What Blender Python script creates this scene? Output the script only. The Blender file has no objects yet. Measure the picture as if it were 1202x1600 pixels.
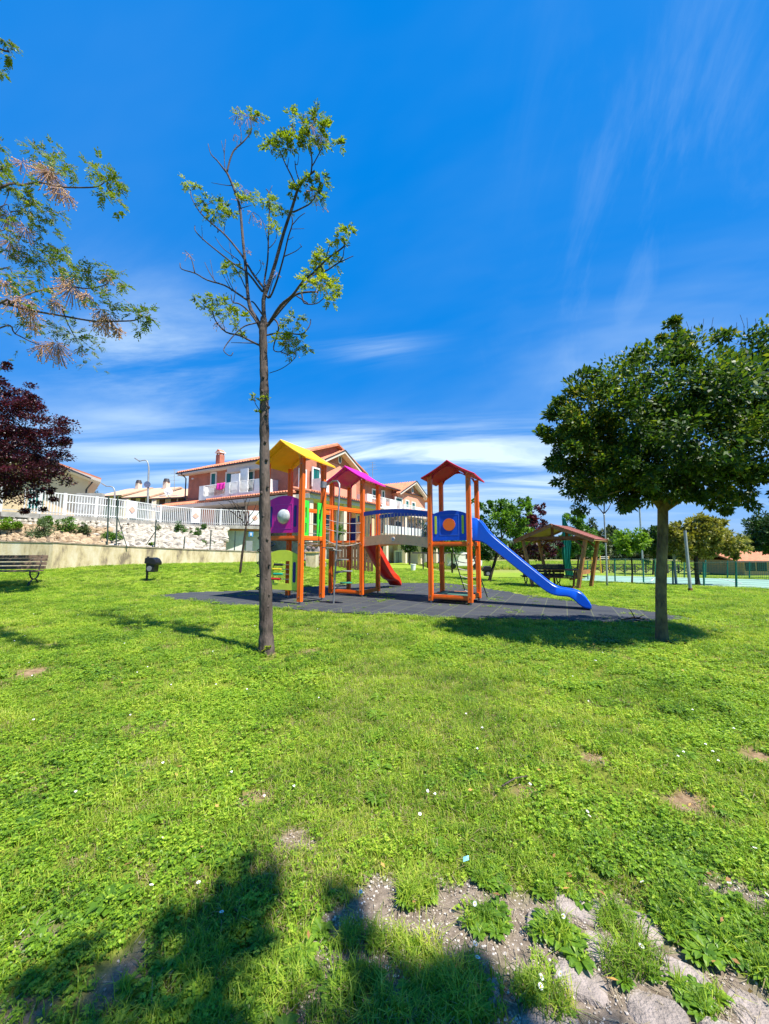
import bpy, math, random
import numpy as np
from mathutils import Matrix, Vector
random.seed(7); RS = np.random.RandomState(11)
R = math.radians; PI = math.pi
S = bpy.context.scene; COL = S.collection
# ------------------------------------------------------------------ camera
F = 600.0; H0 = 1.4; PIT = math.atan(60/600.0)
cd = bpy.data.cameras.new('camera'); cam = bpy.data.objects.new('camera', cd); COL.objects.link(cam)
cd.sensor_fit = 'HORIZONTAL'; cd.sensor_width = 36.0; cd.lens = 36.0*F/1202
cd.clip_start = 0.05; cd.clip_end = 3000
cam.location = (0, 0, H0); cam.rotation_euler = (PI/2+PIT, 0, 0)
S.camera = cam
# ------------------------------------------------------------------ light
SH = Vector((-.79, .61)).normalized()            # the way shadows fall
EL = R(60)
sun = bpy.data.lights.new('sun', 'SUN'); sun.energy = 4.8; sun.angle = R(.53); sun.color = (1, .955, .87)
so = bpy.data.objects.new('sun', sun); COL.objects.link(so)
sd = Vector((-SH.x*math.cos(EL), -SH.y*math.cos(EL), math.sin(EL)))
so.rotation_euler = sd.to_track_quat('Z', 'Y').to_euler()
S.view_settings.view_transform = 'Standard'; S.view_settings.look = 'None'
S.view_settings.exposure = 1.06; S.view_settings.gamma = 1; S.view_settings.use_curve_mapping = False
W = bpy.data.worlds.new('World'); S.world = W; W.use_nodes = True
nt = W.node_tree; nt.nodes.clear()
def N(nt, t, **k):
    n = nt.nodes.new(t)
    for a, b in k.items():
        if a.startswith('i_'):
            n.inputs[a[2:].replace('_', ' ')].default_value = b
        else: setattr(n, a, b)
    return n
def L(nt, a, b): nt.links.new(a, b)
def mth(nt, op, a, b=None, c=None, clamp=False):
    n = nt.nodes.new('ShaderNodeMath'); n.operation = op; n.use_clamp = clamp
    for i, v in enumerate((a, b, c)):
        if v is None: continue
        if isinstance(v, (int, float)): n.inputs[i].default_value = v
        else: nt.links.new(v, n.inputs[i])
    return n.outputs[0]
sky = N(nt, 'ShaderNodeTexSky', sky_type='NISHITA', sun_disc=False, sun_elevation=EL,
        sun_rotation=math.atan2(sd.x, sd.y), altitude=300, air_density=1.0, dust_density=.35, ozone_density=2.2)
hs = N(nt, 'ShaderNodeHueSaturation'); hs.inputs['Saturation'].default_value = 1.45; hs.inputs['Value'].default_value = 1.0
L(nt, sky.outputs[0], hs.inputs['Color'])
tc = N(nt, 'ShaderNodeTexCoord'); sx = N(nt, 'ShaderNodeSeparateXYZ'); L(nt, tc.outputs['Generated'], sx.inputs[0])
X, Y, Z = sx.outputs
zc = mth(nt, 'MAXIMUM', Z, .02)
# clouds live on a flat layer: direction divided by height
cx = mth(nt, 'DIVIDE', X, mth(nt, 'ADD', zc, .10)); cy = mth(nt, 'DIVIDE', Y, mth(nt, 'ADD', zc, .10))
cv = N(nt, 'ShaderNodeCombineXYZ'); L(nt, cx, cv.inputs[0]); L(nt, cy, cv.inputs[1])
def cloud(scale, rot, sc, lo, hi, detail=9, rough=.6, dist=.6):
    m0 = N(nt, 'ShaderNodeMapping'); m0.inputs['Rotation'].default_value = (0, 0, rot); L(nt, cv.outputs[0], m0.inputs[0])
    m = N(nt, 'ShaderNodeMapping'); m.inputs['Scale'].default_value = sc; L(nt, m0.outputs[0], m.inputs[0])
    n = N(nt, 'ShaderNodeTexNoise'); n.inputs['Scale'].default_value = scale; n.inputs['Detail'].default_value = detail
    n.inputs['Roughness'].default_value = rough; n.inputs['Distortion'].default_value = dist
    L(nt, m.outputs[0], n.inputs['Vector'])
    r = N(nt, 'ShaderNodeMapRange', interpolation_type='SMOOTHSTEP'); r.inputs['From Min'].default_value = lo; r.inputs['From Max'].default_value = hi
    L(nt, n.outputs['Fac'], r.inputs['Value']); return r.outputs[0]
def blob(az, el, saz, sel):
    """soft window round a direction (degrees)"""
    A = mth(nt, 'ARCTAN2', X, Y); E = mth(nt, 'ARCSINE', Z)
    a = mth(nt, 'DIVIDE', mth(nt, 'SUBTRACT', A, R(az)), R(saz)); e = mth(nt, 'DIVIDE', mth(nt, 'SUBTRACT', E, R(el)), R(sel))
    q = mth(nt, 'ADD', mth(nt, 'MULTIPLY', a, a), mth(nt, 'MULTIPLY', e, e))
    return mth(nt, 'EXPONENT', mth(nt, 'MULTIPLY', q, -1))
st = cloud(1.1, R(12), (.35, 1.6, 1), .40, .74)                 # long streaks
st2 = cloud(2.6, R(-66), (.30, 1.15, 1), .44, .84, dist=1.6)      # wisps running up to the right
st3 = cloud(1.5, R(6), (.28, 1.1, 1), .36, .78, rough=.55, dist=.8)
hz_ = cloud(.7, R(30), (.6, 1, 1), .35, .75, detail=5)
terms = [mth(nt, 'MULTIPLY', mth(nt, 'MULTIPLY', st, blob(-33, 25, 13, 7)), .75),
         mth(nt, 'MULTIPLY', mth(nt, 'MULTIPLY', st3, blob(3, 13, 27, 4.5)), 2.1),
         mth(nt, 'MULTIPLY', mth(nt, 'MULTIPLY', st3, blob(-30, 11, 30, 5)), .55),
         mth(nt, 'MULTIPLY', mth(nt, 'MULTIPLY', st3, blob(25, 8, 40, 5)), .5),
         mth(nt, 'MULTIPLY', mth(nt, 'MULTIPLY', hz_, blob(34, 24, 16, 7)), .30),
         mth(nt, 'MULTIPLY', blob(0, 0, 80, 12), .28),
         mth(nt, 'MULTIPLY', mth(nt, 'MULTIPLY', st, blob(-3, 29, 9, 2)), .55),
         mth(nt, 'MULTIPLY', mth(nt, 'MULTIPLY', st2, blob(38, 36, 15, 20)), .20),
         mth(nt, 'MULTIPLY', hz_, .05)]
tot = terms[0]
for t_ in terms[1:]: tot = mth(nt, 'ADD', tot, t_)
tot = mth(nt, 'MULTIPLY', tot, 1.0, clamp=True)
ev = N(nt, 'ShaderNodeMix', data_type='RGBA'); ev.inputs['Factor'].default_value = .82; L(nt, hs.outputs[0], ev.inputs['A']); ev.inputs['B'].default_value = (.0, 1.34, 4.5, 1)
mx = N(nt, 'ShaderNodeMix', data_type='RGBA'); L(nt, tot, mx.inputs['Factor']); L(nt, ev.outputs['Result'], mx.inputs['A'])
mx.inputs['B'].default_value = (4.2, 5.25, 5.9, 1)
bg = N(nt, 'ShaderNodeBackground'); bg.inputs['Strength'].default_value = .095
L(nt, mx.outputs['Result'], bg.inputs['Color']); wo = N(nt, 'ShaderNodeOutputWorld'); L(nt, bg.outputs[0], wo.inputs[0])

# ------------------------------------------------------------------ survey helpers (photo measurements -> places)
CP, SP = math.cos(PIT), math.sin(PIT)
def ray(px, py):
    a = (800-py)/F
    return np.array([(px-601)/F, CP-a*SP, SP+a*CP])
def sm(t): t = min(1, max(0, t)); return t*t*(3-2*t)
def gz(x, y):
    l = .65*sm((y-12.5)/8)*sm((.5-x)/6)
    r = -.045*min(max(y-14, 0), 30)*sm((x-2)/6)
    return l+r
def gp(px, py):
    d = ray(px, py); lo, hi = .5, 1.0
    f = lambda t: H0+t*d[2]-gz(t*d[0], t*d[1])
    t = 1.0
    while f(t) > 0 and t < 400: lo = t; t *= 1.02
    hi = t
    for _ in range(40):
        m = (lo+hi)/2
        if f(m) > 0: lo = m
        else: hi = m
    return (d[0]*hi, d[1]*hi, gz(d[0]*hi, d[1]*hi))
def at(px, py, Y): d = ray(px, py); t = Y/d[1]; return (d[0]*t, Y, H0+d[2]*t)
def hz(py, Y): return at(601, py, Y)[2]
def onpl(px, py, P, D):
    """where the sight line meets the upright plane through P along D: (distance along D, height)"""
    d = ray(px, py); M = np.array([[d[0], -D[0]], [d[1], -D[1]]])
    t, s = np.linalg.solve(M, np.array([P[0], P[1]])); return s, H0+d[2]*t
# ------------------------------------------------------------------ materials
MC = {}
def mat(name, col, rough=.6, var=.12, scale=6, bump=.0, bscale=60, spec=.4, metal=0, kind=None, col2=None, stretch=(1, 1, 1), coat=0, dirt=0):
    if name in MC: return MC[name]
    m = bpy.data.materials.new(name); m.use_nodes = True; t = m.node_tree; p = t.nodes['Principled BSDF']
    tc = N(t, 'ShaderNodeTexCoord'); mp = N(t, 'ShaderNodeMapping'); mp.inputs['Scale'].default_value = stretch
    L(t, tc.outputs['Object'], mp.inputs[0])
    n = N(t, 'ShaderNodeTexNoise'); n.inputs['Scale'].default_value = scale; n.inputs['Detail'].default_value = 8; n.inputs['Roughness'].default_value = .65
    L(t, mp.outputs[0], n.inputs['Vector'])
    c2 = col2 or tuple(c*(1-2.2*var) for c in col)
    r = N(t, 'ShaderNodeValToRGB'); r.color_ramp.elements[0].position = .3; r.color_ramp.elements[1].position = .68
    r.color_ramp.elements[0].color = (*c2, 1); r.color_ramp.elements[1].color = (*[min(1, c*(1+var)) for c in col], 1)
    L(t, n.outputs['Fac'], r.inputs[0]); out = r.outputs[0]
    if dirt:
        n2 = N(t, 'ShaderNodeTexNoise'); n2.inputs['Scale'].default_value = 2.3; n2.inputs['Detail'].default_value = 10; n2.inputs['Roughness'].default_value = .75
        L(t, mp.outputs[0], n2.inputs['Vector'])
        mr = N(t, 'ShaderNodeMapRange'); mr.inputs['From Min'].default_value = .5; mr.inputs['From Max'].default_value = .75; mr.inputs['To Max'].default_value = dirt
        L(t, n2.outputs['Fac'], mr.inputs['Value'])
        mm = N(t, 'ShaderNodeMix', data_type='RGBA'); L(t, mr.outputs[0], mm.inputs['Factor']); L(t, out, mm.inputs['A']); mm.inputs['B'].default_value = (.12, .10, .075, 1)
        out = mm.outputs['Result']
    L(t, out, p.inputs['Base Color'])
    rr = N(t, 'ShaderNodeMapRange'); rr.inputs['To Min'].default_value = max(0, rough-.08); rr.inputs['To Max'].default_value = min(1, rough+.12)
    L(t, n.outputs['Fac'], rr.inputs['Value']); L(t, rr.outputs[0], p.inputs['Roughness'])
    p.inputs['Specular IOR Level'].default_value = spec; p.inputs['Metallic'].default_value = metal; p.inputs['Coat Weight'].default_value = coat
    if bump:
        nb = N(t, 'ShaderNodeTexNoise'); nb.inputs['Scale'].default_value = bscale; nb.inputs['Detail'].default_value = 6
        L(t, mp.outputs[0], nb.inputs['Vector'])
        b = N(t, 'ShaderNodeBump'); b.inputs['Strength'].default_value = bump; b.inputs['Distance'].default_value = .02
        L(t, nb.outputs['Fac'], b.inputs['Height']); L(t, b.outputs[0], p.inputs['Normal'])
    MC[name] = m; return m
def leafmat(name, cols, trans=.35, rough=.5, inst=False, spec=.35):
    """leaf colours vary from leaf to leaf"""
    if name in MC: return MC[name]
    m = bpy.data.materials.new(name); m.use_nodes = True; t = m.node_tree; p = t.nodes['Principled BSDF']
    if inst:
        oi = N(t, 'ShaderNodeObjectInfo'); g = N(t, 'ShaderNodeNewGeometry')
        nz = N(t, 'ShaderNodeTexNoise'); nz.inputs['Scale'].default_value = .9; nz.inputs['Detail'].default_value = 5; nz.inputs['Roughness'].default_value = .65; L(t, oi.outputs['Location'], nz.inputs['Vector'])
        f = mth(t, 'ADD', mth(t, 'ADD', mth(t, 'MULTIPLY', oi.outputs['Random'], .42), mth(t, 'MULTIPLY', g.outputs['Random Per Island'], .36)), mth(t, 'MULTIPLY', mth(t, 'SUBTRACT', nz.outputs['Fac'], .38), 1.15))
    else:
        g = N(t, 'ShaderNodeNewGeometry'); tc = N(t, 'ShaderNodeTexCoord'); n = N(t, 'ShaderNodeTexNoise'); n.inputs['Scale'].default_value = 1.1; n.inputs['Detail'].default_value = 3
        L(t, tc.outputs['Object'], n.inputs['Vector'])
        f = mth(t, 'ADD', mth(t, 'MULTIPLY', g.outputs['Random Per Island'], .55), mth(t, 'MULTIPLY', mth(t, 'SUBTRACT', n.outputs['Fac'], .28), 1.0))
    r = N(t, 'ShaderNodeValToRGB'); e = r.color_ramp.elements
    e[0].position = .12; e[1].position = .95; e[0].color = (*cols[0], 1); e[1].color = (*cols[-1], 1)
    for i, c in enumerate(cols[1:-1]):
        q = e.new(.12+.83*(i+1)/(len(cols)-1)); q.color = (*c, 1)
    L(t, f, r.inputs[0]); L(t, r.outputs[0], p.inputs['Base Color']); p.inputs['Roughness'].default_value = rough; p.inputs['Specular IOR Level'].default_value = spec
    tr = N(t, 'ShaderNodeBsdfTranslucent'); gm = N(t, 'ShaderNodeMix', data_type='RGBA', blend_type='MULTIPLY'); gm.inputs['Factor'].default_value = 1
    L(t, r.outputs[0], gm.inputs['A']); gm.inputs['B'].default_value = (1.5, 1.5, .7, 1); L(t, gm.outputs['Result'], tr.inputs['Color'])
    mxs = N(t, 'ShaderNodeMixShader'); mxs.inputs[0].default_value = trans
    L(t, p.outputs[0], mxs.inputs[1]); L(t, tr.outputs[0], mxs.inputs[2]); L(t, mxs.outputs[0], t.nodes['Material Output'].inputs[0])
    MC[name] = m; return m
# ------------------------------------------------------------------ objects
ROOT = {}
def tag(o, label=None, cat=None, group=None, kind=None):
    if label: o['label'] = label
    if cat: o['category'] = cat
    if group: o['group'] = group
    if kind: o['kind'] = kind
    return o
def thing(name, label, cat, loc=(0, 0, 0), rz=0, group=None):
    o = bpy.data.objects.new(name, None); COL.objects.link(o); o.empty_display_size = .2
    o.location = loc; o.rotation_euler = (0, 0, rz); ROOT[o.name] = (Matrix.Translation(loc) @ Matrix.Rotation(rz, 4, 'Z')).inverted()
    return tag(o, label, cat, group)
def link(name, me, parent=None, m=None, kind=None):
    o = bpy.data.objects.new(name, me); COL.objects.link(o)
    if m is not None and len(me.materials) == 0: me.materials.append(m)
    if parent is not None:
        o.parent = parent; ROOT[o.name] = ROOT.get(parent.name, Matrix())
    if kind: o['kind'] = kind
    return o
class MB:
    def __init__(s): s.v = []; s.f = []
    def add(s, vs, fs):
        b = len(s.v); s.v += [tuple(v) for v in vs]; s.f += [tuple(i+b for i in f) for f in fs]; return s
    def box(s, c, d, M=None):
        vs = [Vector((x*d[0]/2, y*d[1]/2, z*d[2]/2)) for x in (-1, 1) for y in (-1, 1) for z in (-1, 1)]
        if M is not None: vs = [M @ v for v in vs]
        c = Vector(c)
        return s.add([v+c for v in vs], [(0, 1, 3, 2), (4, 6, 7, 5), (0, 4, 5, 1), (2, 3, 7, 6), (0, 2, 6, 4), (1, 5, 7, 3)])
    def rbox(s, c, d, rz): return s.box(c, d, Matrix.Rotation(rz, 3, 'Z'))
    def beam(s, p, q, w, h, up=(0, 0, 1)):
        p, q = Vector(p), Vector(q); t = (q-p).normalized(); up = Vector(up)
        if abs(t.dot(up)) > .98: up = Vector((0, 1, 0))
        a = t.cross(up).normalized(); b = a.cross(t)
        vs = [e+a*i*w/2+b*j*h/2 for e in (p, q) for i, j in ((-1, -1), (1, -1), (1, 1), (-1, 1))]
        return s.add(vs, [(3, 2, 1, 0), (4, 5, 6, 7), (0, 1, 5, 4), (1, 2, 6, 5), (2, 3, 7, 6), (3, 0, 4, 7)])
    def tube(s, pts, rad, n=8, cap=True):
        pts = [Vector(p) for p in pts]
        if isinstance(rad, (int, float)): rad = [rad]*len(pts)
        T = [(pts[min(i+1, len(pts)-1)]-pts[max(i-1, 0)]).normalized() for i in range(len(pts))]
        a = T[0].orthogonal().normalized(); vs = []
        for i, p in enumerate(pts):
            a = (a-T[i]*a.dot(T[i])).normalized(); b = T[i].cross(a)
            vs += [p+(a*math.cos(2*PI*k/n)+b*math.sin(2*PI*k/n))*rad[i] for k in range(n)]
        fs = [(i*n+k, i*n+(k+1) % n, (i+1)*n+(k+1) % n, (i+1)*n+k) for i in range(len(pts)-1) for k in range(n)]
        if cap: fs += [tuple(range(n-1, -1, -1)), tuple((len(pts)-1)*n+k for k in range(n))]
        return s.add(vs, fs)
    def prism(s, poly, z0, z1, P=lambda x, y, z: (x, y, z)):
        n = len(poly); vs = [P(x, y, z0) for x, y in poly]+[P(x, y, z1) for x, y in poly]
        return s.add(vs, [tuple(range(n-1, -1, -1)), tuple(range(n, 2*n))]+[(i, (i+1) % n, n+(i+1) % n, n+i) for i in range(n)])
    def ball(s, c, r, n=6, m=4, sq=(1, 1, 1)):
        vs = [(c[0], c[1], c[2]-r*sq[2])]; fs = []
        for i in range(1, m):
            a = -PI/2+PI*i/m
            vs += [(c[0]+r*sq[0]*math.cos(a)*math.cos(2*PI*k/n), c[1]+r*sq[1]*math.cos(a)*math.sin(2*PI*k/n), c[2]+r*sq[2]*math.sin(a)) for k in range(n)]
        vs.append((c[0], c[1], c[2]+r*sq[2])); top = len(vs)-1
        for k in range(n):
            fs.append((0, 1+(k+1) % n, 1+k)); fs.append((top, 1+(m-2)*n+k, 1+(m-2)*n+(k+1) % n))
            for i in range(m-2): fs.append((1+i*n+k, 1+i*n+(k+1) % n, 1+(i+1)*n+(k+1) % n, 1+(i+1)*n+k))
        return s.add(vs, fs)
    def build(s, name, m, parent=None, smooth=False, bevel=0, kind=None, label=None, local=False):
        me = bpy.data.meshes.new(name)
        Mi = ROOT.get(parent.name) if parent is not None else None
        vs = s.v if (Mi is None or local) else [tuple(Mi @ Vector(v)) for v in s.v]
        me.from_pydata(vs, [], s.f); me.update()
        if smooth:
            me.polygons.foreach_set('use_smooth', [True]*len(me.polygons))
        o = link(name, me, parent, m, kind)
        if smooth == 'auto': me.set_sharp_from_angle(angle=R(40))
        if bevel:
            b = o.modifiers.new('bevel', 'BEVEL'); b.width = bevel; b.segments = 2; b.limit_method = 'ANGLE'
        if label: o['label'] = label
        return o
def npmesh(name, V, k, parent=None, m=None, kind=None, smooth=False):
    """V: (n*k,3) verts, each run of k verts is one polygon"""
    V = np.asarray(V, dtype=np.float32).reshape(-1, 3)
    if parent is not None and parent.name in ROOT:
        A = np.array(ROOT[parent.name]); V = V @ A[:3, :3].T+A[:3, 3]
    n = len(V)//k; me = bpy.data.meshes.new(name); me.vertices.add(len(V)); me.vertices.foreach_set('co', V.astype(np.float32).ravel())
    me.loops.add(n*k); me.loops.foreach_set('vertex_index', np.arange(n*k, dtype=np.int32))
    me.polygons.add(n); me.polygons.foreach_set('loop_start', np.arange(n, dtype=np.int32)*k)
    try: me.polygons.foreach_set('loop_total', np.full(n, k, dtype=np.int32))
    except Exception: pass
    me.update(calc_edges=True)
    return link(name, me, parent, m, kind)
def copy_tree(o, parent=None, name=None):
    c = o.copy(); COL.objects.link(c)
    if parent is not None: c.parent = parent
    for ch in [x for x in o.children]: copy_tree(ch, c)
    return c
def unit(a): return a/np.maximum(1e-9, np.linalg.norm(a, axis=-1, keepdims=True))
def leafquads(C, D, Nn, ln, wd):
    """diamond leaves: base C, direction D, normal Nn"""
    D = unit(D); Sd = unit(np.cross(D, Nn)); Up = unit(np.cross(Sd, D)); ln = np.asarray(ln)[:, None]; wd = np.asarray(wd)[:, None]
    b = C; t = C+D*ln; l = C+D*ln*.45+Sd*wd/2+Up*wd*.12; r = C+D*ln*.45-Sd*wd/2+Up*wd*.12
    return np.stack([b, r, t, l], 1).reshape(-1, 3)
# shared materials
M_bark = mat('bark_grey', (.12, .093, .078), .9, .38, 9, 1, 34, stretch=(1, 1, .25), spec=.15)
M_bark2 = mat('bark_mossy', (.20, .155, .065), .9, .4, 9, 1, 34, col2=(.06, .045, .032), stretch=(1, 1, .5), spec=.15)
M_bark3 = mat('bark_dark', (.06, .045, .035), .9, .3, 6, .5, 20, spec=.1)
M_orange = mat('orange_paint', (.92, .16, .008), .42, .08, 3.5, .12, 40, stretch=(1, 1, .3), dirt=.22)
M_yellow = mat('yellow_plastic', (.92, .43, .004), .45, .05, 3, dirt=.05)
M_magenta = mat('magenta_plastic', (.64, .010, .30), .42, .06, 3, dirt=.03)
M_red = mat('red_roof_plastic', (.50, .003, .035), .6, .05, 3)
M_blue = mat('blue_plastic', (.004, .085, .62), .36, .1, 3, dirt=.05)
M_slide = mat('blue_slide_plastic', (.003, .11, .72), .32, .06, 2.5, coat=.2, dirt=.08)
M_redslide = mat('red_slide_plastic', (.66, .022, .008), .3, .08, 2.5, coat=.3)
M_navy = mat('navy_plastic', (.012, .016, .17), .4, .08, 3)
M_lime = mat('lime_plastic', (.74, .80, .06), .45, .06, 3, dirt=.08)
M_green = mat('bright_green_plastic', (.05, .70, .05), .42, .06, 3, dirt=.05)
M_beige = mat('beige_plywood', (.90, .52, .27), .6, .06, 4, .05, dirt=.12)
M_steel = mat('galvanised_steel', (.34, .34, .33), .38, .12, 8, .05, metal=.7)
M_wood = mat('weathered_wood', (.22, .15, .11), .8, .3, 5, .4, 40, stretch=(1, 6, 6), spec=.2)
M_brown = mat('brown_wood', (.21, .085, .035), .65, .25, 5, .25, 30, stretch=(1, 1, 1), spec=.3)
M_plank = mat('pale_wood_plank', (.46, .31, .14), .7, .15, 6, .2, 40)
M_black = mat('black_plastic', (.012, .012, .014), .38, .2, 5)
M_rope = mat('dark_rope', (.03, .03, .035), .8, .2, 30)
M_white = mat('white_paint', (.74, .74, .72), .5, .06, 5, dirt=.12)
M_conc = mat('concrete', (.38, .36, .32), .9, .22, 3, .3, 40, dirt=.35)
M_tgreen = mat('teal_green_metal', (.01, .16, .11), .45, .1, 5)
exec_later = []
# ------------------------------------------------------------------ ground
def rings(*seg):
    out = []
    for a, b, st in seg: out += list(np.arange(a, b-1e-6, st))
    return out+[seg[-1][1]]
xs = rings((-700, -120, 60), (-120, -40, 8), (-40, -14, 1.2), (-14, -4, .3), (-4, 4, .06), (4, 14, .3), (14, 40, 1.2), (40, 120, 8), (120, 700, 60))
ys = rings((-40, -6, 3), (-6, 1, .4), (1, 4.5, .05), (4.5, 9, .15), (9, 18, .4), (18, 60, 1.2), (60, 160, 8), (160, 1200, 60))
PATCH = [(gp(45, 1050), .22), (gp(62, 1468), .09), (gp(185, 1530), .11), (gp(398, 1247), .13), (gp(465, 1313), .11), (gp(1072, 1249), .12),
         (gp(480, 1018), .12), (gp(80, 1008), .15), (gp(820, 1236), .09), (gp(1160, 1400), .16), (gp(1190, 1185), .2), (gp(600, 1400), .12), (gp(20, 1590), .12), (gp(930, 1185), .08), (gp(1035, 1004), .14), (gp(417, 1022), .1)]
def vnoise(x, y, s, seed=0):
    x = x*s; y = y*s; xi = np.floor(x); yi = np.floor(y); fx = x-xi; fy = y-yi; fx = fx*fx*(3-2*fx); fy = fy*fy*(3-2*fy)
    def h(a, b): v = np.sin(a*127.1+b*311.7+seed*74.7)*43758.5453; return v-np.floor(v)
    return (h(xi, yi)*(1-fx)+h(xi+1, yi)*fx)*(1-fy)+(h(xi, yi+1)*(1-fx)+h(xi+1, yi+1)*fx)*fy
def fbm(x, y, s, seed=0): return .5*vnoise(x, y, s, seed)+.3*vnoise(x, y, s*2.3, seed+1)+.2*vnoise(x, y, s*5.1, seed+2)
# worn path of sunken stones, bottom right of the view
PTH = [gp(470, 1440), gp(560, 1395), gp(640, 1378), gp(740, 1376), gp(860, 1386), gp(960, 1405), gp(1060, 1470), gp(1202, 1545), (1.9, 1.2, 0), (1.9, .6, 0), (-.4, .6, 0), (-.35, 1.35, 0)]
def inpoly(x, y, poly):
    x = np.asarray(x, float); y = np.asarray(y, float); ins = np.zeros(x.shape, bool); n = len(poly)
    for i in range(n):
        x1, y1 = poly[i][:2]; x2, y2 = poly[(i+1) % n][:2]
        if y1 == y2: continue
        c = ((y1 > y) != (y2 > y)) & (x < (x2-x1)*(y-y1)/(y2-y1)+x1); ins ^= c
    return ins
def bare(x, y):
    x = np.asarray(x, float); y = np.asarray(y, float); b = np.zeros(x.shape)
    wob = (fbm(x, y, 4, 3)-.5)+(fbm(x, y, 14, 9)-.5)*.9
    for (p, r) in PATCH:
        d = np.sqrt((x-p[0])**2+((y-p[1])*1.15)**2)/r+wob*1.1
        b = np.maximum(b, np.clip(1.6-1.3*d, 0, 1))
    ip = inpoly(x+wob*.18, y+wob*.14, PTH)
    b = np.maximum(b, ip*np.clip(3.0-3.2*fbm(x+9, y+4, 5.0, 7), 0, 1))
    return b
MATP = [gp(*p) for p in [(240, 931), (300, 926), (370, 924), (440, 921), (520, 915), (600, 911), (700, 912), (770, 921), (850, 934), (930, 946), (1010, 954), (1082, 968),
                         (1040, 972), (960, 974), (860, 971), (760, 968), (690, 966), (600, 962), (520, 958), (450, 952), (400, 948), (330, 942), (270, 937)]]
gx, gy = np.meshgrid(xs, ys); Gz = np.vectorize(gz)(gx, gy)
near = np.clip((7-gy)/3, 0, 1)*np.clip((6-np.abs(gx))/2, 0, 1)*(gy > -3)
Gz = Gz+near*((fbm(gx, gy, 3.0, 5)-.5)*.045+(fbm(gx, gy, 11.0, 6)-.5)*.02)
Gz -= .5*inpoly(gx, gy, MATP)*0
bv = bare(gx, gy)
nx, ny = len(xs), len(ys); me = bpy.data.meshes.new('ground')
idx = np.arange(nx*ny).reshape(ny, nx); qd = np.stack([idx[:-1, :-1], idx[:-1, 1:], idx[1:, 1:], idx[1:, :-1]], -1).reshape(-1, 4)
me.from_pydata(np.stack([gx, gy, Gz], -1).reshape(-1, 3).tolist(), [], qd.tolist()); me.polygons.foreach_set('use_smooth', [True]*len(me.polygons))
at_ = me.attributes.new('bare', 'FLOAT', 'POINT'); at_.data.foreach_set('value', bv.ravel().astype(np.float32))
def ground_mat():
    m = bpy.data.materials.new('lawn_soil'); m.use_nodes = True; t = m.node_tree; p = t.nodes['Principled BSDF']
    tc = N(t, 'ShaderNodeTexCoord')
    def noi(s, d=8, r=.6):
        n = N(t, 'ShaderNodeTexNoise'); n.inputs['Scale'].default_value = s; n.inputs['Detail'].default_value = d; n.inputs['Roughness'].default_value = r
        L(t, tc.outputs['Object'], n.inputs['Vector']); return n.outputs['Fac']
    def ramp(f, *cs):
        r = N(t, 'ShaderNodeValToRGB'); e = r.color_ramp.elements; e[0].position = cs[0][0]; e[0].color = (*cs[0][1], 1); e[1].position = cs[-1][0]; e[1].color = (*cs[-1][1], 1)
        for q in cs[1:-1]: w = e.new(q[0]); w.color = (*q[1], 1)
        L(t, f, r.inputs[0]); return r.outputs[0]
    def mix(f, a, b):
        q = N(t, 'ShaderNodeMix', data_type='RGBA')
        if isinstance(f, float): q.inputs['Factor'].default_value = f
        else: L(t, f, q.inputs['Factor'])
        for k, v in (('A', a), ('B', b)):
            if isinstance(v, tuple): q.inputs[k].default_value = (*v, 1)
            else: L(t, v, q.inputs[k])
        return q.outputs['Result']
    g = ramp(noi(16, 10, .75), (.3, (.11, .18, .014)), (.5, (.20, .31, .024)), (.7, (.29, .39, .045)))
    g2 = ramp(noi(.25, 6), (.35, (.15, .23, .02)), (.65, (.29, .30, .05)))
    gr = mix(.4, g, g2)
    sx = N(t, 'ShaderNodeSeparateXYZ'); L(t, tc.outputs['Object'], sx.inputs[0])
    # meadow of dry grass beyond the park
    far = N(t, 'ShaderNodeMapRange'); far.inputs['From Min'].default_value = 46; far.inputs['From Max'].default_value = 56; L(t, sx.outputs[1], far.inputs['Value'])
    mead = ramp(noi(.12, 8, .7), (.3, (.12, .15, .04)), (.55, (.27, .25, .09)), (.75, (.33, .27, .13)))
    gr = mix(far.outputs[0], gr, mead)
    soil = ramp(noi(26, 12, .8), (.36, (.11, .085, .06)), (.55, (.24, .19, .145)), (.75, (.40, .34, .28)))
    red = ramp(noi(20, 8), (.3, (.15, .09, .05)), (.7, (.36, .25, .15)))
    fx = N(t, 'ShaderNodeMapRange'); fx.inputs['From Min'].default_value = 1.9; fx.inputs['From Max'].default_value = 2.3; L(t, sx.outputs[1], fx.inputs['Value'])
    soil = mix(fx.outputs[0], soil, red)
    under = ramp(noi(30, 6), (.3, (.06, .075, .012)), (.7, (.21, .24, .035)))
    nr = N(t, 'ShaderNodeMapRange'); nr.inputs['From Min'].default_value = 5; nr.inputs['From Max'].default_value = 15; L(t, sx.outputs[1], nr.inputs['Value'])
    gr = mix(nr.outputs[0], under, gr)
    ba = N(t, 'ShaderNodeAttribute'); ba.attribute_name = 'bare'
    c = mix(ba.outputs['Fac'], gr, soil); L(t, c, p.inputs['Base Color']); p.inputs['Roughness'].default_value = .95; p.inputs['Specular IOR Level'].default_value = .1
    b = N(t, 'ShaderNodeBump'); b.inputs['Strength'].default_value = .8; b.inputs['Distance'].default_value = .012; L(t, noi(45, 8, .75), b.inputs['Height']); L(t, b.outputs[0], p.inputs['Normal'])
    return m
gnd = link('ground', me, None, ground_mat(), 'structure')
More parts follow.
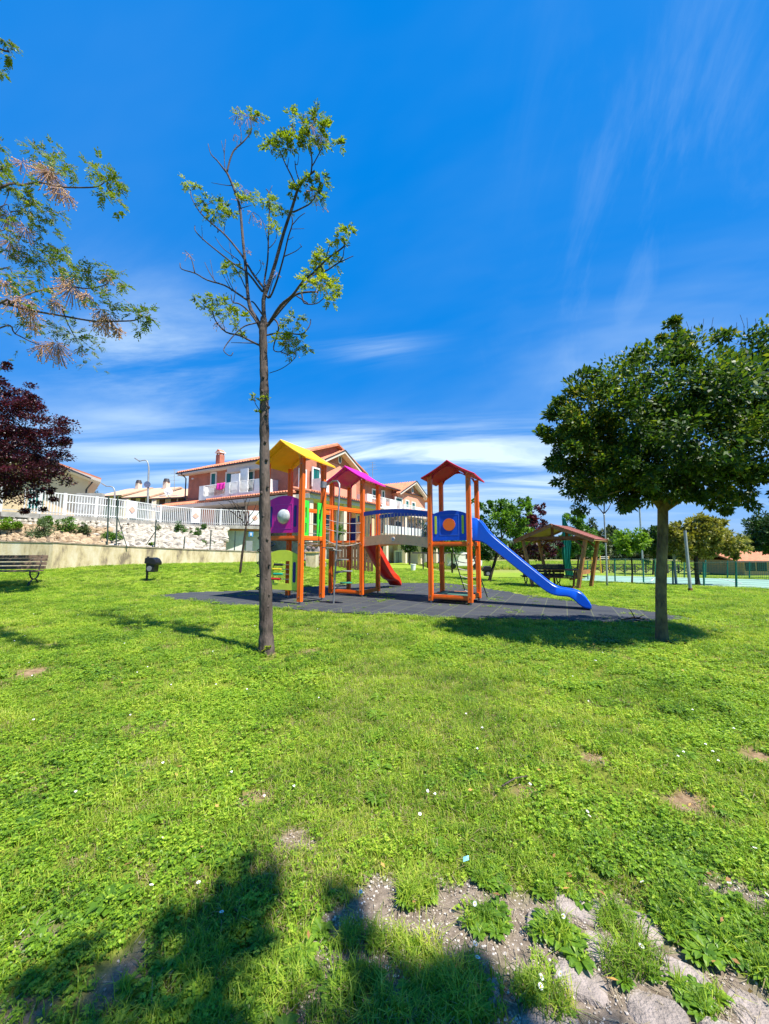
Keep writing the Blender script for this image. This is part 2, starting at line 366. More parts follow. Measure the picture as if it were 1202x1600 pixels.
# play-area mat of dark rubber tiles
def sheet(name, poly, dz, m, step=.35, wob=.1, kind='structure'):
    X0 = min(p[0] for p in poly); X1 = max(p[0] for p in poly); Y0 = min(p[1] for p in poly); Y1 = max(p[1] for p in poly)
    ax = np.arange(X0-1, X1+1, step); ay = np.arange(Y0-1, Y1+1, step); a, b = np.meshgrid(ax, ay)
    w = (fbm(a, b, 1.2, 2)-.5)*wob*4
    ok = inpoly(a[:-1, :-1]+step/2+w[:-1, :-1], b[:-1, :-1]+step/2+w[:-1, :-1], poly)
    n1 = len(ax); fs = [(j*n1+i, j*n1+i+1, (j+1)*n1+i+1, (j+1)*n1+i) for j, i in zip(*np.where(ok))]
    vs = [(x, y, gz(x, y)+dz) for x, y in zip(a.ravel(), b.ravel())]
    used = sorted({i for f in fs for i in f}); mp = {u: k for k, u in enumerate(used)}
    return MB().add([vs[u] for u in used], [tuple(mp[i] for i in f) for f in fs]).build(name, m, None, kind=kind)
def mat_mat():
    m = bpy.data.materials.new('rubber_tiles'); m.use_nodes = True; t = m.node_tree; p = t.nodes['Principled BSDF']
    tc = N(t, 'ShaderNodeTexCoord'); mp = N(t, 'ShaderNodeMapping'); mp.inputs['Rotation'].default_value = (0, 0, R(25)); L(t, tc.outputs['Object'], mp.inputs[0])
    br = N(t, 'ShaderNodeTexBrick'); br.offset = 0; br.inputs['Scale'].default_value = 1; br.inputs['Brick Width'].default_value = .5; br.inputs['Row Height'].default_value = .5; br.inputs['Mortar Size'].default_value = .012; br.inputs['Mortar Smooth'].default_value = .3
    br.inputs['Color1'].default_value = (.040, .044, .052, 1); br.inputs['Color2'].default_value = (.056, .060, .068, 1); br.inputs['Mortar'].default_value = (.10, .11, .07, 1)
    L(t, mp.outputs[0], br.inputs['Vector'])
    n = N(t, 'ShaderNodeTexNoise'); n.inputs['Scale'].default_value = 2; n.inputs['Detail'].default_value = 12; n.inputs['Roughness'].default_value = .8; L(t, tc.outputs['Object'], n.inputs['Vector'])
    r = N(t, 'ShaderNodeMapRange'); r.inputs['From Min'].default_value = .52; r.inputs['From Max'].default_value = .75; r.inputs['To Max'].default_value = .45; L(t, n.outputs['Fac'], r.inputs['Value'])
    q = N(t, 'ShaderNodeMix', data_type='RGBA'); L(t, r.outputs[0], q.inputs['Factor']); L(t, br.outputs[0], q.inputs['A']); q.inputs['B'].default_value = (.10, .10, .085, 1)
    L(t, q.outputs['Result'], p.inputs['Base Color']); p.inputs['Roughness'].default_value = .92; p.inputs['Specular IOR Level'].default_value = .2
    n3 = N(t, 'ShaderNodeTexNoise'); n3.inputs['Scale'].default_value = 90; L(t, tc.outputs['Object'], n3.inputs['Vector'])
    b = N(t, 'ShaderNodeBump'); b.inputs['Strength'].default_value = .5; b.inputs['Distance'].default_value = .01; L(t, n3.outputs[0], b.inputs['Height']); L(t, b.outputs[0], p.inputs['Normal'])
    return m
sheet('rubber_paving', MATP, .02, mat_mat(), .12, .12)
# sports court
cn = [gp(905, 908), gp(960, 910), gp(1202, 921), gp(1400, 930), gp(1500, 912), gp(1202, 906.5), gp(960, 900.5), gp(921, 899.5)]
M_court = mat('court_paint', (.22, .36, .28), .8, .1, .6, .1, 30, dirt=.1)
sheet('court', cn, .03, M_court, .5, 0)
ln = MB()
def gline(a, b, w=.06, dz=.045, n=14):
    for i in range(n):
        p = [a[k]+(b[k]-a[k])*i/n for k in (0, 1)]; q = [a[k]+(b[k]-a[k])*(i+1)/n for k in (0, 1)]
        d = Vector((q[0]-p[0], q[1]-p[1])).normalized(); s_ = Vector((-d.y, d.x))*w/2
        ln.add([(c[0]+e*s_.x, c[1]+e*s_.y, gz(*c)+dz) for c, e in ((p, -1), (q, -1), (q, 1), (p, 1))], [(0, 1, 2, 3)])
gline(gp(924, 907), gp(1300, 924)); gline(gp(925, 900.5), gp(1300, 909)); gline(gp(1120, 903.5), gp(1160, 913)); gline(gp(1000, 901.5), gp(1022, 905)); gline(gp(1022, 905), gp(1018, 909))
ln.build('court_lines', M_white, None, kind='structure')
# haze-free distance: low hill behind the trees
hb = MB(); pts = []
for i in range(60):
    a = -1.25+2.5*i/59; r = 330; h = 6+7*fbm(np.array([i*.31]), np.array([3.0]), 1.0)[0]
    pts.append((r*math.sin(a), r*math.cos(a), h))
vs = [(x*.8, y*.8, -2) for x, y, h in pts]+[(x, y, h) for x, y, h in pts]+[(x*1.3, y*1.3, h*.6) for x, y, h in pts]; n = 60
hb.add(vs, [(i, i+1, n+i+1, n+i) for i in range(n-1)]+[(n+i, n+i+1, 2*n+i+1, 2*n+i) for i in range(n-1)])
hb.build('hills', mat('hill_green', (.06, .095, .04), .95, .3, .03), None, smooth=True, kind='structure')
# ------------------------------------------------------------------ play structure
A25 = R(25); U = Vector((math.cos(A25), -math.sin(A25), 0)); V = Vector((math.sin(A25), math.cos(A25), 0)); ZU = Vector((0, 0, 1))
play = thing('play_structure', 'orange wooden playset with three roofed towers, bridges and two slides', 'playground', (0, 11.5, 0))
def P3(o, u=0, v=0, z=0): return o+U*u+V*v+ZU*z
def post(o, z1, w=.115):
    w2 = w/2; g = .011; gd = .011
    prof = [(-w2, -w2), (-g, -w2), (-g*.6, -w2+gd), (g*.6, -w2+gd), (g, -w2), (w2, -w2), (w2, -g), (w2-gd, -g*.6), (w2-gd, g*.6), (w2, g), (w2, w2), (g, w2), (g*.6, w2-gd), (-g*.6, w2-gd), (-g, w2), (-w2, w2), (-w2, g), (-w2+gd, g*.6), (-w2+gd, -g*.6), (-w2, -g)]
    p = MB().prism(prof, .08, z1, lambda x, y, z: P3(o, x, y, z)).build('post', M_orange, play)
    for zb__ in (.2, 1.58, z1-.15):
        MB().tube([P3(o, .0, -w2+.006, zb__), P3(o, .0, -w2-.008, zb__)], .013, 6).build('bolt', M_steel, p)
    MB().tube([o+ZU*-.05, o+ZU*.085], .028, 8).build('post_foot', M_steel, p); return p
def rail(a, b, h=.11, w=.05, m=None, name='beam', par=None):
    mb = MB(); d = (b-a); 
    mb.beam(a, b, w, h); mb.beam(a+ZU*h*.0, b+ZU*h*.0, w+.012, h*.36)
    return mb.build(name, m or M_orange, par or play)
def panel(name, m, O, D, Nn, us, zs, hole=lambda i, j: False, top=None, th=.025, par=None, bevel=.004, label=None):
    """sheet panel in the upright plane through O along D, real holes, arched top row"""
    nu, nz = len(us), len(zs); mb = MB(); vs = []
    for side in (-.5, .5):
        for j, z in enumerate(zs):
            for i, u in enumerate(us):
                zz = z+(top(u) if (top and j == nz-1) else 0); vs.append(O+D*u+Nn*side*th+ZU*zz)
    q = lambda s, i, j: s*nu*nz+j*nu+i
    sol = lambda i, j: 0 <= i < nu-1 and 0 <= j < nz-1 and not hole(i, j)
    fs = []
    for i in range(nu-1):
        for j in range(nz-1):
            if not sol(i, j): continue
            fs += [(q(0, i, j), q(0, i+1, j), q(0, i+1, j+1), q(0, i, j+1)), (q(1, i, j), q(1, i, j+1), q(1, i+1, j+1), q(1, i+1, j))]
            if not sol(i-1, j): fs.append((q(0, i, j), q(0, i, j+1), q(1, i, j+1), q(1, i, j)))
            if not sol(i+1, j): fs.append((q(0, i+1, j+1), q(0, i+1, j), q(1, i+1, j), q(1, i+1, j+1)))
            if not sol(i, j-1): fs.append((q(0, i+1, j), q(0, i, j), q(1, i, j), q(1, i+1, j)))
            if not sol(i, j+1): fs.append((q(0, i, j+1), q(0, i+1, j+1), q(1, i+1, j+1), q(1, i, j+1)))
    mb.add(vs, fs); used = sorted({i for f in mb.f for i in f}); mp = {u: k for k, u in enumerate(used)}
    mb.v = [mb.v[u] for u in used]; mb.f = [tuple(mp[i] for i in f) for f in mb.f]
    return mb.build(name, m, par or play, label=label)
def slab(name, m, O, D, Nn, u0, u1, z0, z1, off, th=.012, par=None, rnd=0):
    if rnd:
        r = (u1-u0)/2; c = (u0+u1)/2; poly = []
        for k in range(9): a = PI*k/8; poly.append((c+r*math.cos(a), z1-r+r*math.sin(a)))
        for k in range(9): a = PI+PI*k/8; poly.append((c+r*math.cos(a), z0+r+r*math.sin(a)))
    else: poly = [(u0, z0), (u1, z0), (u1, z1), (u0, z1)]
    return MB().prism(poly, -th/2, th/2, lambda x, y, z: O+D*x+Nn*(off+z)+ZU*y).build(name, m, par or play)
def outline(name, m, O, D, Nn, u0, u1, z0, z1, off, w=.008, par=None):
    mb = MB()
    for a, b in (((u0, z0), (u1, z0)), ((u1, z0), (u1, z1)), ((u1, z1), (u0, z1)), ((u0, z1), (u0, z0))):
        mb.beam(O+D*a[0]+Nn*off+ZU*a[1], O+D*b[0]+Nn*off+ZU*b[1], .004, w, up=Nn.cross(D) if False else (0, 0, 1))
    return mb.build(name, m, par or play)
def roof(o, su, sv, ze, zp, m, oh=.2, ohv=.17, sc=.014):
    """gable roof of corrugated sheet, ridge along V; o is the front-left corner of the posts"""
    nu_, nv = 7, 36; top = []; mb = MB()
    prof = []
    for i in range(nu_*2+1):
        t = i/(nu_*2)*2-1; u = su/2+t*(su/2+oh); z = zp-(zp-ze)*(abs(t)**.94)-.05*math.sin(PI*abs(t))*.3
        prof.append((u, z))
    th = .03; vs = []
    for side in (0, 1):
        for i, (u, z) in enumerate(prof):
            for k in range(nv+1):
                v = -ohv+(sv+2*ohv)*k/nv; cor = (sc*math.sin(k*PI) if side else 0)+(sc*(k % 2) if side else 0)
                vs.append(P3(o, u, v, z+(th+cor if side else 0)))
    w = nv+1; nn = len(prof); q = lambda s, i, k: s*nn*w+i*w+k; fs = []
    for i in range(nn-1):
        for k in range(nv):
            fs.append((q(0, i, k), q(0, i, k+1), q(0, i+1, k+1), q(0, i+1, k))); fs.append((q(1, i, k), q(1, i+1, k), q(1, i+1, k+1), q(1, i, k+1)))
    for i in range(nn-1):
        fs.append((q(0, i, 0), q(0, i+1, 0), q(1, i+1, 0), q(1, i, 0))); fs.append((q(0, i+1, nv), q(0, i, nv), q(1, i, nv), q(1, i+1, nv)))
    for k in range(nv):
        fs.append((q(0, 0, k+1), q(0, 0, k), q(1, 0, k), q(1, 0, k+1))); fs.append((q(0, nn-1, k), q(0, nn-1, k+1), q(1, nn-1, k+1), q(1, nn-1, k)))
    mb.add(vs, fs); rf = mb.build('roof', m, play)
    g = MB()
    for v in (.0, sv):  # gable boards under the sheet, scalloped arch
        zz = ze-.01; pts = []
        for i in range(13):
            t = i/12*2-1; u = su/2+t*(su/2-.06); zt = zp-(zp-ze)*(abs(t)*(su/2-.06)/(su/2+oh))**.94-.035; zl = ze-.02+(zp-ze-.10)*math.sqrt(max(0, 1-t*t))
            pts.append((u, min(zl, zt-.03), zt))
        vs = [P3(o, u, v+s*.014, z) for s in (-1, 1) for (u, zl, zt) in pts for z in (zl, zt)]; n = len(pts); fs = []
        for i in range(n-1):
            a = 2*i; fs += [(a, a+2, a+3, a+1), (2*n+a, 2*n+a+1, 2*n+a+3, 2*n+a+2), (a, 2*n+a, 2*n+a+2, a+2)]
        MB().add(vs, fs).build('gable_board', m, rf)
    return rf
def deck(o, su, sv, z, n=8, m=None, name='deck_plank'):
    w = sv/n; base = MB().rbox((0, 0, 0), (su-.12, w*.93, .03), -A25).build(name, m or M_plank, play, local=True)
    me_ = base.data; inv = ROOT[play.name]
    for i in range(n):
        ob = base if i == 0 else base.copy()
        if i: COL.objects.link(ob)
        ob.location = inv @ P3(o, su/2, w*(i+.5), z-.015)
def frame(o, su, sv, z, h=.11, sides='fblr', off=0):
    c = [P3(o, 0, 0, z-h/2), P3(o, su, 0, z-h/2), P3(o, su, sv, z-h/2), P3(o, 0, sv, z-h/2)]; t = .058
    if 'f' in sides: rail(c[0]+U*t, c[1]-U*t, h)
    if 'b' in sides: rail(c[3]+U*t, c[2]-U*t, h)
    if 'r' in sides: rail(c[1]+V*t, c[2]-V*t, h)
    if 'l' in sides: rail(c[0]+V*t, c[3]-V*t, h)
NV = -V
# --- right tower (red roof)
FR = Vector((2.19, 9.93, 0)); s2 = 1.05; T = FR-U*s2; z2 = 1.63
tz = 3.40
for u, v in ((0, 0), (s2, 0), (s2, s2), (0, s2)): post(P3(T, u, v), tz)
frame(T, s2, s2, z2); deck(T, s2, s2, z2)
frame(T, s2, s2, .24, sides='fblr'); deck(T, s2, s2, .235, 6, mat('green_floor_board', (.05, .14, .09), .7, .2, 6), 'floor_plank')
roof(T, s2, s2, 3.34, 3.76, M_red)
O = P3(T, 0, .0)
us = [.06+(s2-.12)*i/12 for i in range(13)]; arch = lambda u: .10*max(0, math.sin(PI*(u-.06)/(s2-.12)))**.8
pz = panel('front_panel', M_blue, O, U, V, us, [z2+.03, 1.95, 2.30], top=lambda u: .0+arch(u)+.06, label='blue arched panel with an orange disc')
cz = 2.08; O2 = O-V*.0
MB().tube([P3(T, s2/2, -.012, cz), P3(T, s2/2, -.032, cz)], .165, 24).build('disc', mat('orange_disc', (.85, .15, .01), .4, .05), pz, label='round orange disc')
slab('slot', mat('lime_slot', (.52, .66, .04), .4, .05), O, U, NV, .13, .19, 1.83, 2.32, .016, .01, pz, 1)
slab('slot', MC['lime_slot'], O, U, NV, s2-.19, s2-.13, 1.83, 2.32, .016, .01, pz, 1)
outline('inlay_line', mat('pale_blue_line', (.12, .25, .62), .5, .05), O, U, NV, .27, s2-.27, 1.80, 2.34, .015, .008, pz)
# rear net of ropes
net = None
nb = MB(); ra = P3(T, .28, s2+.02, z2-.05); rb = P3(T, .58, s2+.55, .05); rc = P3(T, .82, s2+.02, z2-.05); rd = P3(T, 1.18, s2+.55, .05)
net = nb.tube([ra, (ra+rb)/2+ZU*-.05, rb], .016, 6).tube([rc, (rc+rd)/2+ZU*-.05, rd], .016, 6).build('rope_ladder', M_rope, play)
for i in range(6):
    t = .14+i*.145; a = ra.lerp(rb, t)-ZU*.04; b = rc.lerp(rd, t)-ZU*.04
    MB().tube([a.lerp(b, k/6)-ZU*.06*math.sin(PI*k/6) for k in range(7)], .013, 5).build('rung', mat('pale_rope', (.5, .48, .44), .8, .1), net)
# --- middle tower (purple roof)
BF = Vector((-.68, 11.7, 0)); s3 = 1.1; B = BF-U*s3; z3 = 1.70
for u, v in ((0, 0), (s3, 0), (s3, s3), (0, s3)): post(P3(B, u, v), 3.56)
frame(B, s3, s3, z3); deck(B, s3, s3, z3); frame(B, s3, s3, .2, sides='fr')
roof(B, s3, s3, 3.52, 4.0, M_magenta)
O = P3(B, 0, s3)
panel('side_board', M_navy, O, U, V, [.07, .27], [z3, 2.5]); panel('side_board', M_beige, O-V*.0, U, V, [.28, .50], [z3, 2.36]);
panel('side_board', M_beige, P3(B, s3), V, U, [.62, .82], [z3+.02, 2.42], top=lambda u: 0)
# --- left tower (yellow roof)
AF = Vector((-2.19, 10.1, 0)); sa, sb = 1.2, 1.0; A = AF-U*sa; za = 1.79
for u, v in ((0, 0), (sa, 0), (sa, sb), (0, sb)): post(P3(A, u, v), 3.86)
frame(A, sa, sb, za); deck(A, sa, sb, za)
roof(A, sa, sb, 3.80, 4.36, M_yellow, .26, .22, .02)
O = P3(A, 0, 0)
us = [.06+(sa-.12)*i/14 for i in range(15)]
ap = panel('front_panel', M_magenta, O, U, V, us, [1.87, 2.3, 2.70], top=lambda u: .03+.15*max(0, math.sin(PI*(u-.06)/(sa-.12)))**.8, label='magenta arched panel with a silver bubble window')
cu, cz = .62, 2.31
dome = []
for i in range(8):
    a = PI/2*i/7; dome.append((P3(A, cu, -.016-.12*math.sin(a), cz), .205*math.cos(a)+.0005))
MB().tube([p for p, r in dome], [r for p, r in dome], 28, cap=False).build('bubble_window', mat('clouded_acrylic', (.50, .52, .50), .22, .3, 5, .1, 20, spec=.7, coat=.5, col2=(.24, .27, .27)), ap, smooth=True)
slab('slot', M_navy, O, U, NV, sa-.24, sa-.16, 2.02, 2.6, .016, .01, ap, 1); slab('slot', M_navy, O, U, NV, .14, .22, 2.02, 2.6, .016, .01, ap, 1)
outline('inlay_line', mat('pink_line', (.55, .1, .42), .5, .05), O, U, NV, .32, sa-.3, 1.98, 2.64, .015, .008, ap)
# lower counting frame
us = [.06, .14, .30]+[.30+.55*i/8 for i in range(1, 9)]+[.98, 1.04, 1.14]
lp = panel('counting_frame', M_lime, O, U, V, us, [.36, .53, 1.12, 1.27], hole=lambda i, j: j == 1 and 2 <= i <= 9, top=lambda u: .14*max(0, math.sin(PI*(u-.06)/1.08))**.8, label='lime green frame with sliding beads')
slab('slot', M_navy, O, U, NV, .97, 1.06, .56, 1.1, .016, .01, lp, 1)
for k, (z, cc, uu) in enumerate(((1.02, (.02, .02, .02), .62), (.90, (.8, .6, .03), .58), (.77, (.02, .35, .2), .62), (.64, (.6, .02, .02), .55))):
    MB().tube([P3(O, .28, 0, z), P3(O, .87, 0, z)], .009, 6).build('rod', M_steel, lp)
    for q in range(3):
        MB().tube([P3(O, uu-.10*q, 0, z), P3(O, uu-.10*q-.09, 0, z)], [.032, .036], 10).build('bead', mat('bead_%s' % ('black', 'yellow', 'green', 'red')[k], cc, .4, .05), lp)
# entry guards on the right side
for v0 in (.07, .71):
    g = panel('entry_guard', M_green, P3(A, sa+.0, v0), V, U, [0, .07, .135, .23], [za-.08, za+.08, za+.34, za+.48, za+.76, 2.74], hole=lambda i, j: i == 1 and j in (1, 3), top=None, th=.03)
# bridge of planks on ropes to the middle tower
a0, a1, b0, b1 = P3(A, sa, sb, za-.05), P3(A, 0, sb, za-.05), P3(B, s3, 0, z3-.05), P3(B, 0, 0, z3-.05)
for i in range(7):
    t = (i+.5)/7; p = a0.lerp(b0, t); q = a1.lerp(b1, t); sag = ZU*-.16*math.sin(PI*t)
    d = (q-p).normalized()
    MB().beam(p+sag+d*.08, q+sag-d*.08, .13, .035).build('bridge_plank', M_plank, play)
for a, b in ((a0, b0), (a1, b1)):
    rail(a+ZU*.93, b+ZU*.93, .12)
    ch = MB()
    for h in (.0, .30, .58): ch.tube([a.lerp(b, k/8)+ZU*(h-(.16 if h == 0 else .07)*math.sin(PI*k/8)) for k in range(9)], .011, 5)
    for k in range(1, 6):
        t = k/6; p = a.lerp(b, t); ch.tube([p+ZU*.88, p+ZU*(-.16*math.sin(PI*t))], .008, 4)
    ch.build('side_rope', mat('grey_rope', (.3, .28, .27), .8, .1), play)
# arched bridge to the right tower
def arc(a, b, t, rise): return a.lerp(b, t)+ZU*rise*math.sin(PI*t)
for a, b in ((P3(B, s3+.04, 0), P3(T, -.04, 0)), (P3(B, s3+.04, s3), P3(T, -.04, s2))):
    for nm, m_, zl, zh, th, zl2, zh2 in (('bridge_side', M_beige, 1.52, 1.80, .03, 1.47, 1.74), ('handrail', mat('blue_rail_paint', (.006, .07, .42), .4, .1), 2.44, 2.56, .05, 2.34, 2.46)):
        n = 20; vs = []
        nrm = (b-a).cross(ZU).normalized()
        for i in range(n+1):
            t = i/n
            for s_, w in ((-.5, 0), (.5, 0), (.5, 1), (-.5, 1)):
                z0 = zl+(zl2-zl)*t; z1 = zh+(zh2-zh)*t
                vs.append(arc(a, b, t, .085)+nrm*th*s_+ZU*(z1 if w else z0))
        fs = [(4*i+k, 4*i+(k+1) % 4, 4*i+4+(k+1) % 4, 4*i+4+k) for i in range(n) for k in range(4)]+[(3, 2, 1, 0), (4*n, 4*n+1, 4*n+2, 4*n+3)]
        o_ = MB().add(vs, fs).build(nm, m_, play)
        if nm == 'bridge_side' and a.y < 12.2:
            c = arc(a, b, .49, .085)+ZU*1.64; Nr = nrm if nrm.y < 0 else -nrm
            MB().tube([c+Nr*.015, c+Nr*.03], .055, 16).build('round_badge', M_white, o_, label='round white maker badge')
            MB().tube([c+Nr*.031, c+Nr*.034], .035, 12).build('badge_centre', mat('badge_grey', (.3, .3, .36), .5, .1), o_)
            for i in range(22):
                t = .04+.92*i/21; c = arc(a, b, t, .085)+ZU*(1.57-.05*t+(.17 if i % 2 else .02)); MB().tube([c+Nr*.014, c+Nr*.02], .009, 6).build('bolt', M_steel, o_)
    n = 19
    for i in range(n):
        t = (i+.7)/(n+.4); p = arc(a, b, t, .085); MB().tube([p+ZU*(1.78-.05*t), p+ZU*(2.45-.10*t)], .0105, 6, cap=False).build('baluster', M_steel, play)
for i in range(15):
    t = (i+.5)/15; p = arc(P3(B, s3+.06, .03), P3(T, -.06, .03), t, .085)+ZU*(1.62-.04*t); q = arc(P3(B, s3+.06, s3-.03), P3(T, -.06, s2-.03), t, .085)+ZU*(1.62-.04*t)
    MB().beam(p, q, .125, .03).build('deck_plank', M_plank, play)
# pole climber with stepping plates
pc = Vector((-1.33, 10.2, 0)); pt = P3(A, sa+.12, sb, 3.28)
pth = [pc, pc.lerp(Vector((-1.22, 10.3, 3.05)), .5), Vector((-1.22, 10.3, 3.05)), Vector((-1.23, 10.33, 3.2)), Vector((-1.30, 10.42, 3.3)), Vector((-1.45, 10.62, 3.33)), pt]
pole = MB().tube(pth, .024, 10).build('climbing_pole', M_steel, play, smooth='auto')
MB().tube([P3(A, sa, sb, 3.2), P3(A, sa, sb, 3.38)], .092, 16).build('clamp', mat('clamp_steel', (.3, .3, .3), .4, .1, metal=.6), pole)
for z, dx, dy, gg in ((1.47, -.19, -.05, 0), (1.40, .0, .12, 0), (1.16, .2, -.05, 0), (.84, .13, .06, 0), (.86, .30, .02, 0), (.56, .29, 0, 1), (.47, .14, .1, 0)):
    c = pc+Vector((.03+dx, dy, z)); poly = [(.17*math.cos(2*PI*k/14), .13*math.sin(2*PI*k/14)) for k in range(14)]
    s_ = MB().prism(poly, -.012, .012, lambda x, y, zz: c+U*x+V*y+ZU*zz).build('step_plate', mat('green_step' if gg else 'grey_step', (.03, .26, .16) if gg else (.22, .23, .21), .6, .15), play)
    MB().tube([pc+Vector((.03, 0, z-.05)), c-ZU*.014], .014, 6).build('step_arm', M_steel, s_)
# spiral climber on the left side
hc = P3(A, -.42, .5); turns = 5
sp = MB().tube([hc+Vector((.24*math.cos(a), .24*math.sin(a), .12+a/(2*PI)*.36)) for a in np.linspace(0, turns*2*PI, turns*20)], .017, 6).build('spiral_climber', M_black, play, smooth=True)
MB().tube([hc, hc+ZU*1.95, P3(A, -.05, .5, 2.0)], .022, 8).build('spiral_pole', M_steel, sp)
# slides
def slide(name, P, D, prof, wd, m, wall=.035):
    """prof: (s, underside, rim); trough floor a little above the underside"""
    side = Vector((-D[1], D[0], 0)); n = len(prof); vs = []; K = 10
    for s_, zu, zr in prof:
        fl = zu+.045+.0*(zr-zu); h = wd/2
        sec = [(-h, zu+.03), (-h-.0, zr-.015), (-h+.012, zr), (-h+wall-.01, zr), (-h+wall, zr-.02), (-h+wall+.03, fl+.03), (-h+wall+.08, fl), (h-wall-.08, fl), (h-wall-.03, fl+.03), (h-wall, zr-.02), (h-wall+.01, zr), (h-.012, zr), (h, zr-.015), (h, zu+.03), (h-.03, zu), (-h+.03, zu)]
        K = len(sec); vs += [P+D*s_+side*a+ZU*b for a, b in sec]
    fs = [(i*K+k, i*K+(k+1) % K, (i+1)*K+(k+1) % K, (i+1)*K+k) for i in range(n-1) for k in range(K)]
    for b in (0, (n-1)*K):
        cap = [(14, 15, 0, 5, 6), (14, 6, 7), (14, 7, 8, 13), (0, 1, 2, 3, 4, 5), (13, 8, 9, 10, 11, 12)]
        fs += [tuple(b+i for i in (c if b else c[::-1])) for c in cap]
    o_ = MB().add(vs, fs).build(name, m, play, smooth='auto')
    return o_
def interp(tab, s_):
    tab = sorted(tab); return float(np.interp(s_, [a for a, b in tab], [b for a, b in tab]))
def smooth_tab(tab, n=40):
    s0, s1 = tab[0][0], tab[-1][0]; x = np.linspace(s0, s1, n); y = np.array([interp(tab, q) for q in x])
    for _ in range(2): y[1:-1] = (y[:-2]+2*y[1:-1]+y[2:])/4
    return list(zip(x, y))
Pn = FR+V*.525-V*.24; zz = lambda a, b: (640+a/4.007, 700+b/4.007)
topL = [onpl(*zz(a, b), Pn, U) for a, b in ((388, 436), (425, 436), (445, 450), (462, 480), (480, 515), (520, 552), (700, 702), (900, 862), (940, 878), (1035, 892), (1075, 903), (1105, 930), (1140, 985))]
botL = [onpl(*zz(a, b), Pn, U) for a, b in ((388, 582), (445, 584), (480, 602), (520, 635), (700, 778), (860, 905), (915, 928), (1010, 932), (1045, 958), (1070, 1003), (1140, 1010))]
tt, bb = smooth_tab(topL), smooth_tab(botL); smax = topL[-1][0]
prof = [(s_, max(.04, interp(bb, s_)), max(interp(tt, s_), interp(bb, s_)+.06)) for s_ in np.linspace(.02, smax, 44)]
bs = slide('slide', FR+V*.525, U, prof, .48, M_slide); bs['label'] = 'long wavy blue plastic slide'
MB().tube([FR+V*.525+U*(smax-.06)-ZU*.05, FR+V*.525+U*(smax-.06)+ZU*.08], .03, 8).build('slide_foot', M_steel, bs)
Dr = Vector((.47, .883, 0)).normalized(); rp = [(0, 1.66, 2.30), (.12, 1.66, 2.28), (.24, 1.60, 2.05), (.36, 1.5, 1.80), (1.35, .62, .93), (1.7, .36, .66), (1.95, .28, .52), (2.12, .24, .45), (2.25, .10, .35), (2.33, .05, .22)]
tt, bb = smooth_tab([(a, c) for a, b, c in rp]), smooth_tab([(a, b) for a, b, c in rp])
rs = slide('slide', P3(B, .58, s3+.03), Dr, [(s_, interp(bb, s_), interp(tt, s_)) for s_ in np.linspace(0, 2.33, 36)], .52, M_redslide); rs['label'] = 'short red plastic slide'
# ------------------------------------------------------------------ chinaberry trees with traced limbs
def curve(pts, k=4):
    """Catmull-Rom through points"""
    P = [Vector(p) for p in pts]; P = [P[0]*2-P[1]]+P+[P[-1]*2-P[-2]]; out = []
    for i in range(1, len(P)-2):
        for j in range(k):
            t = j/k; a, b, c, d = P[i-1:i+3]
            out.append(.5*((2*b)+(c-a)*t+(2*a-5*b+4*c-d)*t*t+(3*b-a-3*c+d)*t**3))
    return out+[P[-2]]
def compound(centers, n_per=9, seed=1, leaflet=.034, length=.17, up=.25):
    """feathery compound leaves round each (centre, radius); returns leaflet verts"""
    rs = np.random.RandomState(seed); Cs, Ds, Ns, Ls = [], [], [], []; stems = []
    for c, r, k in centers:
        c = np.array(c); n = max(2, int(n_per*k))
        for _ in range(n):
            d = unit(rs.normal(size=3)*np.array([1, 1, .7])+np.array([0, 0, up])); base = c+d*r*rs.uniform(.0, .75)+rs.normal(size=3)*r*.12
            ln = min(length, r*1.2)*rs.uniform(.6, 1.15); side = unit(np.cross(d, [0, 0, 1])+1e-6); nn = unit(np.cross(side, d)+rs.normal(size=3)*.25)
            stems.append((base, base+d*ln))
            m = 6
            for i in range(1, m+1):
                p = base+d*ln*i/m-np.array([0, 0, 1])*ln*.35*(i/m)**2
                for s_ in (-1, 1):
                    dd = unit(side*s_+d*.55+rs.normal(size=3)*.22-np.array([0, 0, .25]))
                    Cs.append(p); Ds.append(dd); Ns.append(nn+rs.normal(size=3)*.3); Ls.append(leaflet*rs.uniform(.7, 1.3)*(1.35-.5*i/m))
                    q = p+dd*leaflet*.9
                    Cs.append(q); Ds.append(unit(dd+d*.5)); Ns.append(nn+rs.normal(size=3)*.3); Ls.append(leaflet*rs.uniform(.6, 1.1))
            Cs.append(base+d*ln); Ds.append(d); Ns.append(nn); Ls.append(leaflet)
    Ls = np.array(Ls); return leafquads(np.array(Cs), np.array(Ds), np.array(Ns), Ls*1.15, Ls*.62), stems
M_china = leafmat('chinaberry_leaf', [(.05, .11, .008), (.14, .22, .012), (.28, .35, .015), (.50, .50, .02)], .42)
M_berry = mat('berry', (.58, .36, .20), .5, .3, 20, spec=.4)
M_stem = mat('berry_stalk', (.42, .24, .16), .8, .2, 20)
def berries(pts, seed, name, parent, r=.0085):
    rs = np.random.RandomState(seed); mb = MB(); st = MB()
    for c, rad, n in pts:
        c = np.array(c); hub = c+np.array([0, 0, rad*.5])
        for _ in range(n):
            d = rs.normal(size=3); d = d/np.linalg.norm(d)*rs.uniform(.3, 1)**.6*rad*np.array([1, 1, .9]); p = c+d-np.array([0, 0, rad*.15])
            mb.ball(p, r*rs.uniform(.8, 1.3), 5, 3); a = hub+(p-hub)*rs.uniform(.1, .5)
            st.beam(a, p, .0036, .0036)
    mb.build(name, M_berry, parent, kind='stuff'); st.build('berry_stalks', M_stem, parent, kind='stuff')
Yt = gp(417, 1020)[1]
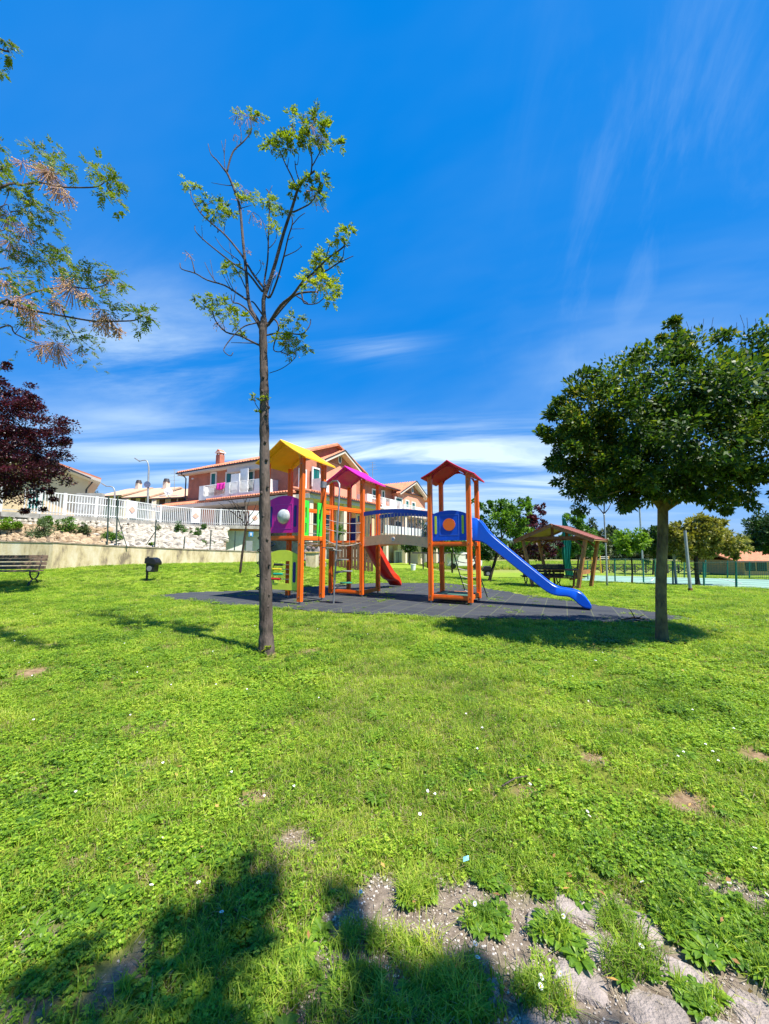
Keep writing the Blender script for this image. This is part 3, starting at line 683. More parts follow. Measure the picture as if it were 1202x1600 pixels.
t1 = thing('slender_tree', 'tall slender tree with grey trunk and sparse new leaves before the playset', 'tree', gp(417, 1020), group='chinaberry trees')
def Zt(zx, zy): return 260+zx/3.756, 150+zy/3.756
rd = random.Random(5)
trunk_px = [(416, 1034, 17), (416.5, 1021, 12.8), (416, 990, 10.6), (415.5, 950, 10.2), (414.5, 880, 9.2), (413.8, 800, 8.6), (413.5, 720, 7.8), (413, 660, 7.4), (413, 600, 7.0), (412, 560, 6.5), (411, 520, 6.5), (412, 506, 6.2), (412, 496, 5)]
tp = []; tr = []
for x, y, w in trunk_px:
    p = Vector(at(x, y, Yt)); tp.append(p); tr.append(w*p.y/F*.98)
cp = curve(tp, 6); crr = np.interp(np.linspace(0, 1, len(cp)), np.linspace(0, 1, len(tr)), tr)
tk = MB().tube(cp, [r*(1+.05*math.sin(i*1.9)+.03*math.sin(i*5.1)) for i, r in enumerate(crr)], 14)
kn = MB()
for (x, y) in ((411, 588), (419, 636), (416, 648), (409, 610), (414, 690), (416, 718), (411, 740), (418, 760), (408, 770), (417, 843), (411, 806), (407, 862), (415, 905), (421, 882), (418, 948), (413, 988), (420, 930)):
    p = Vector(at(x, y, Yt-.085)); kn.ball(p+Vector((0, .020, 0)), .015+.010*rd.random(), 8, 5, (1, .7, 1.2))
tko = tk.build('trunk', M_bark, t1, smooth=True); kn.build('bark_knot', mat('knot_bark', (.085, .065, .055), .9, .3, 20, .6, 40), tko, smooth=True, kind='stuff')
LIMBS = [
 ([(565,1385),(530,1310),(497,1255),(480,1180),(470,1050),(450,850),(435,680),(420,610),(375,490),(345,430)], 17, 7, .10),
 ([(355,450),(375,370),(400,315),(450,270),(490,220),(500,190),(495,150)], 7, 3, .15), ([(350,445),(300,380),(262,340),(245,280)], 6, 2.5, .1),
 ([(345,425),(340,350),(348,255)], 5, 2, .1), ([(341,340),(322,262)], 3, 1.6, .1), ([(372,525),(330,520),(265,508)], 4, 1.6, .1), ([(436,280),(440,230),(430,150)], 4, 2, .1), ([(450,655),(500,640)], 4, 2, .1), ([(412, 310), (418, 250)], 3, 1.4, .1),
 ([(578,1345),(570,1200),(600,1110),(640,980),(690,800),(740,650),(775,540),(820,480),(872,438)], 17, 6, -.15),
 ([(770,555),(740,480),(700,400),(670,330)], 6, 3, -.2), ([(782,500),(760,430),(755,380)], 5, 2.5, -.2), ([(850,455),(855,380),(845,300),(838,240),(840,190)], 6, 3, -.2), ([(860,405),(890,350),(920,295)], 5, 2.5, -.2), ([(745,680),(800,655),(850,625),(885,565)], 7, 3, -.1), ([(710,420),(720,360)],3,2,-.2), ([(770, 400), (778, 345)], 3, 1.5, -.2),
 ([(575,1100),(595,960),(600,800),(605,680),(603,590),(598,560),(585,545)], 8, 3, .25), ([(600,575),(622,525)], 3, 1.5, .25), ([(606,890),(640,850),(648,810)], 4, 2, .25), ([(600, 870), (575, 760), (550, 710), (510, 680)], 3, 1.5, .25),
 ([(608,1180),(650,1080),(690,940),(715,830),(740,750),(736,700)], 8, 3, -.3), ([(740,755),(780,710),(815,685)], 4, 2, -.3), ([(690,942),(760,910),(795,880)], 4, 1.8, -.3), ([(735,780),(810,778)], 3, 1.5, -.3), ([(795, 885), (783, 866)], 2.5, 1.5, -.3), ([(725, 840), (748, 825)], 2.5, 1.5, -.3),
 ([(572,1125),(500,1030),(440,930),(350,820),(270,750),(200,685),(150,600),(142,550)], 10, 3, .35), ([(562,1145),(480,1040),(390,980),(300,910),(215,840),(170,790),(168,760)], 9, 3, .45), ([(212,838),(208,760)], 3, 1.6, .45), ([(432,975),(380,930),(330,890),(285,825)], 5, 2, .4), ([(202,683),(220,650),(262,625)], 4, 2, .35), ([(337,800),(345,740)], 5, 2, .35), ([(385, 950), (368, 855)], 3, 1.6, .4), ([(300,800),(305,740)],3,1.6,.35),
 ([(480,1200),(420,1160),(340,1110),(240,1080),(170,1040),(90,1015),(80,980)], 9, 3, .2), ([(168,1040),(145,950),(108,905)], 5, 2, .2), ([(290,1093),(250,1030),(225,975)], 4, 2, .2), ([(276,1065),(258,960)], 3.5, 1.6, .2), ([(382,1140),(350,1080),(328,1040)], 4, 2, .2), ([(400, 1150), (370, 1090), (350, 1030)], 3, 2, .2),
 ([(562,1375),(490,1270),(430,1220),(390,1210),(380,1165)], 7, 3, -.2), ([(395,1210),(410,1120)], 3, 2, -.2), ([(465,1125),(430,1050),(400,1010),(385,985)], 5, 2, .1), ([(575, 1300), (520, 1220), (500, 1205)], 7, 5, .3),
 ([(592,1345),(640,1290),(700,1220),(760,1165),(830,1150),(890,1150)], 13, 5, .0), ([(603,1335),(670,1230),(740,1170),(800,1090),(850,1050),(940,960),(1040,885),(1045,850)], 12, 4, -.35), ([(930,1028),(1000,985),(1050,960),(1098,938)], 6, 2, -.35), ([(1000,988),(1035,950),(1047,885),(1080,876)], 4, 2, -.35), ([(810,1215),(880,1218),(925,1185)], 6, 3, 0), ([(868,1205),(892,1150)], 4, 2, 0), ([(930,962),(955,890),(960,870)], 4, 2, -.35), ([(760, 1170), (830, 1215)], 5, 4, 0), ([(935, 1025), (850, 1060), (810, 1120)], 5, 3, -.2),
 ([(558,1467),(500,1440),(430,1405),(350,1385),(290,1320),(270,1260)], 8, 4, .1), ([(430,1403),(465,1375)], 4, 2, .1), ([(525,1332),(460,1350),(400,1400),(345,1470),(340,1500),(375,1525),(392,1505)], 5, 2.5, -.25), ([(520,1450),(380,1447)], 4, 1.6, .1), ([(345, 1380), (330, 1320)], 3, 2, .1),
 ([(596,1402),(660,1390),(740,1395),(800,1395),(840,1350),(848,1310)], 7, 3, .15), ([(740,1392),(745,1350)], 3.5, 2, .15), ([(652,1330),(658,1370),(640,1430),(630,1490),(670,1500),(700,1470)], 6, 3, -.1), ([(670, 1500), (740, 1530)], 4, 2, -.1), ([(520,1060),(555,1010),(552,970)],3,2,.3), ([(575,1130),(595,1080),(630,1070)],3,2,.3), ([(600,1180),(620,1100),(640,1050)],4,2,-.3),
]
SEEN = [(572, z_, Yt) for z_ in range(1330, 1500, 12)]; SEENQ = []
for pts, r0, r1, dy in LIMBS:
    big = r0 > 12; q = []
    # spring from the limb it grows on
    x0_, y0_ = pts[0]; bd, bx_, by_, bY = min(((math.hypot(a-x0_, b-y0_), a, b, yy) for a, b, yy in SEEN))
    if bd > 3: pts = [(bx_, by_)]+list(pts)
    h00 = max(0, (1380-pts[0][1])/1200)
    for i, (zx, zy) in enumerate(pts):
        t = i/(len(pts)-1); px, py = Zt(zx, zy)
        # limbs spread in depth as they rise
        h = abs((pts[0][1]-zy)/1200)+.4*abs((pts[0][0]-zx)/1200); yy = bY+dy*3.2*h; q.append(Vector(at(px, py, yy))); SEENQ.append((zx, zy, yy))
    for (xa_, ya_, za_), (xb_, yb_, zb_) in zip(SEENQ, SEENQ[1:]):
        for k in range(9): SEEN.append((xa_+(xb_-xa_)*k/8, ya_+(yb_-ya_)*k/8, za_+(zb_-za_)*k/8))
    SEENQ.clear()
    c = curve(q, 3); m = len(c); rr = [(r0+(r1-r0)*(i/(m-1))**.8)/3.756*Yt/F*.90 for i in range(m)]
    MB().tube(c, rr, 8 if big else 6).build('branch', mat('bark_limb_backlit', (.085, .066, .06), .9, .35, 12, .8, 40), t1, smooth=True)  # limbs get a darker bark than the trunk: their backlit look is in the colour
for pts in ([(421, 583), (438, 577), (452, 568), (463, 556), (460, 545)], [(408, 652), (405, 640), (399, 630), (397, 618)]):
    MB().tube(curve([Vector(at(x, y, Yt)) for x, y in pts], 3), [.008, .003] if False else .0055, 5).build('branch', mat('bark_limb_backlit', (.085, .066, .06), .9, .35, 12, .8, 40), t1, smooth=True)
def cl(lst, Zf, Y, dyf, s): 
    out = []
    for zx, zy, r, k in lst:
        px, py = Zf(zx, zy); y = Y+dyf(zx, zy); out.append((at(px, py, y), r/s*y/F, k))
    return out
def dyt(zx, zy):
    return min((math.hypot(a-zx, b-zy), yy-Yt) for a, b, yy in SEEN)[1]
CL = cl([(a_, b_, r_*.78, k_) for a_, b_, r_, k_ in [(480,130,60,.5),(530,100,40,.5),(560,115,30,.9),(430,110,40,.4),(500,180,50,.5),(740,120,50,1),(800,170,60,1),(880,130,55,1.6),(930,190,50,1.6),(850,240,70,1.6),(900,270,70,1.2),(660,250,60,1.6),(610,300,45,1.4),(710,300,70,1.9),(750,250,50,1.4),
   (820,280,45,.8),(1020,280,30,1),(920,500,50,1.5),(860,560,80,1.6),(910,600,50,1.2),(790,560,50,.6),(830,500,45,1),(740,550,32,1),(125,510,42,1.2),(175,540,28,.7),(270,690,60,1.7),(330,680,70,1.8),(380,700,40,1.1),(330,640,45,1),(240,620,55,.9),(210,640,30,.5),
   (420,540,40,.7),(480,610,55,1.1),(430,610,30,.5),(570,620,50,.9),(630,630,55,1.3),(690,670,40,1),(625,720,30,.6),(640,790,45,1.1),(400,1000,50,1.2),(360,1020,40,.8),(335,990,30,.6),(870,960,50,1.6),(920,950,50,1.5),(970,970,50,1.2),(870,1040,60,1.9),(910,1090,80,2.4),(850,1110,60,1.6),(960,1110,60,1.6),(1000,1150,30,1),(965,1205,38,1.2),(800,1085,30,.7),
   (1070,790,45,1.3),(1020,830,35,1),(960,860,18,.5),(280,1190,50,1.2),(240,1250,55,1.3),(320,1220,60,1.5),(370,1270,50,1.3),(180,1195,28,.8),(400,1260,30,.8),(290,1290,50,.9),(420,1350,35,1),(440,1390,30,.6),(460,1295,25,.6),(740,1310,45,1),(790,1300,35,.8),(680,1330,22,.5),(790,1360,25,.5),
   (640,1440,50,1.2),(720,1450,60,1.5),(790,1440,50,1.3),(760,1500,60,1.3),(830,1490,35,.8),(700,1420,40,1)]], Zt, Yt, dyt, 3.756)
CL += [(at(398, 624, Yt), .05, .8), (at(404, 645, Yt-.05), .03, .4), (at(415, 622, Yt-.1), .04, .6), (at(420, 1012, Yt-.12), .05, .6)]
Vl, stems = compound(CL, 8.0, 3, .029, .10, .3)
fo = npmesh('foliage', Vl, 4, t1, M_china, 'stuff')
sm_ = MB()
for a, b in stems: sm_.beam(a, b, .0025, .0025)
sm_.build('leaf_stalks', M_stem, t1, kind='stuff')
berries([(p, r, int(k)) for p, r, k in cl([(420,120,60,22),(480,150,70,26),(540,150,40,14),(400,230,30,8),(740,190,40,12),(850,200,90,46),(920,250,50,18),(450,560,60,16),(420,630,50,12),(500,700,50,16),(560,750,40,12),(860,590,80,26),(880,470,30,7),(900,1130,80,20),(480,910,25,9),(650,1050,40,8),(130,940,40,8),(730,1470,80,24),(310,1350,60,14),(930,660,30,5),(560,980,40,6)], Zt, Yt, dyt, 3.756)], 4, 'berries', t1, .0075)
# overhanging tree at the left edge: trunk stands outside the picture
Y2 = 4.7
t2 = thing('overhanging_tree', 'chinaberry tree whose leafy berry laden boughs reach in from the left edge', 'tree', (-7.2, 4.9, 0), group='chinaberry trees')
MB().tube(curve([(-7.2, 4.9, -.05), (-7.2, 4.9, 1.2), (-7.25, 4.95, 2.4), (-7.15, 4.9, 3.6), (-7.2, 5, 5.2), (-7.3, 5.1, 6.6)], 5), list(np.linspace(.17, .06, 26)), 12).build('trunk', M_bark, t2, smooth=True)
def Z2(zx, zy): return zx/3.808, 180+zy/3.808
B2 = [([(0,432),(130,415),(230,400),(350,425),(470,430),(575,425),(620,400)], 15, 5, (-7.2, 5, 4.9)), ([(0,545),(60,570),(160,575)], 7, 3, (-7.2, 5, 4.6)), ([(0,690),(80,715),(160,730)], 7, 3, (-7.2, 5, 4.3)), ([(0,810),(60,840),(160,885)], 6, 3, (-7.2, 5, 4.2)), ([(0,915),(90,955),(200,965)], 8, 4, (-7.15, 5, 3.9)),
  ([(0,1118),(60,1125),(150,1070),(250,1040),(400,1020),(520,1030),(610,1015),(650, 990)], 14, 4, (-7.15, 4.95, 2.9)), ([(20,1120),(60,1128),(180,1160),(380,1195),(560,1225),(700,1225),(800,1220),(850,1195)], 14, 5, None), ([(370,1150),(400,1230),(440,1310),(470,1360)], 6, 3, None), ([(0,1265),(90,1300),(180,1345),(260,1375)], 10, 5, (-7.2, 4.9, 2.6)), ([(92,1298),(130,1250),(170,1215)], 4, 2, None),
  ([(300,412),(290,330),(320,200)], 4, 2, None), ([(60,430),(30,520),(0,560)], 4, 2, None), ([(130,415),(160,300),(110,250)], 4, 1.5, None), ([(260,1040),(250,960),(220,880)], 4, 2, None), ([(400,1020),(420,960)], 4, 2, None), ([(0, 330), (-60, 300)], 4, 3, (-7.2, 5, 5.4)), ([(0, 200), (-60, 230)], 4, 3, (-7.2, 5, 5.6))]
for pts, r0, r1, org in B2:
    q = [Vector(at(*Z2(a, b), Y2+.25*math.sin(b*.01)+.3*math.sin(a*.006))) for a, b in pts]
    if org is not None: o_ = Vector(org); q = [o_, o_.lerp(q[0], .5)+ZU*.1]+q
    c = curve(q, 4); m = len(c); MB().tube(c, [(r0+(r1-r0)*(i/(m-1))**.8)/3.808*Y2/F*.6 for i in range(m)], 7).build('branch', M_bark, t2, smooth=True)
dy2 = lambda a, b: .25*math.sin(b*.01)+.3*math.sin(a*.006)
C2 = cl([(210,210,60,1.6),(260,240,70,1.9),(320,190,35,.8),(350,190,20,.5),(340,280,80,2),(390,330,60,1.6),(435,330,35,.8),(300,330,60,1),(20,390,70,2),(60,420,50,1.5),(110,450,70,1.6),(160,480,70,1.8),(200,430,70,1.5),(150,550,70,1.8),(220,550,80,2),(290,600,60,1.5),(330,580,50,1.2),(545,310,45,1.4),(600,330,60,1.6),(640,400,70,2),(690,370,45,1.4),(620,460,50,1.3),(690,500,40,1.1),(700,570,22,.5),(745,450,25,.7),
   (200,640,70,1.2),(290,690,70,1.8),(240,750,90,2.2),(330,780,60,1.6),(160,800,80,1.8),(220,850,110,3.2),(300,870,110,3.4),(370,900,90,2.6),(400,830,50,1.2),(440,940,90,2.4),(500,960,80,2),(540,930,50,1.3),(620,910,50,1),(660,960,70,1.6),(710,980,50,1.2),(760,1020,28,.6),(630,1060,45,1.2),(60,830,60,1.4),(80,960,80,1.5),(130,1010,80,1.4),(200,960,90,1.6),(250,1090,60,1),(340,1080,60,1),
   (800,1180,50,1.3),(850,1190,60,1.6),(900,1180,50,1.3),(830,1260,35,.8),(620,1140,70,1.3),(560,1090,60,1),(300,1260,50,.9),(370,1290,70,1.4),(440,1310,70,1.5),(490,1340,60,1.4),(540,1390,30,.6),(15,185,45,1),(10,240,30,.6),(25,300,45,1),(45,330,25,.5),(100,1130,70,1),(180,1220,60,.8),(20,700,60,1),(30,1000,60,1.1),(20,600,60,1),
   (-120,300,160,3),(-140,600,200,4),(-160,900,200,4),(-200,1150,180,3)], Z2, Y2, dy2, 3.808)
C2 += [(at(8, 62, Y2), .09, 1.3), (at(14, 88, Y2), .08, 1.2), (at(2, 110, Y2), .06, .8), (at(22, 76, Y2), .05, .6), (at(-25, 90, Y2), .2, 2)]
for i in range(46): C2.append(((-7.2+rd.gauss(0, 1.1), 5.2+rd.gauss(0, 1.1), 5.6+rd.gauss(0, .9)), .35, 1.6))
C2 = [c for c in C2 if not (c[0][0] > -4.9 and c[0][2] > 5.6 and c[1] > .3)]
Vl, stems = compound(C2, 6.2, 8, .026, .12, .0)
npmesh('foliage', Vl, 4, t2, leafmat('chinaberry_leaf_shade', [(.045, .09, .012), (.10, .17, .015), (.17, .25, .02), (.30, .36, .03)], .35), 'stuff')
MB().tube(curve([Vector((-7.2, 5, 6.2)), Vector((-6.2, 4.9, 6.9)), Vector(at(-20, 90, Y2)), Vector(at(14, 80, Y2))], 4), .012, 5).build('branch', M_bark, t2, smooth=True)
sm_ = MB()
for a, b in stems: sm_.beam(a, b, .003, .003)
sm_.build('leaf_stalks', M_stem, t2, kind='stuff')
berries([(p, r, int(k*1.7)) for p, r, k in cl([(290,380,110,75),(250,340,80,40),(400,500,60,30),(350,460,80,40),(130,300,60,26),(50,620,100,40),(150,700,80,35),(60,780,90,36),(180,1200,90,40),(160,1130,80,34),(250,1400,80,40),(330,1400,110,70),(640,1230,90,54),(700,1290,50,30),(600,1260,60,26),(430,1060,110,60),(520,1090,60,30),(380,1000,70,30),(330,1130,70,30),(200,1270,50,18),(480,1400,40,12),(20,1010,60,26),(90,1130,90,34),(640,980,50,14),(600,1180,60,22)], Z2, Y2, dy2, 3.808)], 5, 'berries', t2, .0085)

# ------------------------------------------------------------------ leafy crowns
def crown(ell, nclump, nleaf, lsize, seed, clr=.32, shell=.5, up=.35, flat=1.0, droop=0, keep=None, wp=1.0):
    """ell: list of (centre, radii). Leaves gathered in clumps through the volume."""
    rs = np.random.RandomState(seed); wts = np.array([np.prod(r) for c, r in ell]); wts = wts**wp; wts = wts/wts.sum()
    cc = []
    for _ in range(nclump):
        c, r = ell[rs.choice(len(ell), p=wts)]; d = unit(rs.normal(size=3)); t = rs.uniform(shell, 1)**.5
        if rs.rand() < .25: t = rs.uniform(.1, .9)
        p = np.array(c)+d*np.array(r)*t; 
        if keep and not keep(p): continue
        cc.append((p, d, np.mean(r)*clr*rs.uniform(.6, 1.35)))
    per = nleaf//max(1, len(cc)); P = []; DD = []; NN = []
    for p, d, r in cc:
        k = int(per*rs.uniform(.7, 1.3)); o = unit(rs.normal(size=(k, 3))); q = p+o*r*(rs.uniform(0, 1, (k, 1))**.45)*np.array([1, 1, .75*flat])
        P.append(q); DD.append(unit(o*.6+d*.5+rs.normal(size=(k, 3))*.6-np.array([0, 0, droop]))); NN.append(unit(rs.normal(size=(k, 3))*.7+np.array([0, 0, 1])+d*.4))
    P = np.concatenate(P); DD = np.concatenate(DD); NN = np.concatenate(NN); s = lsize*rs.uniform(.65, 1.3, len(P))
    return leafquads(P, DD, NN, s, s*.5), cc
def tree(name, label, base, ell, lm, nclump, nleaf, ls, r0, r1, bark, seed, cat='tree', group=None, fork=None, limbs=9, **k):
    t = thing(name, label, cat, base, group=group); Vv, cc = crown(ell, nclump, nleaf, ls, seed, **k); rs = random.Random(seed)
    b = Vector(base); c0 = Vector(ell[0][0]); f = Vector(fork) if fork else b.lerp(Vector((c0.x, c0.y, c0.z-ell[0][1][2]*.55)), 1)
    pts = [b-ZU*.05, b+ZU*.05, b.lerp(f, .35)+Vector((rs.uniform(-.03, .03), 0, 0))*(f-b).length*.5, b.lerp(f, .7), f]
    cv_ = curve(pts, 5); n = len(cv_); MB().tube(cv_, [r0*(1.5, 1.45, 1.4, 1.36, 1.3, 1.2, 1.12, 1.06, 1.02)[min(i, 8)]*(1-(i/(n-1))*(1-r1/r0)) for i in range(n)], 12).build('trunk', bark, t, smooth=True)
    ch = rs.sample(cc, min(limbs, len(cc)))
    for p, d, r in ch:
        p = Vector(p); st = f+(b-f)*rs.uniform(0, .12); m_ = st.lerp(p, .5)+ZU*(p-st).length*.12
        MB().tube(curve([st, m_, p], 4), list(np.linspace(r1*.55, r1*.12, 9)), 6).build('branch', bark, t, smooth=True)
    npmesh('crown', Vv, 4, t, lm, 'stuff'); return t
M_priv = leafmat('glossy_leaf', [(.013, .035, .010), (.026, .066, .012), (.050, .11, .014), (.14, .20, .018), (.34, .28, .03)], .36, .5, spec=.35)
gb = gp(1035, 1001); Yr = gb[1]; Yc0 = Yr-.35
def E(px, py, Y, rx, ry, rz): return (at(px, py, Y), (rx, ry, rz))
el = [E(1045, 655, Yc0+.0, 1.45, 1.35, 1.10), E(945, 680, Yc0+.1, .9, .85, .95), E(1110, 600, Yc0, 1.05, 1.0, .85), E(1180, 660, Yc0+.1, 1.25, 1.2, 1.0), E(1000, 735, Yc0-.1, 1.0, .9, .45), E(912, 635, Yc0+.1, .48, .5, .5), E(1220, 590, Yc0+.2, .9, .9, .7), E(1100, 745, Yc0+.1, .8, .8, .38), E(950, 765, Yc0, .70, .7, .32), E(1040, 762, Yc0, .8, .7, .30), E(1140, 768, Yc0, .80, .7, .30), E(915, 735, Yc0, .42, .5, .5), E(890, 690, Yc0, .40, .5, .6), E(1050, 530, Yc0, .5, .5, .3)]
tree('round_crowned_tree', 'broad evergreen tree with glossy dark leaves and mossy trunk standing on the lawn right', gb, el, M_priv, 600, 78000, .074, .078, .07, M_bark2, 21, fork=at(1036, 775, Yr), limbs=14, clr=.19, shell=.5, up=.3, wp=.7)
mb = MB(); rr_ = random.Random(3)
for i in range(30):
    px = rr_.uniform(880, 1202); py = 500+(1-min(1, max(0, (px-900)/220)))*110+rr_.uniform(0, 30); a = Vector(at(px, py, Yr)); mb.beam(a-ZU*.1, a+Vector((rr_.uniform(-.08, .1), 0, rr_.uniform(.1, .24))), .004, .004)
mb.build('twigs', M_bark3, [o for o in bpy.data.objects if o.name.startswith('round_crowned_tree')][0], kind='stuff')
# purple plum at the left edge
M_plum = leafmat('plum_leaf', [(.014, .004, .008), (.034, .008, .015), (.075, .011, .022), (.15, .017, .025)], .25, .4)
Yp = 12.0; pb = (-13.2, Yp, gz(-13.2, Yp))
el = [E(-10, 690, Yp, 2.0, 1.8, 2.0), E(60, 680, Yp, .95, 1.1, 1.2), E(45, 745, Yp-.2, 1.1, 1.1, .85), E(-20, 610, Yp, 1.1, 1.2, .9), E(25, 625, Yp, .7, .8, .55), E(-110, 680, Yp, 2.2, 2, 2.2), E(75, 790, Yp, .3, .4, .12), E(20, 785, Yp, .9, .9, .3), E(40, 720, Yp, 1.3, 1.2, 1.2), E(10, 650, Yp, 1.1, 1.0, .9), E(-5, 596, Yp, .9, .9, .6), E(40, 622, Yp, .5, .6, .4), E(70, 770, Yp, .6, .5, .3)]
tree('plum_tree', 'dark purple leaved plum tree above the bench at the left edge', pb, el, M_plum, 520, 64000, .085, .13, .1, M_bark3, 31, limbs=16, clr=.2, shell=.35, flat=.6, group='purple leaved plum trees')
# unseen tree behind the viewer whose shade falls across the foreground
def over(sx, sy, z): return (sx-SH.x*z/math.tan(EL), sy-SH.y*z/math.tan(EL), z)
el = [(over(-.74, 1.30, 5.6), (.38, .36, .22)), (over(-.60, 1.64, 5.7), (.22, .22, .15)), (over(-.25, 1.0, 5.5), (.5, .42, .25)), (over(.12, 1.12, 5.8), (.42, .32, .2)), (over(.50, 1.12, 5.6), (.42, .24, .2)), (over(.15, 1.28, 5.7), (.34, .2, .15)), (over(-.15, 1.62, 5.8), (.09, .17, .1)), (over(-.9, .8, 5.8), (.7, .6, .3)), (over(.4, .3, 6), (1.1, .8, .6)), (over(-.4, -.2, 6.4), (1.2, .9, .7)), (over(.7, -.7, 6.2), (1.2, .9, .7))]
tree('shade_tree', 'tree standing behind the viewer that shades the foreground grass', (3.6, -2.6, 0), el, M_priv, 300, 14000, .08, .1, .08, M_bark2, 41, fork=(3.6, -2.5, 4.9), clr=.34, shell=.05, wp=.35)

# ------------------------------------------------------------------ trees of the middle distance and beyond
G_fresh = leafmat('fresh_green_leaf', [(.03, .075, .008), (.06, .15, .012), (.12, .25, .02), (.20, .32, .03)], .35)
G_dark = leafmat('dark_green_leaf', [(.012, .03, .008), (.025, .06, .012), (.045, .10, .018), (.08, .15, .025)], .2)
G_olive = leafmat('olive_leaf', [(.07, .08, .012), (.18, .18, .03), (.30, .29, .05), (.44, .38, .07)], .25)
G_lime = leafmat('lime_leaf', [(.07, .15, .012), (.13, .25, .02), (.20, .33, .03), (.30, .42, .05)], .4)
def ptree(name, label, bx, by, Y, ells, lm, seed, trw=5, nl=5000, ls=.16, ncl=70, group=None, **k):
    base = at(bx, by, Y) if Y else gp(bx, by)
    if Y: base = (base[0], base[1], gz(base[0], base[1]))
    Y = base[1]; el = [((at(a, b, Y)), (rx*Y/F, ((rx+rz)/2)*Y/F, rz*Y/F)) for a, b, rx, rz in ells]
    w = trw*Y/F/2
    return tree(name, label, base, el, lm, ncl, nl, ls, w, w*.7, M_bark3 if k.get('bark') is None else k.pop('bark'), seed, group=group, limbs=7, **{a: b for a, b in k.items() if a != 'bark'})
ptree('leafy_tree', 'fresh green tree behind the right tower next to a black litter bin', 765, 909, None, [(785, 820, 38, 30), (755, 850, 25, 25), (800, 795, 34, 18), (770, 790, 22, 14), (820, 840, 18, 22), (735, 790, 14, 10), (728, 772, 12, 8), (812, 782, 16, 8)], G_fresh, 51, 5, 9000, .15, 110, clr=.26, shell=.3)
ptree('plum_tree', 'purple leaved tree behind the gazebo ridge and the green tree', 818, 890, 30, [(828, 840, 32, 34), (850, 810, 16, 18), (810, 815, 24, 20), (845, 795, 14, 10), (800, 862, 16, 14), (862, 850, 16, 18)], M_plum, 52, 4, 7000, .22, 90, group='purple leaved plum trees', clr=.24, shell=.3)
ptree('maple_tree', 'rounded bright green tree directly behind the gazebo roof', 900, 882, 34, [(905, 845, 28, 26), (898, 818, 18, 18), (920, 850, 18, 20), (888, 855, 14, 22)], leafmat('maple_leaf', [(.02, .06, .008), (.05, .12, .012), (.09, .2, .02), (.16, .28, .03)], .3), 53, 3, 7000, .24, 80, clr=.26, shell=.4)
ptree('young_tree', 'small lime green young tree on a thin trunk beside the court', 988, 912, None, [(986, 843, 25, 16), (975, 852, 14, 12), (1000, 845, 14, 14), (986, 862, 12, 9)], G_lime, 54, 2.6, 3200, .15, 60, clr=.28, shell=.2)
ptree('olive_tree', 'broad olive and yellow green tree by the court fence', 1091, 915, None, [(1085, 838, 38, 30), (1060, 850, 26, 26), (1120, 845, 38, 26), (1095, 822, 34, 14), (1145, 855, 20, 17), (1045, 830, 10, 14)], G_olive, 55, 6.5, 12000, .16, 150, clr=.24, shell=.3)
ptree('oak_tree', 'dark green tree cut by the right edge above the tan hut', 1225, 890, 30, [(1215, 832, 46, 32), (1190, 835, 22, 26), (1240, 810, 30, 16), (1175, 850, 12, 12)], G_dark, 56, 6, 10000, .24, 110, clr=.24, shell=.35, bark=None)
ptree('oak_tree', 'dark green tree behind the mossy trunk on the lawn', 1020, 885, 44, [(1022, 845, 20, 24), (1030, 825, 14, 14), (1010, 860, 12, 18), (1040, 850, 18, 22)], G_dark, 57, 3, 6000, .32, 70, clr=.26, shell=.35)
far = [(748, 868, 110, 16, 12), (690, 868, 90, 22, 14), (940, 850, 90, 10, 22), (925, 842, 100, 9, 24), (955, 862, 95, 16, 18), (972, 858, 95, 14, 16), (990, 865, 110, 20, 16), (1045, 866, 120, 16, 14), (1075, 862, 100, 20, 16), (1130, 866, 110, 24, 14), (1165, 868, 120, 22, 12), (1200, 866, 110, 20, 14), (905, 866, 120, 20, 16), (870, 866, 120, 22, 14), (835, 868, 120, 22, 12), (790, 866, 120, 22, 14), (1240, 864, 100, 24, 18), (935, 866, 110, 16, 16), (958, 838, 110, 6, 14), (1010, 862, 130, 14, 14)]
LBL = ['beyond the meadow behind the playset bridge', 'left of the far trees seen under the arched bridge', 'behind the gazebo eave', 'rising behind the gazebo roof', 'left of the slim grey sapling', 'right of the slim grey sapling', 'behind the lime green young tree', 'behind the olive tree, left side', 'behind the middle of the olive tree', 'between the olive tree and the tan hut', 'behind the tan hut roof', 'at the right edge behind the hut', 'behind the teal net', 'behind the gazebo table', 'behind the gazebo posts', 'behind the litter bin tree', 'outside the right edge', 'just right of the gazebo roof', 'the narrow spire beside the sapling', 'behind the dark oak']
for i, (px, py, Y, rx, rz) in enumerate(far):
    x = (px-601)/F*Y; bz = gz(x, Y); w = rx*Y/F; h = rz*Y/F*1.0; c = (x, Y, at(px, py, Y)[2]+h*.1); 
    h2 = max(h, (c[2]-bz)*.75)
    tree('distant_tree', ('grey green ' if i % 3 == 0 else 'dark green ')+('conical' if rx < 11 else 'bushy')+' far tree '+LBL[i], (x, Y, bz), [(c, (w, w, h2)), ((c[0]+w*.5, Y, c[2]-h*.3), (w*.7, w*.7, h2*.7)), ((c[0]-w*.55, Y, c[2]-h*.25), (w*.6, w*.6, h2*.75))],
         leafmat('far_leaf_%d' % (i % 3), [[(.025, .045, .02), (.05, .08, .03), (.09, .12, .05)], [(.015, .035, .012), (.03, .065, .02), (.06, .10, .03)], [(.03, .05, .015), (.07, .10, .02), (.12, .15, .04)]][i % 3], .15), 34, 2200, .75*Y/100, w*.06, w*.04, M_bark3, 100+i, group='trees along the horizon', limbs=2, clr=.36, shell=.2)
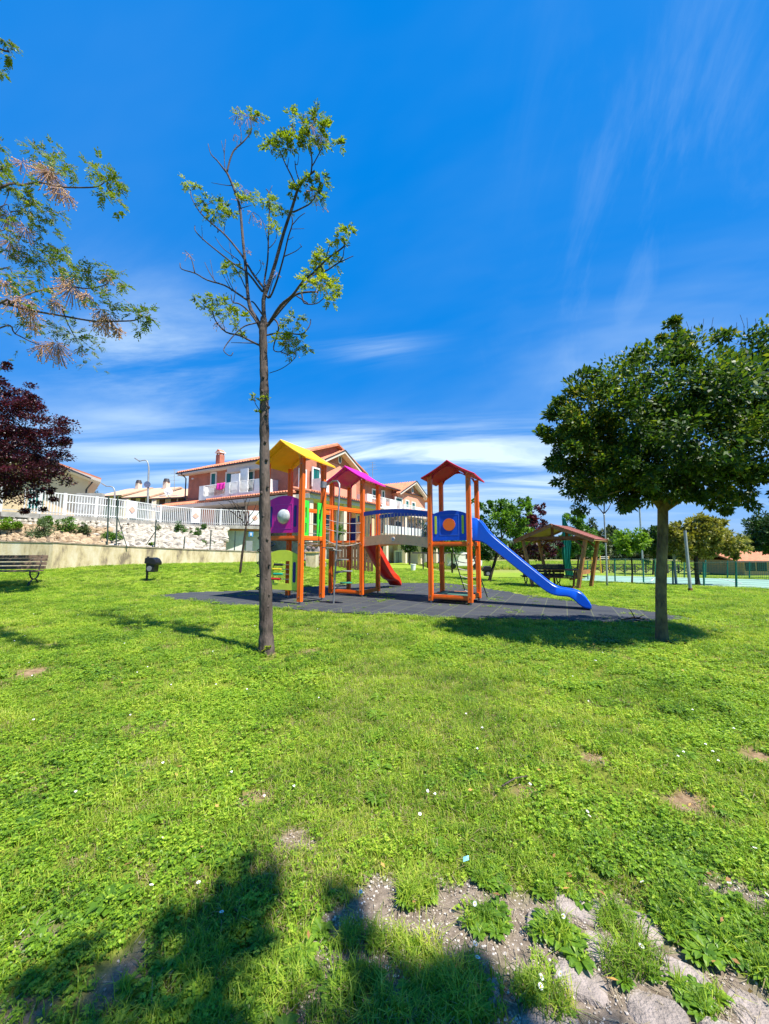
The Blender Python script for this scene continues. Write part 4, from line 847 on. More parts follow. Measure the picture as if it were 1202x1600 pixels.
# ------------------------------------------------------------------ gazebo with table
gc = Vector((6.3, 14.5, 0)); gg = Vector((.743, -.669, 0)); gr_ = Vector((.669, .743, 0))
gz0 = gz(6.9, 15)
gaz = thing('gazebo', 'open wooden gazebo with red shingle roof and slanted posts', 'gazebo', (6.9, 15.1, gz0))
GP = lambda a, b, z: gc+gg*a+gr_*b+ZU*(z)
Lr = 2.1; zp, ze = 2.37, 1.78; hw = 1.42
M_shing = mat('red_shingle', (.28, .095, .075), .85, .15, 14, .5, 60); M_tan = mat('tan_timber', (.36, .16, .06), .6, .2, 6, .2, 30)
M_ceil = mat('plywood_lining', (.40, .25, .10), .7, .1, 5)
for s_ in (-1, 1):
    rfm = MB()
    rfm.prism([(0, zp), (s_*hw, ze), (s_*hw, ze-.03), (0, zp-.03)][::s_], 0, Lr, lambda x, y, z: GP(x, z-.05, y)); rfm.build('roof_lining', M_ceil, gaz)
    for k in range(9):   # courses of shingles
        t0, t1_ = k/9, (k+1)/9+.012
        p0 = (s_*hw*t0, zp+.035-(zp-ze)*t0-.012); p1 = (s_*hw*t1_, zp+.035-(zp-ze)*t1_+.006)
        MB().prism([p0, p1, (p1[0], p1[1]-.012), (p0[0], p0[1]-.012)][::s_], 0, Lr+.06, lambda x, y, z: GP(x, z-.08, y)).build('shingle_course', M_shing, gaz)
    for b in (-.02, Lr-.14):
        MB().beam(GP(-.03*s_, b, zp-.02), GP(s_*(hw+.03), b, ze-.03), .06, .14).build('rake_board', M_tan, gaz)
    MB().beam(GP(s_*(hw-.30), .0, ze+.06), GP(s_*(hw-.30), Lr-.1, ze+.06), .09, .12).build('wall_plate', M_brown, gaz)
    for b in (.1, Lr-.3):
        top = GP(s_*(hw-.27), b, ze+.06); bot = GP(s_*(hw-.27-(.38 if s_ > 0 else .30)), b+(.12 if b < 1 else .12), 0); bot.z = gz(bot.x, bot.y)-.05
        MB().beam(bot, top, .10, .12).build('post', M_tan, gaz)
for b in (.1, Lr-.3):
    MB().beam(GP(-hw+.3, b, ze+.09), GP(hw-.3, b, ze+.09), .07, .11).build('tie_beam', M_brown, gaz); MB().beam(GP(0, b, ze+.1), GP(0, b, zp-.05), .08, .08).build('king_post', M_brown, gaz)
    for s_ in (-1, 1): MB().tube([GP(s_*(hw-.35), b, ze-.28), GP(s_*.8, b, ze-.02), GP(s_*.35, b, ze+.1)], .035, 5).build('brace', M_brown, gaz)
MB().tube([GP(0, -.12, zp-.05), GP(0, -.05, zp-.05)], .075, 12).build('ridge_end', M_tan, gaz)
MB().beam(GP(hw-.62, .15, .62+gz0), GP(hw-.62, Lr-.3, .62+gz0), .04, .16).build('side_board', M_tan, gaz)
MB().beam(GP(hw-.60, .5, 1.02+gz0), GP(hw-.60, .95, 1.02+gz0), .02, .30).build('notice', M_white, gaz)
tb = thing('picnic_table', 'dark wooden picnic table with benches inside the gazebo', 'table', (6.95, 15.1, gz0))
for k in range(5): MB().beam(GP(-.62, .62+k*.15, .70+gz0), GP(.72, .62+k*.15, .70+gz0), .135, .04).build('table_plank', M_brown, tb)
for b in (.25, 1.55):
    for k in (0, 1): MB().beam(GP(-.6, b+k*.14, .42+gz0), GP(.7, b+k*.14, .42+gz0), .125, .035).build('seat_plank', M_brown, tb)
for a in (-.42, .5):
    MB().beam(GP(a, .3, .39+gz0), GP(a, 1.65, .39+gz0), .05, .09).build('cross_bar', M_brown, tb)
    for b0_, b1_ in ((.55, .75), (1.35, 1.15)): MB().beam(GP(a+.05, b0_-.1, gz(7, 15)), GP(a+.05, b1_, .68+gz0), .05, .09).build('leg', M_brown, tb)
# ------------------------------------------------------------------ benches
def bench(loc, rz, label, Lb=1.7, style=0, m=M_wood, sc=1.0):
    t = thing('park_bench', label, 'bench', (0, 0, 0), 0, 'park benches'); P = lambda x, y, z: (x*sc, y*sc, z*sc); h = Lb/2
    for k, (y, z) in enumerate(((-.16, .44), (-.03, .445), (.10, .44))): MB().beam(P(-h, y, z), P(h, y, z), .115*sc, .04*sc).build('seat_slat', m, t, bevel=.006)
    for k, (y, z) in enumerate(((.235, .53), (.265, .65), (.295, .77), (.32, .87))): MB().beam(P(-h, y, z), P(h, y, z), .03*sc, .095*sc).build('back_slat', m, t, bevel=.005)
    for s_ in (-1, 1):
        x = s_*(h-.16); mb = MB(); arc_ = lambda cy, cz_, r, a0_, a1_: [P(x, cy+r*math.cos(a), cz_+r*math.sin(a)) for a in np.linspace(a0_, a1_, 11)]
        mb.tube(arc_(.0, .40, .22, PI*1.02, PI*1.98), .022*sc, 6); mb.tube(arc_(0, -.04, .23, PI*.06, PI*.94), .022*sc, 6)
        mb.tube([P(x, -.24, .41), P(x, .17, .41), P(x, .23, .48), P(x, .34, .93)], .02*sc, 6); mb.tube([P(x, -.22, .10), P(x, -.27, -.0)], .022*sc, 6); mb.tube([P(x, .22, .10), P(x, .29, -.0)], .022*sc, 6)
        mb.build('leg', mat('cast_iron', (.03, .032, .035), .45, .1, 8), t, smooth=True)
        b_ = MB()
        for y, z in ((.215, .53), (.245, .65), (.275, .77), (.30, .87)): b_.ball(P(x, y, z), .012, 6, 4)
        b_.build('bolt_heads', M_steel, t)
    t.location = loc; t.rotation_euler = (0, 0, rz); return t
b1p = gp(30, 915); bench((b1p[0]-.62, b1p[1], b1p[2]), R(14), 'weathered slatted bench with curved iron legs under the purple tree at the left edge', 1.9, sc=1.22)
b2p = gp(846, 917); bench((b2p[0], b2p[1]-.1, b2p[2]), R(180-6), 'dark slatted bench seen from behind beside the blue slide and gazebo', 1.6, sc=.98, m=mat('dark_wood', (.07, .055, .04), .8, .3, 5, .3, 40))
# ------------------------------------------------------------------ litter bins
def litter_bin(px, py, label, sc=1, flip=1):
    p = gp(px, py); t = thing('litter_bin', label, 'bin', (0, 0, 0), group='black litter bins on posts')
    MB().box((-.17*flip, 0, .47), (.06, .06, 1.0)).build('post', M_black, t)
    MB().prism([(-.15, .36), (.17, .36), (.20, .72), (-.15, .72)], -.16, .16, lambda x, y, z: (x*flip, z, y)).build('body', M_black, t, bevel=.015)
    MB().prism([(-.20, .70), (.27, .62), (.29, .74), (.20, .88), (.08, .93), (-.18, .92)], -.2, .2, lambda x, y, z: (x*flip, z, y)).build('lid', M_black, t, bevel=.03)
    MB().tube([(0, -.165, .5), (0, -.175, .5)], .10, 16).build('badge', mat('bin_badge', (.16, .17, .18), .5, .1), t)
    t.location = p; t.scale = (sc,)*3; return t
litter_bin(236, 908, 'black litter bin with hooded lid on the open lawn before the retaining wall')
litter_bin(762, 910, 'black litter bin on a post by the tree trunk behind the right tower', .82, -1)
p = gp(646, 892); wb = thing('white_bin', 'small white waste bin in front of the grey terrace wall', 'bin', p)
MB().tube([Vector(p), Vector(p)+ZU*.42], [.14, .19], 12).build('body', M_white, wb); MB().tube([Vector(p)+ZU*.42, Vector(p)+ZU*.46], .205, 12).build('rim', M_white, wb)
# ------------------------------------------------------------------ poles and sapling
def pole(name, label, cat, x0, y0, x1, y1, w, m, cap=True, lean=0):
    b = gp(x0, y0); t_ = at(x1, y1, b[1]); t = thing(name, label, cat, b); r = w*b[1]/F/2
    MB().tube([Vector(b)-ZU*.05, Vector(t_)], [r, r*.9], 12).build('shaft', m, t, smooth='auto'); return t, b, Vector(t_), r
M_pole = mat('grey_pole', (.33, .36, .35), .45, .1, 5, metal=.3, dirt=.2)
t, b, tp_, r = pole('steel_post', 'leaning grey steel post with a rusty foot, cut off at the top', 'post', 1079.5, 925, 1070.5, 829, 4.6, M_pole)
MB().tube([Vector(b)-ZU*.02, Vector(b)+ZU*.13], [r*1.5, r*1.25], 10).build('rusty_foot', mat('rust', (.17, .07, .03), .9, .3, 20, .5), t)
t, b, tp_, r = pole('steel_post', 'grey steel post on the court edge left of the leaning one', 'post', 1057, 914, 1053, 866, 3.6, M_pole)
t, b, tp_, r = pole('lamp_post', 'tall thin grey lamp post behind the court, its top hidden in the evergreen crown', 'lamp post', 1006, 901, 996, 735, 2.6, M_pole)
MB().beam(tp_, tp_+Vector((-.9, 0, .1)), .05, .05).build('arm', M_pole, t); MB().box(tp_+Vector((-1.1, 0, .1)), (.5, .18, .08)).build('lamp_head', M_pole, t)
b = Vector(gp(949, 917)); sap = thing('sapling', 'slim smooth grey sapling forking into the evergreen crown right of the gazebo', 'tree', b)
Yb = b.y; MB().tube(curve([b-ZU*.05, Vector(at(947.5, 870, Yb)), Vector(at(944.6, 810, Yb)), Vector(at(944, 803, Yb))], 4), [.045, .04, .038, .036, .034, .032, .031, .03, .03, .03, .03, .028, .028], 8).build('trunk', M_pole, sap, smooth=True)
for q in ([(944, 803), (938, 796), (930, 788)], [(944, 803), (951, 795), (958, 780)], [(944, 803), (945, 785), (942, 768)]): MB().tube([Vector(at(a, c, Yb)) for a, c in q], [.024, .018, .01], 6).build('branch', M_bark3, sap, smooth=True)
Vv, _ = crown([(at(944, 768, Yb), (.6, .6, .3))], 10, 260, .10, 77, clr=.4); npmesh('crown', Vv, 4, sap, G_fresh, 'stuff')
# tall net bundled round a pole
nb_ = gp(893, 902); Yn = nb_[1]; net_t = thing('netting', 'tall teal net gathered round a pole behind the gazebo', 'net', nb_)
M_net = mat('teal_net', (.015, .19, .15), .8, .25, 3, stretch=(9, 9, .6), spec=.1); Pp = Vector((nb_[0], Yn, 0))
xs_ = [(906-0, 878)]; cx0 = at(880, 805, Yn)[0]; 
MB().tube([Vector((cx0, Yn, nb_[2])), Vector(at(879, 806, Yn))], .04, 8).build('pole', M_tgreen, net_t)
vs = []; nn = 36
for z_, l, r_ in ((902, 886, 898), (885, 881, 893), (872, 880, 891), (862, 878.6, 892), (850, 879, 893), (835, 879.3, 891), (822, 879.5, 888), (810, 879.6, 882)):
    for i in range(nn+1):
        a = i/nn; px = l+(r_-l)*a; x, _, z = at(px, z_, Yn); vs.append((x, Yn+.10*math.sin(a*PI*9)+.05*math.sin(a*23), z))
rws = len(vs)//(nn+1); fs = [(j*(nn+1)+i, j*(nn+1)+i+1, (j+1)*(nn+1)+i+1, (j+1)*(nn+1)+i) for j in range(rws-1) for i in range(nn)]
MB().add(vs, fs).build('net_folds', M_net, net_t, smooth=True)
# yellow goal frames beyond the court
M_yel = mat('yellow_post_paint', (.75, .43, .05), .5, .1)
for (xa, xb, yb, yt, lab) in ((925.5, 925.5, 896, 864, 'left'), ):
    t = thing('yellow_post', 'single yellow post standing beyond the court left of the goal', 'post', gp(xa, yb)); p = Vector(gp(xa, yb)); MB().tube([p, Vector(at(xa-.5, yt, p.y))], .06, 8).build('shaft', M_yel, t)
p, q = Vector(gp(939.5, 896)), Vector(gp(952.5, 895)); t = thing('yellow_goal', 'small yellow goal frame with white bars beyond the court', 'goal', p)
MB().tube([p, Vector(at(937.5, 863, p.y))], .07, 8).build('upright', M_yel, t); MB().tube([q, Vector(at(951, 869, q.y))], .07, 8).build('upright', M_yel, t)
for y in (870, 872.5): MB().tube([Vector(at(938, y, p.y)), Vector(at(951.5, y, q.y))], .025, 6).build('bar', M_white, t)
# ------------------------------------------------------------------ court fence: green posts, wires
cf = thing('court_fence', 'green metal post fence with wires along the near side of the court', 'fence', gp(961, 909))
fp = [(919, 906, 876), (961.5, 909.5, 873), (1006, 911, 873), (1052, 914, 876), (1100.5, 916.5, 878.5), (1151, 919, 877), (1205, 921, 877), (1262, 924, 876)]; tops = []
for x, yb, yt in fp:
    b = Vector(gp(x, yb)); tt_ = Vector(at(x-1, yt, b.y)); MB().tube([b-ZU*.03, tt_], .035, 8).build('post', M_tgreen, cf); tops.append((b, tt_))
wr = MB()
for (b0_, t0_), (b1_, t1_) in zip(tops, tops[1:]):
    for k in range(15): wr.beam(b0_.lerp(t0_, k/14), b1_.lerp(t1_, k/14), .006, .006)
wr.build('wire_mesh', M_tgreen, cf, kind='stuff')
for (b0_, t0_), (b1_, t1_) in zip(tops, tops[1:]): MB().beam(t0_-ZU*.02, t1_-ZU*.02, .025, .025).build('top_rail', M_pole, cf)
cf2 = thing('court_fence', 'green post fence with dense mesh along the far side of the court', 'fence', gp(977, 901))
tops = []
for x, yb, yt in [(948, 899.5, 873), (977, 900, 873), (1024, 901, 873), (1069.5, 903, 875), (1103, 903.5, 875), (1137, 904, 876), (1171.5, 905, 877), (1215, 907, 877), (1260, 908, 877)]:
    b = Vector(gp(x, yb)); tt_ = Vector(at(x, yt, b.y)); MB().tube([b, tt_], .05, 6).build('post', M_tgreen, cf2); tops.append((b, tt_))
wr = MB()
for (b0_, t0_), (b1_, t1_) in zip(tops, tops[1:]):
    for k in range(12): wr.beam(b0_.lerp(t0_, k/11), b1_.lerp(t1_, k/11), .012, .012)
    for k in range(14): wr.beam(b0_.lerp(b1_, k/14), t0_.lerp(t1_, k/14), .012, .012)
wr.build('wire_mesh', M_tgreen, cf2, kind='stuff')
# wooden fence of crossed rails far behind
M_dk = mat('dark_fence_wood', (.06, .05, .045), .85, .2, 6)
xf = thing('cross_rail_fence', 'dark wooden fence of crossed rails beyond the court and meadow edge', 'fence', gp(1000, 893))
pts = [gp(x, 895.3-(.8 if x < 900 else 0)+max(0, x-1000)*.012) for x in range(840, 1240, 17)]
hF = 1.02
for i, p in enumerate(pts):
    p = Vector(p); MB().beam(p-ZU*.05, p+ZU*(hF+.08), .13, .13).build('post', M_dk, xf)
    if i < len(pts)-1:
        q = Vector(pts[i+1]); MB().beam(p+ZU*hF, q+ZU*hF, .09, .10).build('top_rail', M_dk, xf)
        MB().beam(p+ZU*.12, q+ZU*(hF-.08), .08, .08).build('cross_rail', M_dk, xf); MB().beam(p+ZU*(hF-.08)+Vector((0, .09, 0)), q+ZU*.12+Vector((0, .09, 0)), .08, .08).build('cross_rail', M_dk, xf)
# tan hut at the right edge
hb_ = gp(1185, 893); Yh = 40; hut = thing('tan_hut', 'low tan building with terracotta roof at the right edge', 'building', (at(1185, 880, Yh)[0], Yh, gz(39, Yh)))
zg = gz(39, Yh); x0, x1 = at(1162, 880, Yh)[0], at(1290, 880, Yh)[0]; zt = hz(876, Yh); zr = hz(865, Yh+3)
MB().box(((x0+x1)/2, Yh+3, (zg+zt)/2), (x1-x0, 6, zt-zg)).build('wall', mat('tan_render', (.55, .32, .18), .9, .1, 2, dirt=.2), hut)
MB().prism([(Yh-.6, zt), (Yh+3, zr+.3), (Yh+6.6, zt), (Yh+6.6, zt-.15), (Yh+3, zr+.12), (Yh-.6, zt-.15)], x0-1.3, x1, lambda x, y, z: (z, x, y)).build('roof', mat('terracotta', (.52, .20, .10), .85, .2, 3, .6, 8, dirt=.2), hut)
for xx in (1172, 1190): MB().box((at(xx, 880, Yh)[0], Yh-.03, zg+1.0), (1.0, .06, 1.1)).build('window', M_black, hut)
# ------------------------------------------------------------------ retaining wall at the left, stone bank, shrubs
def concrete_stained(name, c1, c2, c3, wav=1.0):
    m = bpy.data.materials.new(name); m.use_nodes = True; t = m.node_tree; p = t.nodes['Principled BSDF']; tc = N(t, 'ShaderNodeTexCoord')
    mp = N(t, 'ShaderNodeMapping'); mp.inputs['Scale'].default_value = (.75, .75, .22); L(t, tc.outputs['Object'], mp.inputs[0])
    n = N(t, 'ShaderNodeTexNoise'); n.inputs['Scale'].default_value = 2.2*wav; n.inputs['Detail'].default_value = 9; n.inputs['Roughness'].default_value = .7; L(t, mp.outputs[0], n.inputs['Vector'])
    r = N(t, 'ShaderNodeValToRGB'); e = r.color_ramp.elements; e[0].position = .36; e[0].color = (*c3, 1); e[1].position = .62; e[1].color = (*c1, 1); q = e.new(.46); q.color = (*c2, 1)
    L(t, n.outputs['Fac'], r.inputs[0]); L(t, r.outputs[0], p.inputs['Base Color']); p.inputs['Roughness'].default_value = .92
    nb = N(t, 'ShaderNodeTexNoise'); nb.inputs['Scale'].default_value = 25; L(t, tc.outputs['Object'], nb.inputs['Vector']); b = N(t, 'ShaderNodeBump'); b.inputs['Strength'].default_value = .3; b.inputs['Distance'].default_value = .03; L(t, nb.outputs[0], b.inputs['Height']); L(t, b.outputs[0], p.inputs['Normal'])
    return m
M_ret = concrete_stained('stained_render', (.62, .56, .42), (.50, .41, .24), (.20, .16, .11))
WL = [gp(-160, 893), gp(-60, 891.5), gp(0, 890), gp(80, 889), gp(200, 883), gp(300, 880.5), gp(400, 878.8), gp(425, 878.8)]
WT = [hz(y, p[1]) for y, p in zip((838, 843, 847, 848.5, 855, 859.5, 862.6, 863.5), WL)]
rw = thing('retaining_wall', 'long low stained cream concrete wall at the back of the lawn', 'wall', WL[3])
for i in range(len(WL)-1):
    a, b = Vector(WL[i]), Vector(WL[i+1]); d = (b-a); d.z = 0; nrm = d.cross(ZU).normalized()*-1; nrm = nrm if nrm.y > 0 else -nrm
    za_, zb_ = WT[i], WT[i+1]; vs = [(*(a+n_)[:2], z) for n_ in (Vector((0, 0, 0)), nrm*.28) for z in (a.z-.3, za_)]+[(*(b+n_)[:2], z) for n_ in (Vector((0, 0, 0)), nrm*.28) for z in (b.z-.3, zb_)]
    MB().add(vs, [(0, 1, 5, 4), (2, 6, 7, 3), (1, 3, 7, 5), (0, 4, 6, 2), (0, 2, 3, 1), (4, 5, 7, 6)]).build('wall_section', M_ret, rw)
    n0 = -nrm*.03; vs = [(*(q+n_)[:2], z) for q, zq in ((a, za_), (b, zb_)) for n_ in (n0, nrm*.31) for z in (zq+.003, zq+.06)]
    MB().add(vs, [(0, 1, 5, 4), (2, 6, 7, 3), (1, 3, 7, 5), (0, 4, 6, 2), (0, 2, 3, 1), (4, 5, 7, 6)]).build('coping', mat('coping_concrete', (.30, .25, .18), .95, .3, 5, .5), rw)
# end pillar of the wall
ep = gp(486, 887); zt = hz(864, ep[1]); pl_ = thing('wall_pillar', 'short cream concrete wall end with yellowish coping behind the left tower', 'wall', ep)
xa, xb = at(478, 880, ep[1])[0], at(492, 880, ep[1])[0]; MB().box(((xa+xb)/2, ep[1]+.6, zt/2), (xb-xa, 1.2, zt)).build('wall_body', M_ret, pl_); MB().box(((xa+xb)/2, ep[1]+.6, zt+.031), (xb-xa+.1, 1.3, .06)).build('coping', mat('yellow_coping', (.5, .38, .12), .9, .2), pl_)
# fieldstone wall
fs_ = thing('fieldstone_wall', 'mottled fieldstone wall sloping behind the left tower steps', 'wall', gp(492, 886)); Yf = ep[1]+1.6
poly = [at(478, 862, Yf), at(480, 846, Yf), at(494, 848, Yf), at(508, 882, Yf), at(508, 890, Yf), at(478, 890, Yf)]
MB().prism([(p[0], p[2]) for p in poly], Yf, Yf+.5, lambda x, y, z: (x, z, y)).build('mortar', mat('mortar', (.30, .27, .25), .95, .2, 8), fs_)
rk = random.Random(9); pl2 = [(p[0], p[2], 0) for p in poly]; M_st = leafmat('fieldstone', [(.14, .10, .10), (.25, .19, .18), (.36, .30, .27)], 0, .9)
k = 0; zz_ = -.1
while zz_ < 2.6:
    x = poly[0][0]-.1+(k % 2)*.12
    while x < poly[3][0]+.1:
        if inpoly(np.array([x]), np.array([zz_]), pl2)[0]: MB().ball((x+rk.uniform(-.03, .03), Yf, zz_+rk.uniform(-.03, .03)), .15*rk.uniform(.8, 1.1), 7, 4, (1, .5, .75)).build('stone', M_st, fs_)
        x += .27
    zz_ += .2; k += 1
# stone bank between wall and terrace fence
FB = [(-60, 797), (0, 800), (60, 803.5), (100, 806), (150, 809), (200, 812.5), (250, 817), (300, 819.8), (345, 821), (407, 822.5)]
def fpt(px, py, z=3.3): d = ray(px, py); t = (z-H0)/d[2]; return Vector((d[0]*t, d[1]*t, z))
FL_ = [fpt(*f) for f in FB]
def wl_at(f):  # point along wall top rear edge
    P = [Vector((*w[:2], z-.12)) for w, z in zip(WL, WT)]; 
    xs_ = [q.x for q in P]; return Vector((f, np.interp(f, xs_, [q.y for q in P])+.3, np.interp(f, xs_, [q.z for q in P])))
bank = thing('stone_bank', 'steep bank of pale irregular boulders below the white terrace fence', 'embankment', wl_at(-14))
nS = 60; rows = 10; vs = []; rk = random.Random(12)
def fl_at(s_):
    i = min(len(FL_)-2, int(s_)); return FL_[i].lerp(FL_[i+1], s_-i)
def bank_pt(s_, v):   # s along 0..8.2, v 0 bottom .. 1 top
    f = fl_at(s_); w = wl_at({True: f.x, False: f.x}[True]+0*v); 
    # the foot lies straight towards the viewer from the fence
    dirp = Vector((f.x, f.y, 0)).normalized(); best = None
    lo_, hi_ = .5, 1.0
    for _ in range(24):
        m_ = (lo_+hi_)/2; c = f*m_; w = wl_at(c.x)
        if c.y > w.y: hi_ = m_
        else: lo_ = m_
    c = f*hi_; w = wl_at(c.x); foot = Vector((c.x, c.y, w.z)); top = Vector((f.x, f.y, 3.2))
    return foot.lerp(top, v)+dirp*(.5*math.sin(PI*v)*(top-foot).length*.28)
smx = 8.15
for j in range(rows+1):
    for i in range(nS+1): p = bank_pt(smx*i/nS, j/rows); vs.append(p-ZU*.10)
MB().add(vs, [(j*(nS+1)+i, j*(nS+1)+i+1, (j+1)*(nS+1)+i+1, (j+1)*(nS+1)+i) for j in range(rows) for i in range(nS)]).build('earth', mat('bank_earth', (.25, .19, .12), .95, .3, 4, .6), bank, smooth=True)
M_rock = mat('pale_rock', (.60, .55, .46), .92, .12, 5, 1, 18, col2=(.30, .26, .20), dirt=.35); M_rock2 = mat('ochre_rock', (.52, .40, .26), .92, .12, 5, 1, 18, col2=(.30, .20, .11), dirt=.35)
protos = []
for q in range(8):
    mb = MB().ball((0, 0, 0), 1, 7, 4, (1, .5, .8)); mb.v = [tuple(Vector(v)*rk.uniform(.72, 1.18)) for v in mb.v]; protos.append(mb)
meshes = {}; lst = []
rowsn = 13
for j in range(rowsn):
    v = (j+.5)/rowsn; s_ = .9+rk.random()*.1
    while s_ < smx:
        p = bank_pt(s_, v); px_ = p.x/p.y*F+601; r_ = (bank_pt(s_, min(1, v+1/rowsn))-bank_pt(s_, v)).length*.60+.02; r_ = min(r_, .26)
        och = px_ < 170+20*math.sin(s_*9) and v < .66
        if px_ > -10: lst.append((r_/p.y, p+Vector((rk.uniform(-.04, .04), rk.uniform(-.06, .06), rk.uniform(-.03, .03))), r_, och, rk.randrange(8), (r_*rk.uniform(1.0, 1.6), r_*1.05, r_*rk.uniform(.8, 1.15)), (rk.uniform(-.3, .3), rk.uniform(-.5, .5), rk.uniform(-.4, .8))))
        seg = max(.05, (fl_at(min(smx, s_+.1))-fl_at(s_)).length/.1); s_ += r_*2.1/seg*rk.uniform(.8, 1.15)
lst.sort(key=lambda e: -e[0]); rest = {0: MB(), 1: MB()}
for k, (_, p, r_, och, q, sc_, ro) in enumerate(lst):
    if k < 295:
        key = (q, och)
        if key not in meshes:
            me_ = bpy.data.meshes.new('rock'); me_.from_pydata(protos[q].v, [], protos[q].f); me_.materials.append(M_rock2 if och else M_rock); meshes[key] = me_
        o_ = bpy.data.objects.new('rock', meshes[key]); COL.objects.link(o_); o_.parent = bank; o_.location = ROOT[bank.name] @ p; o_.scale = sc_; o_.rotation_euler = ro
    else:
        Mx = Matrix.Translation(p) @ Matrix.Rotation(ro[2], 4, 'Z') @ Matrix.Diagonal((*sc_, 1)); rest[int(och)].add([Mx @ Vector(v) for v in protos[q].v], protos[q].f)
for och in (0, 1):
    if rest[och].v: rest[och].build('small_rocks', M_rock2 if och else M_rock, bank, kind='stuff')
def shrub(px, py, rx, rz, label, lm, seed, ls=.09, n=1100, v=None, Y=None):
    # stands on the bank or wall at that spot
    d = ray(px, py); 
    if Y is None:
        Y = 0; 
        for s_ in np.linspace(0, smx, 160):
            for vv in (v,):
                p = bank_pt(s_, vv)
                if abs(p.x/p.y*F+601-px) < 3: Y = p.y-.2
    c = at(px, py, Y); a, b = rx*Y/F, rz*Y/F; t = thing('shrub', label, 'shrub', (c[0], c[1], c[2]-b), group='shrubs on the stone bank')
    Vv, cc = crown([(c, (a, a*.7, b))], 22, n, ls, seed, clr=.42, shell=.3); npmesh('foliage', Vv, 4, t, lm, 'stuff')
    mb = MB()
    for p, d_, r_ in cc[:8]: mb.beam((c[0], c[1], c[2]-b), p, .02, .02)
    mb.build('stems', M_bark3, t)
G_sage = leafmat('sage_leaf', [(.05, .08, .03), (.11, .16, .06), (.18, .22, .10)], .25)
shrub(64, 828, 17, 20, 'tall loose grey green shrub hanging over the wall at left', G_sage, 61, v=.35, n=1800)
shrub(72, 815, 9, 11, 'bright green shrub just right of the plum branches', G_fresh, 62, v=.7)
shrub(104, 822, 14, 13, 'leafy bright green shrub with spreading stems on the ochre rocks', G_fresh, 63, v=.5, n=1500)
shrub(131, 827, 9, 10, 'small grey green bush on the rocks left of the wire fence posts', G_sage, 64, v=.4)
shrub(176, 839, 15, 9, 'low green bush at the foot of the wire fence posts', G_fresh, 65, v=.25, n=1300)
shrub(10, 818, 12, 7, 'low yellow green bush beneath the plum tree', G_lime, 66, v=.5)
shrub(27, 820, 7, 4, 'tiny yellow green tuft on a rock under the plum tree', G_lime, 67, v=.5, n=500)
shrub(280, 827, 10.5, 12, 'rounded dark bright green bush high on the pale bank', leafmat('bank_bush_leaf', [(.02, .07, .008), (.05, .14, .012), (.10, .22, .02)], .25), 68, v=.75, n=1800)
shrub(307, 834, 8, 9, 'green bush right of the rounded one on the pale bank', MC['bank_bush_leaf'], 69, v=.6, n=1100)
shrub(319, 823, 5, 4, 'small green bush just under the terrace fence', MC['bank_bush_leaf'], 70, v=.85, n=500)
shrub(244, 828, 7, 8, 'thin grey green bush behind the middle wire fence post', G_sage, 71, v=.7, n=500)
shrub(318, 849, 4, 5, 'small weed bush low on the bank right part', G_fresh, 72, v=.3, n=400)
shrub(334, 851, 3.5, 4, 'tiny weed bush at the right end of the bank', G_fresh, 73, v=.3, n=300)
shrub(238, 852, 5, 3, 'small weed clump on the wall top by the middle post', G_fresh, 74, v=.1, n=400)
sp_ = gp(178, 881); shrub(180, 879, 14, 4, 'low weeds at the foot of the cream wall', G_fresh, 75, Y=sp_[1]-.1, n=900, ls=.07)
# wire fence posts with struts on the wall top
wf = thing('wire_fence', 'dark green wire fence posts with slanted struts on top of the cream wall', 'fence', wl_at(-14))
M_dg = mat('dark_green_post', (.03, .055, .045), .6, .1)
for px, yb, yt, st in ((170, 846, 775, None), (184, 851, 775, (199, 857)), (244, 857, 812, (228, 852)), (289, 860, 838, None), (330, 862, 828, None), (368, 862, 830, None)):
    for X_ in np.linspace(-22, -5, 2400):
        p = wl_at(X_)
        if abs(p.x/p.y*F+601-px) < .8: break
    tp_ = Vector(at(px, yt, p.y)); MB().tube([p-ZU*.1, tp_], .035, 6).build('post', M_dg, wf)
    if st: MB().tube([Vector(at(st[0], st[1], p.y)), p.lerp(tp_, .62)], .022, 5).build('strut', M_dg, wf)
# ------------------------------------------------------------------ white terrace fence
tf = thing('terrace_fence', 'long white metal railing with vertical bars along the terrace above the bank', 'fence', FL_[4])
FT = [(-60, 766), (0, 769), (60, 772), (100, 775), (150, 779), (200, 785), (250, 789.5), (300, 793), (345, 794.5), (407, 796)]
def ft_at(s_): i = min(len(FL_)-2, int(s_)); return (FL_[i].y*(1-(s_-i))+FL_[i+1].y*(s_-i), FB[i][0]*(1-(s_-i))+FB[i+1][0]*(s_-i), FT[i][1]*(1-(s_-i))+FT[i+1][1]*(s_-i))
hh = 1.16
bar = MB().box((0, 0, hh/2), (.036, .036, hh)); bme = bpy.data.meshes.new('bar'); bme.from_pydata(bar.v, [], bar.f); bme.materials.append(M_white)
s_ = 1.6
while s_ < 9:
    p = fl_at(s_); o_ = bpy.data.objects.new('bar', bme); COL.objects.link(o_); o_.parent = tf; o_.location = ROOT[tf.name] @ (p+ZU*.05)
    seg = max(.05, (fl_at(min(9, s_+.1))-fl_at(s_)).length/.1); s_ += .135/seg
for i in range(len(FL_)-1):
    a, b = FL_[i], FL_[i+1]
    for h in (.1, hh*.62 if i in (3, 4, 5) else .1003, hh): MB().beam(a+ZU*(h+.05), b+ZU*(h+.05), .05, .05).build('rail', M_white, tf)
    MB().beam(a-ZU*.1, b-ZU*.1, .35, .25).build('kerb', M_conc, tf); MB().box(a+ZU*.62, (.09, .09, 1.3)).build('post', M_white, tf)
pm = mat('terracotta_diamond', (.72, .42, .32), .8, .1)
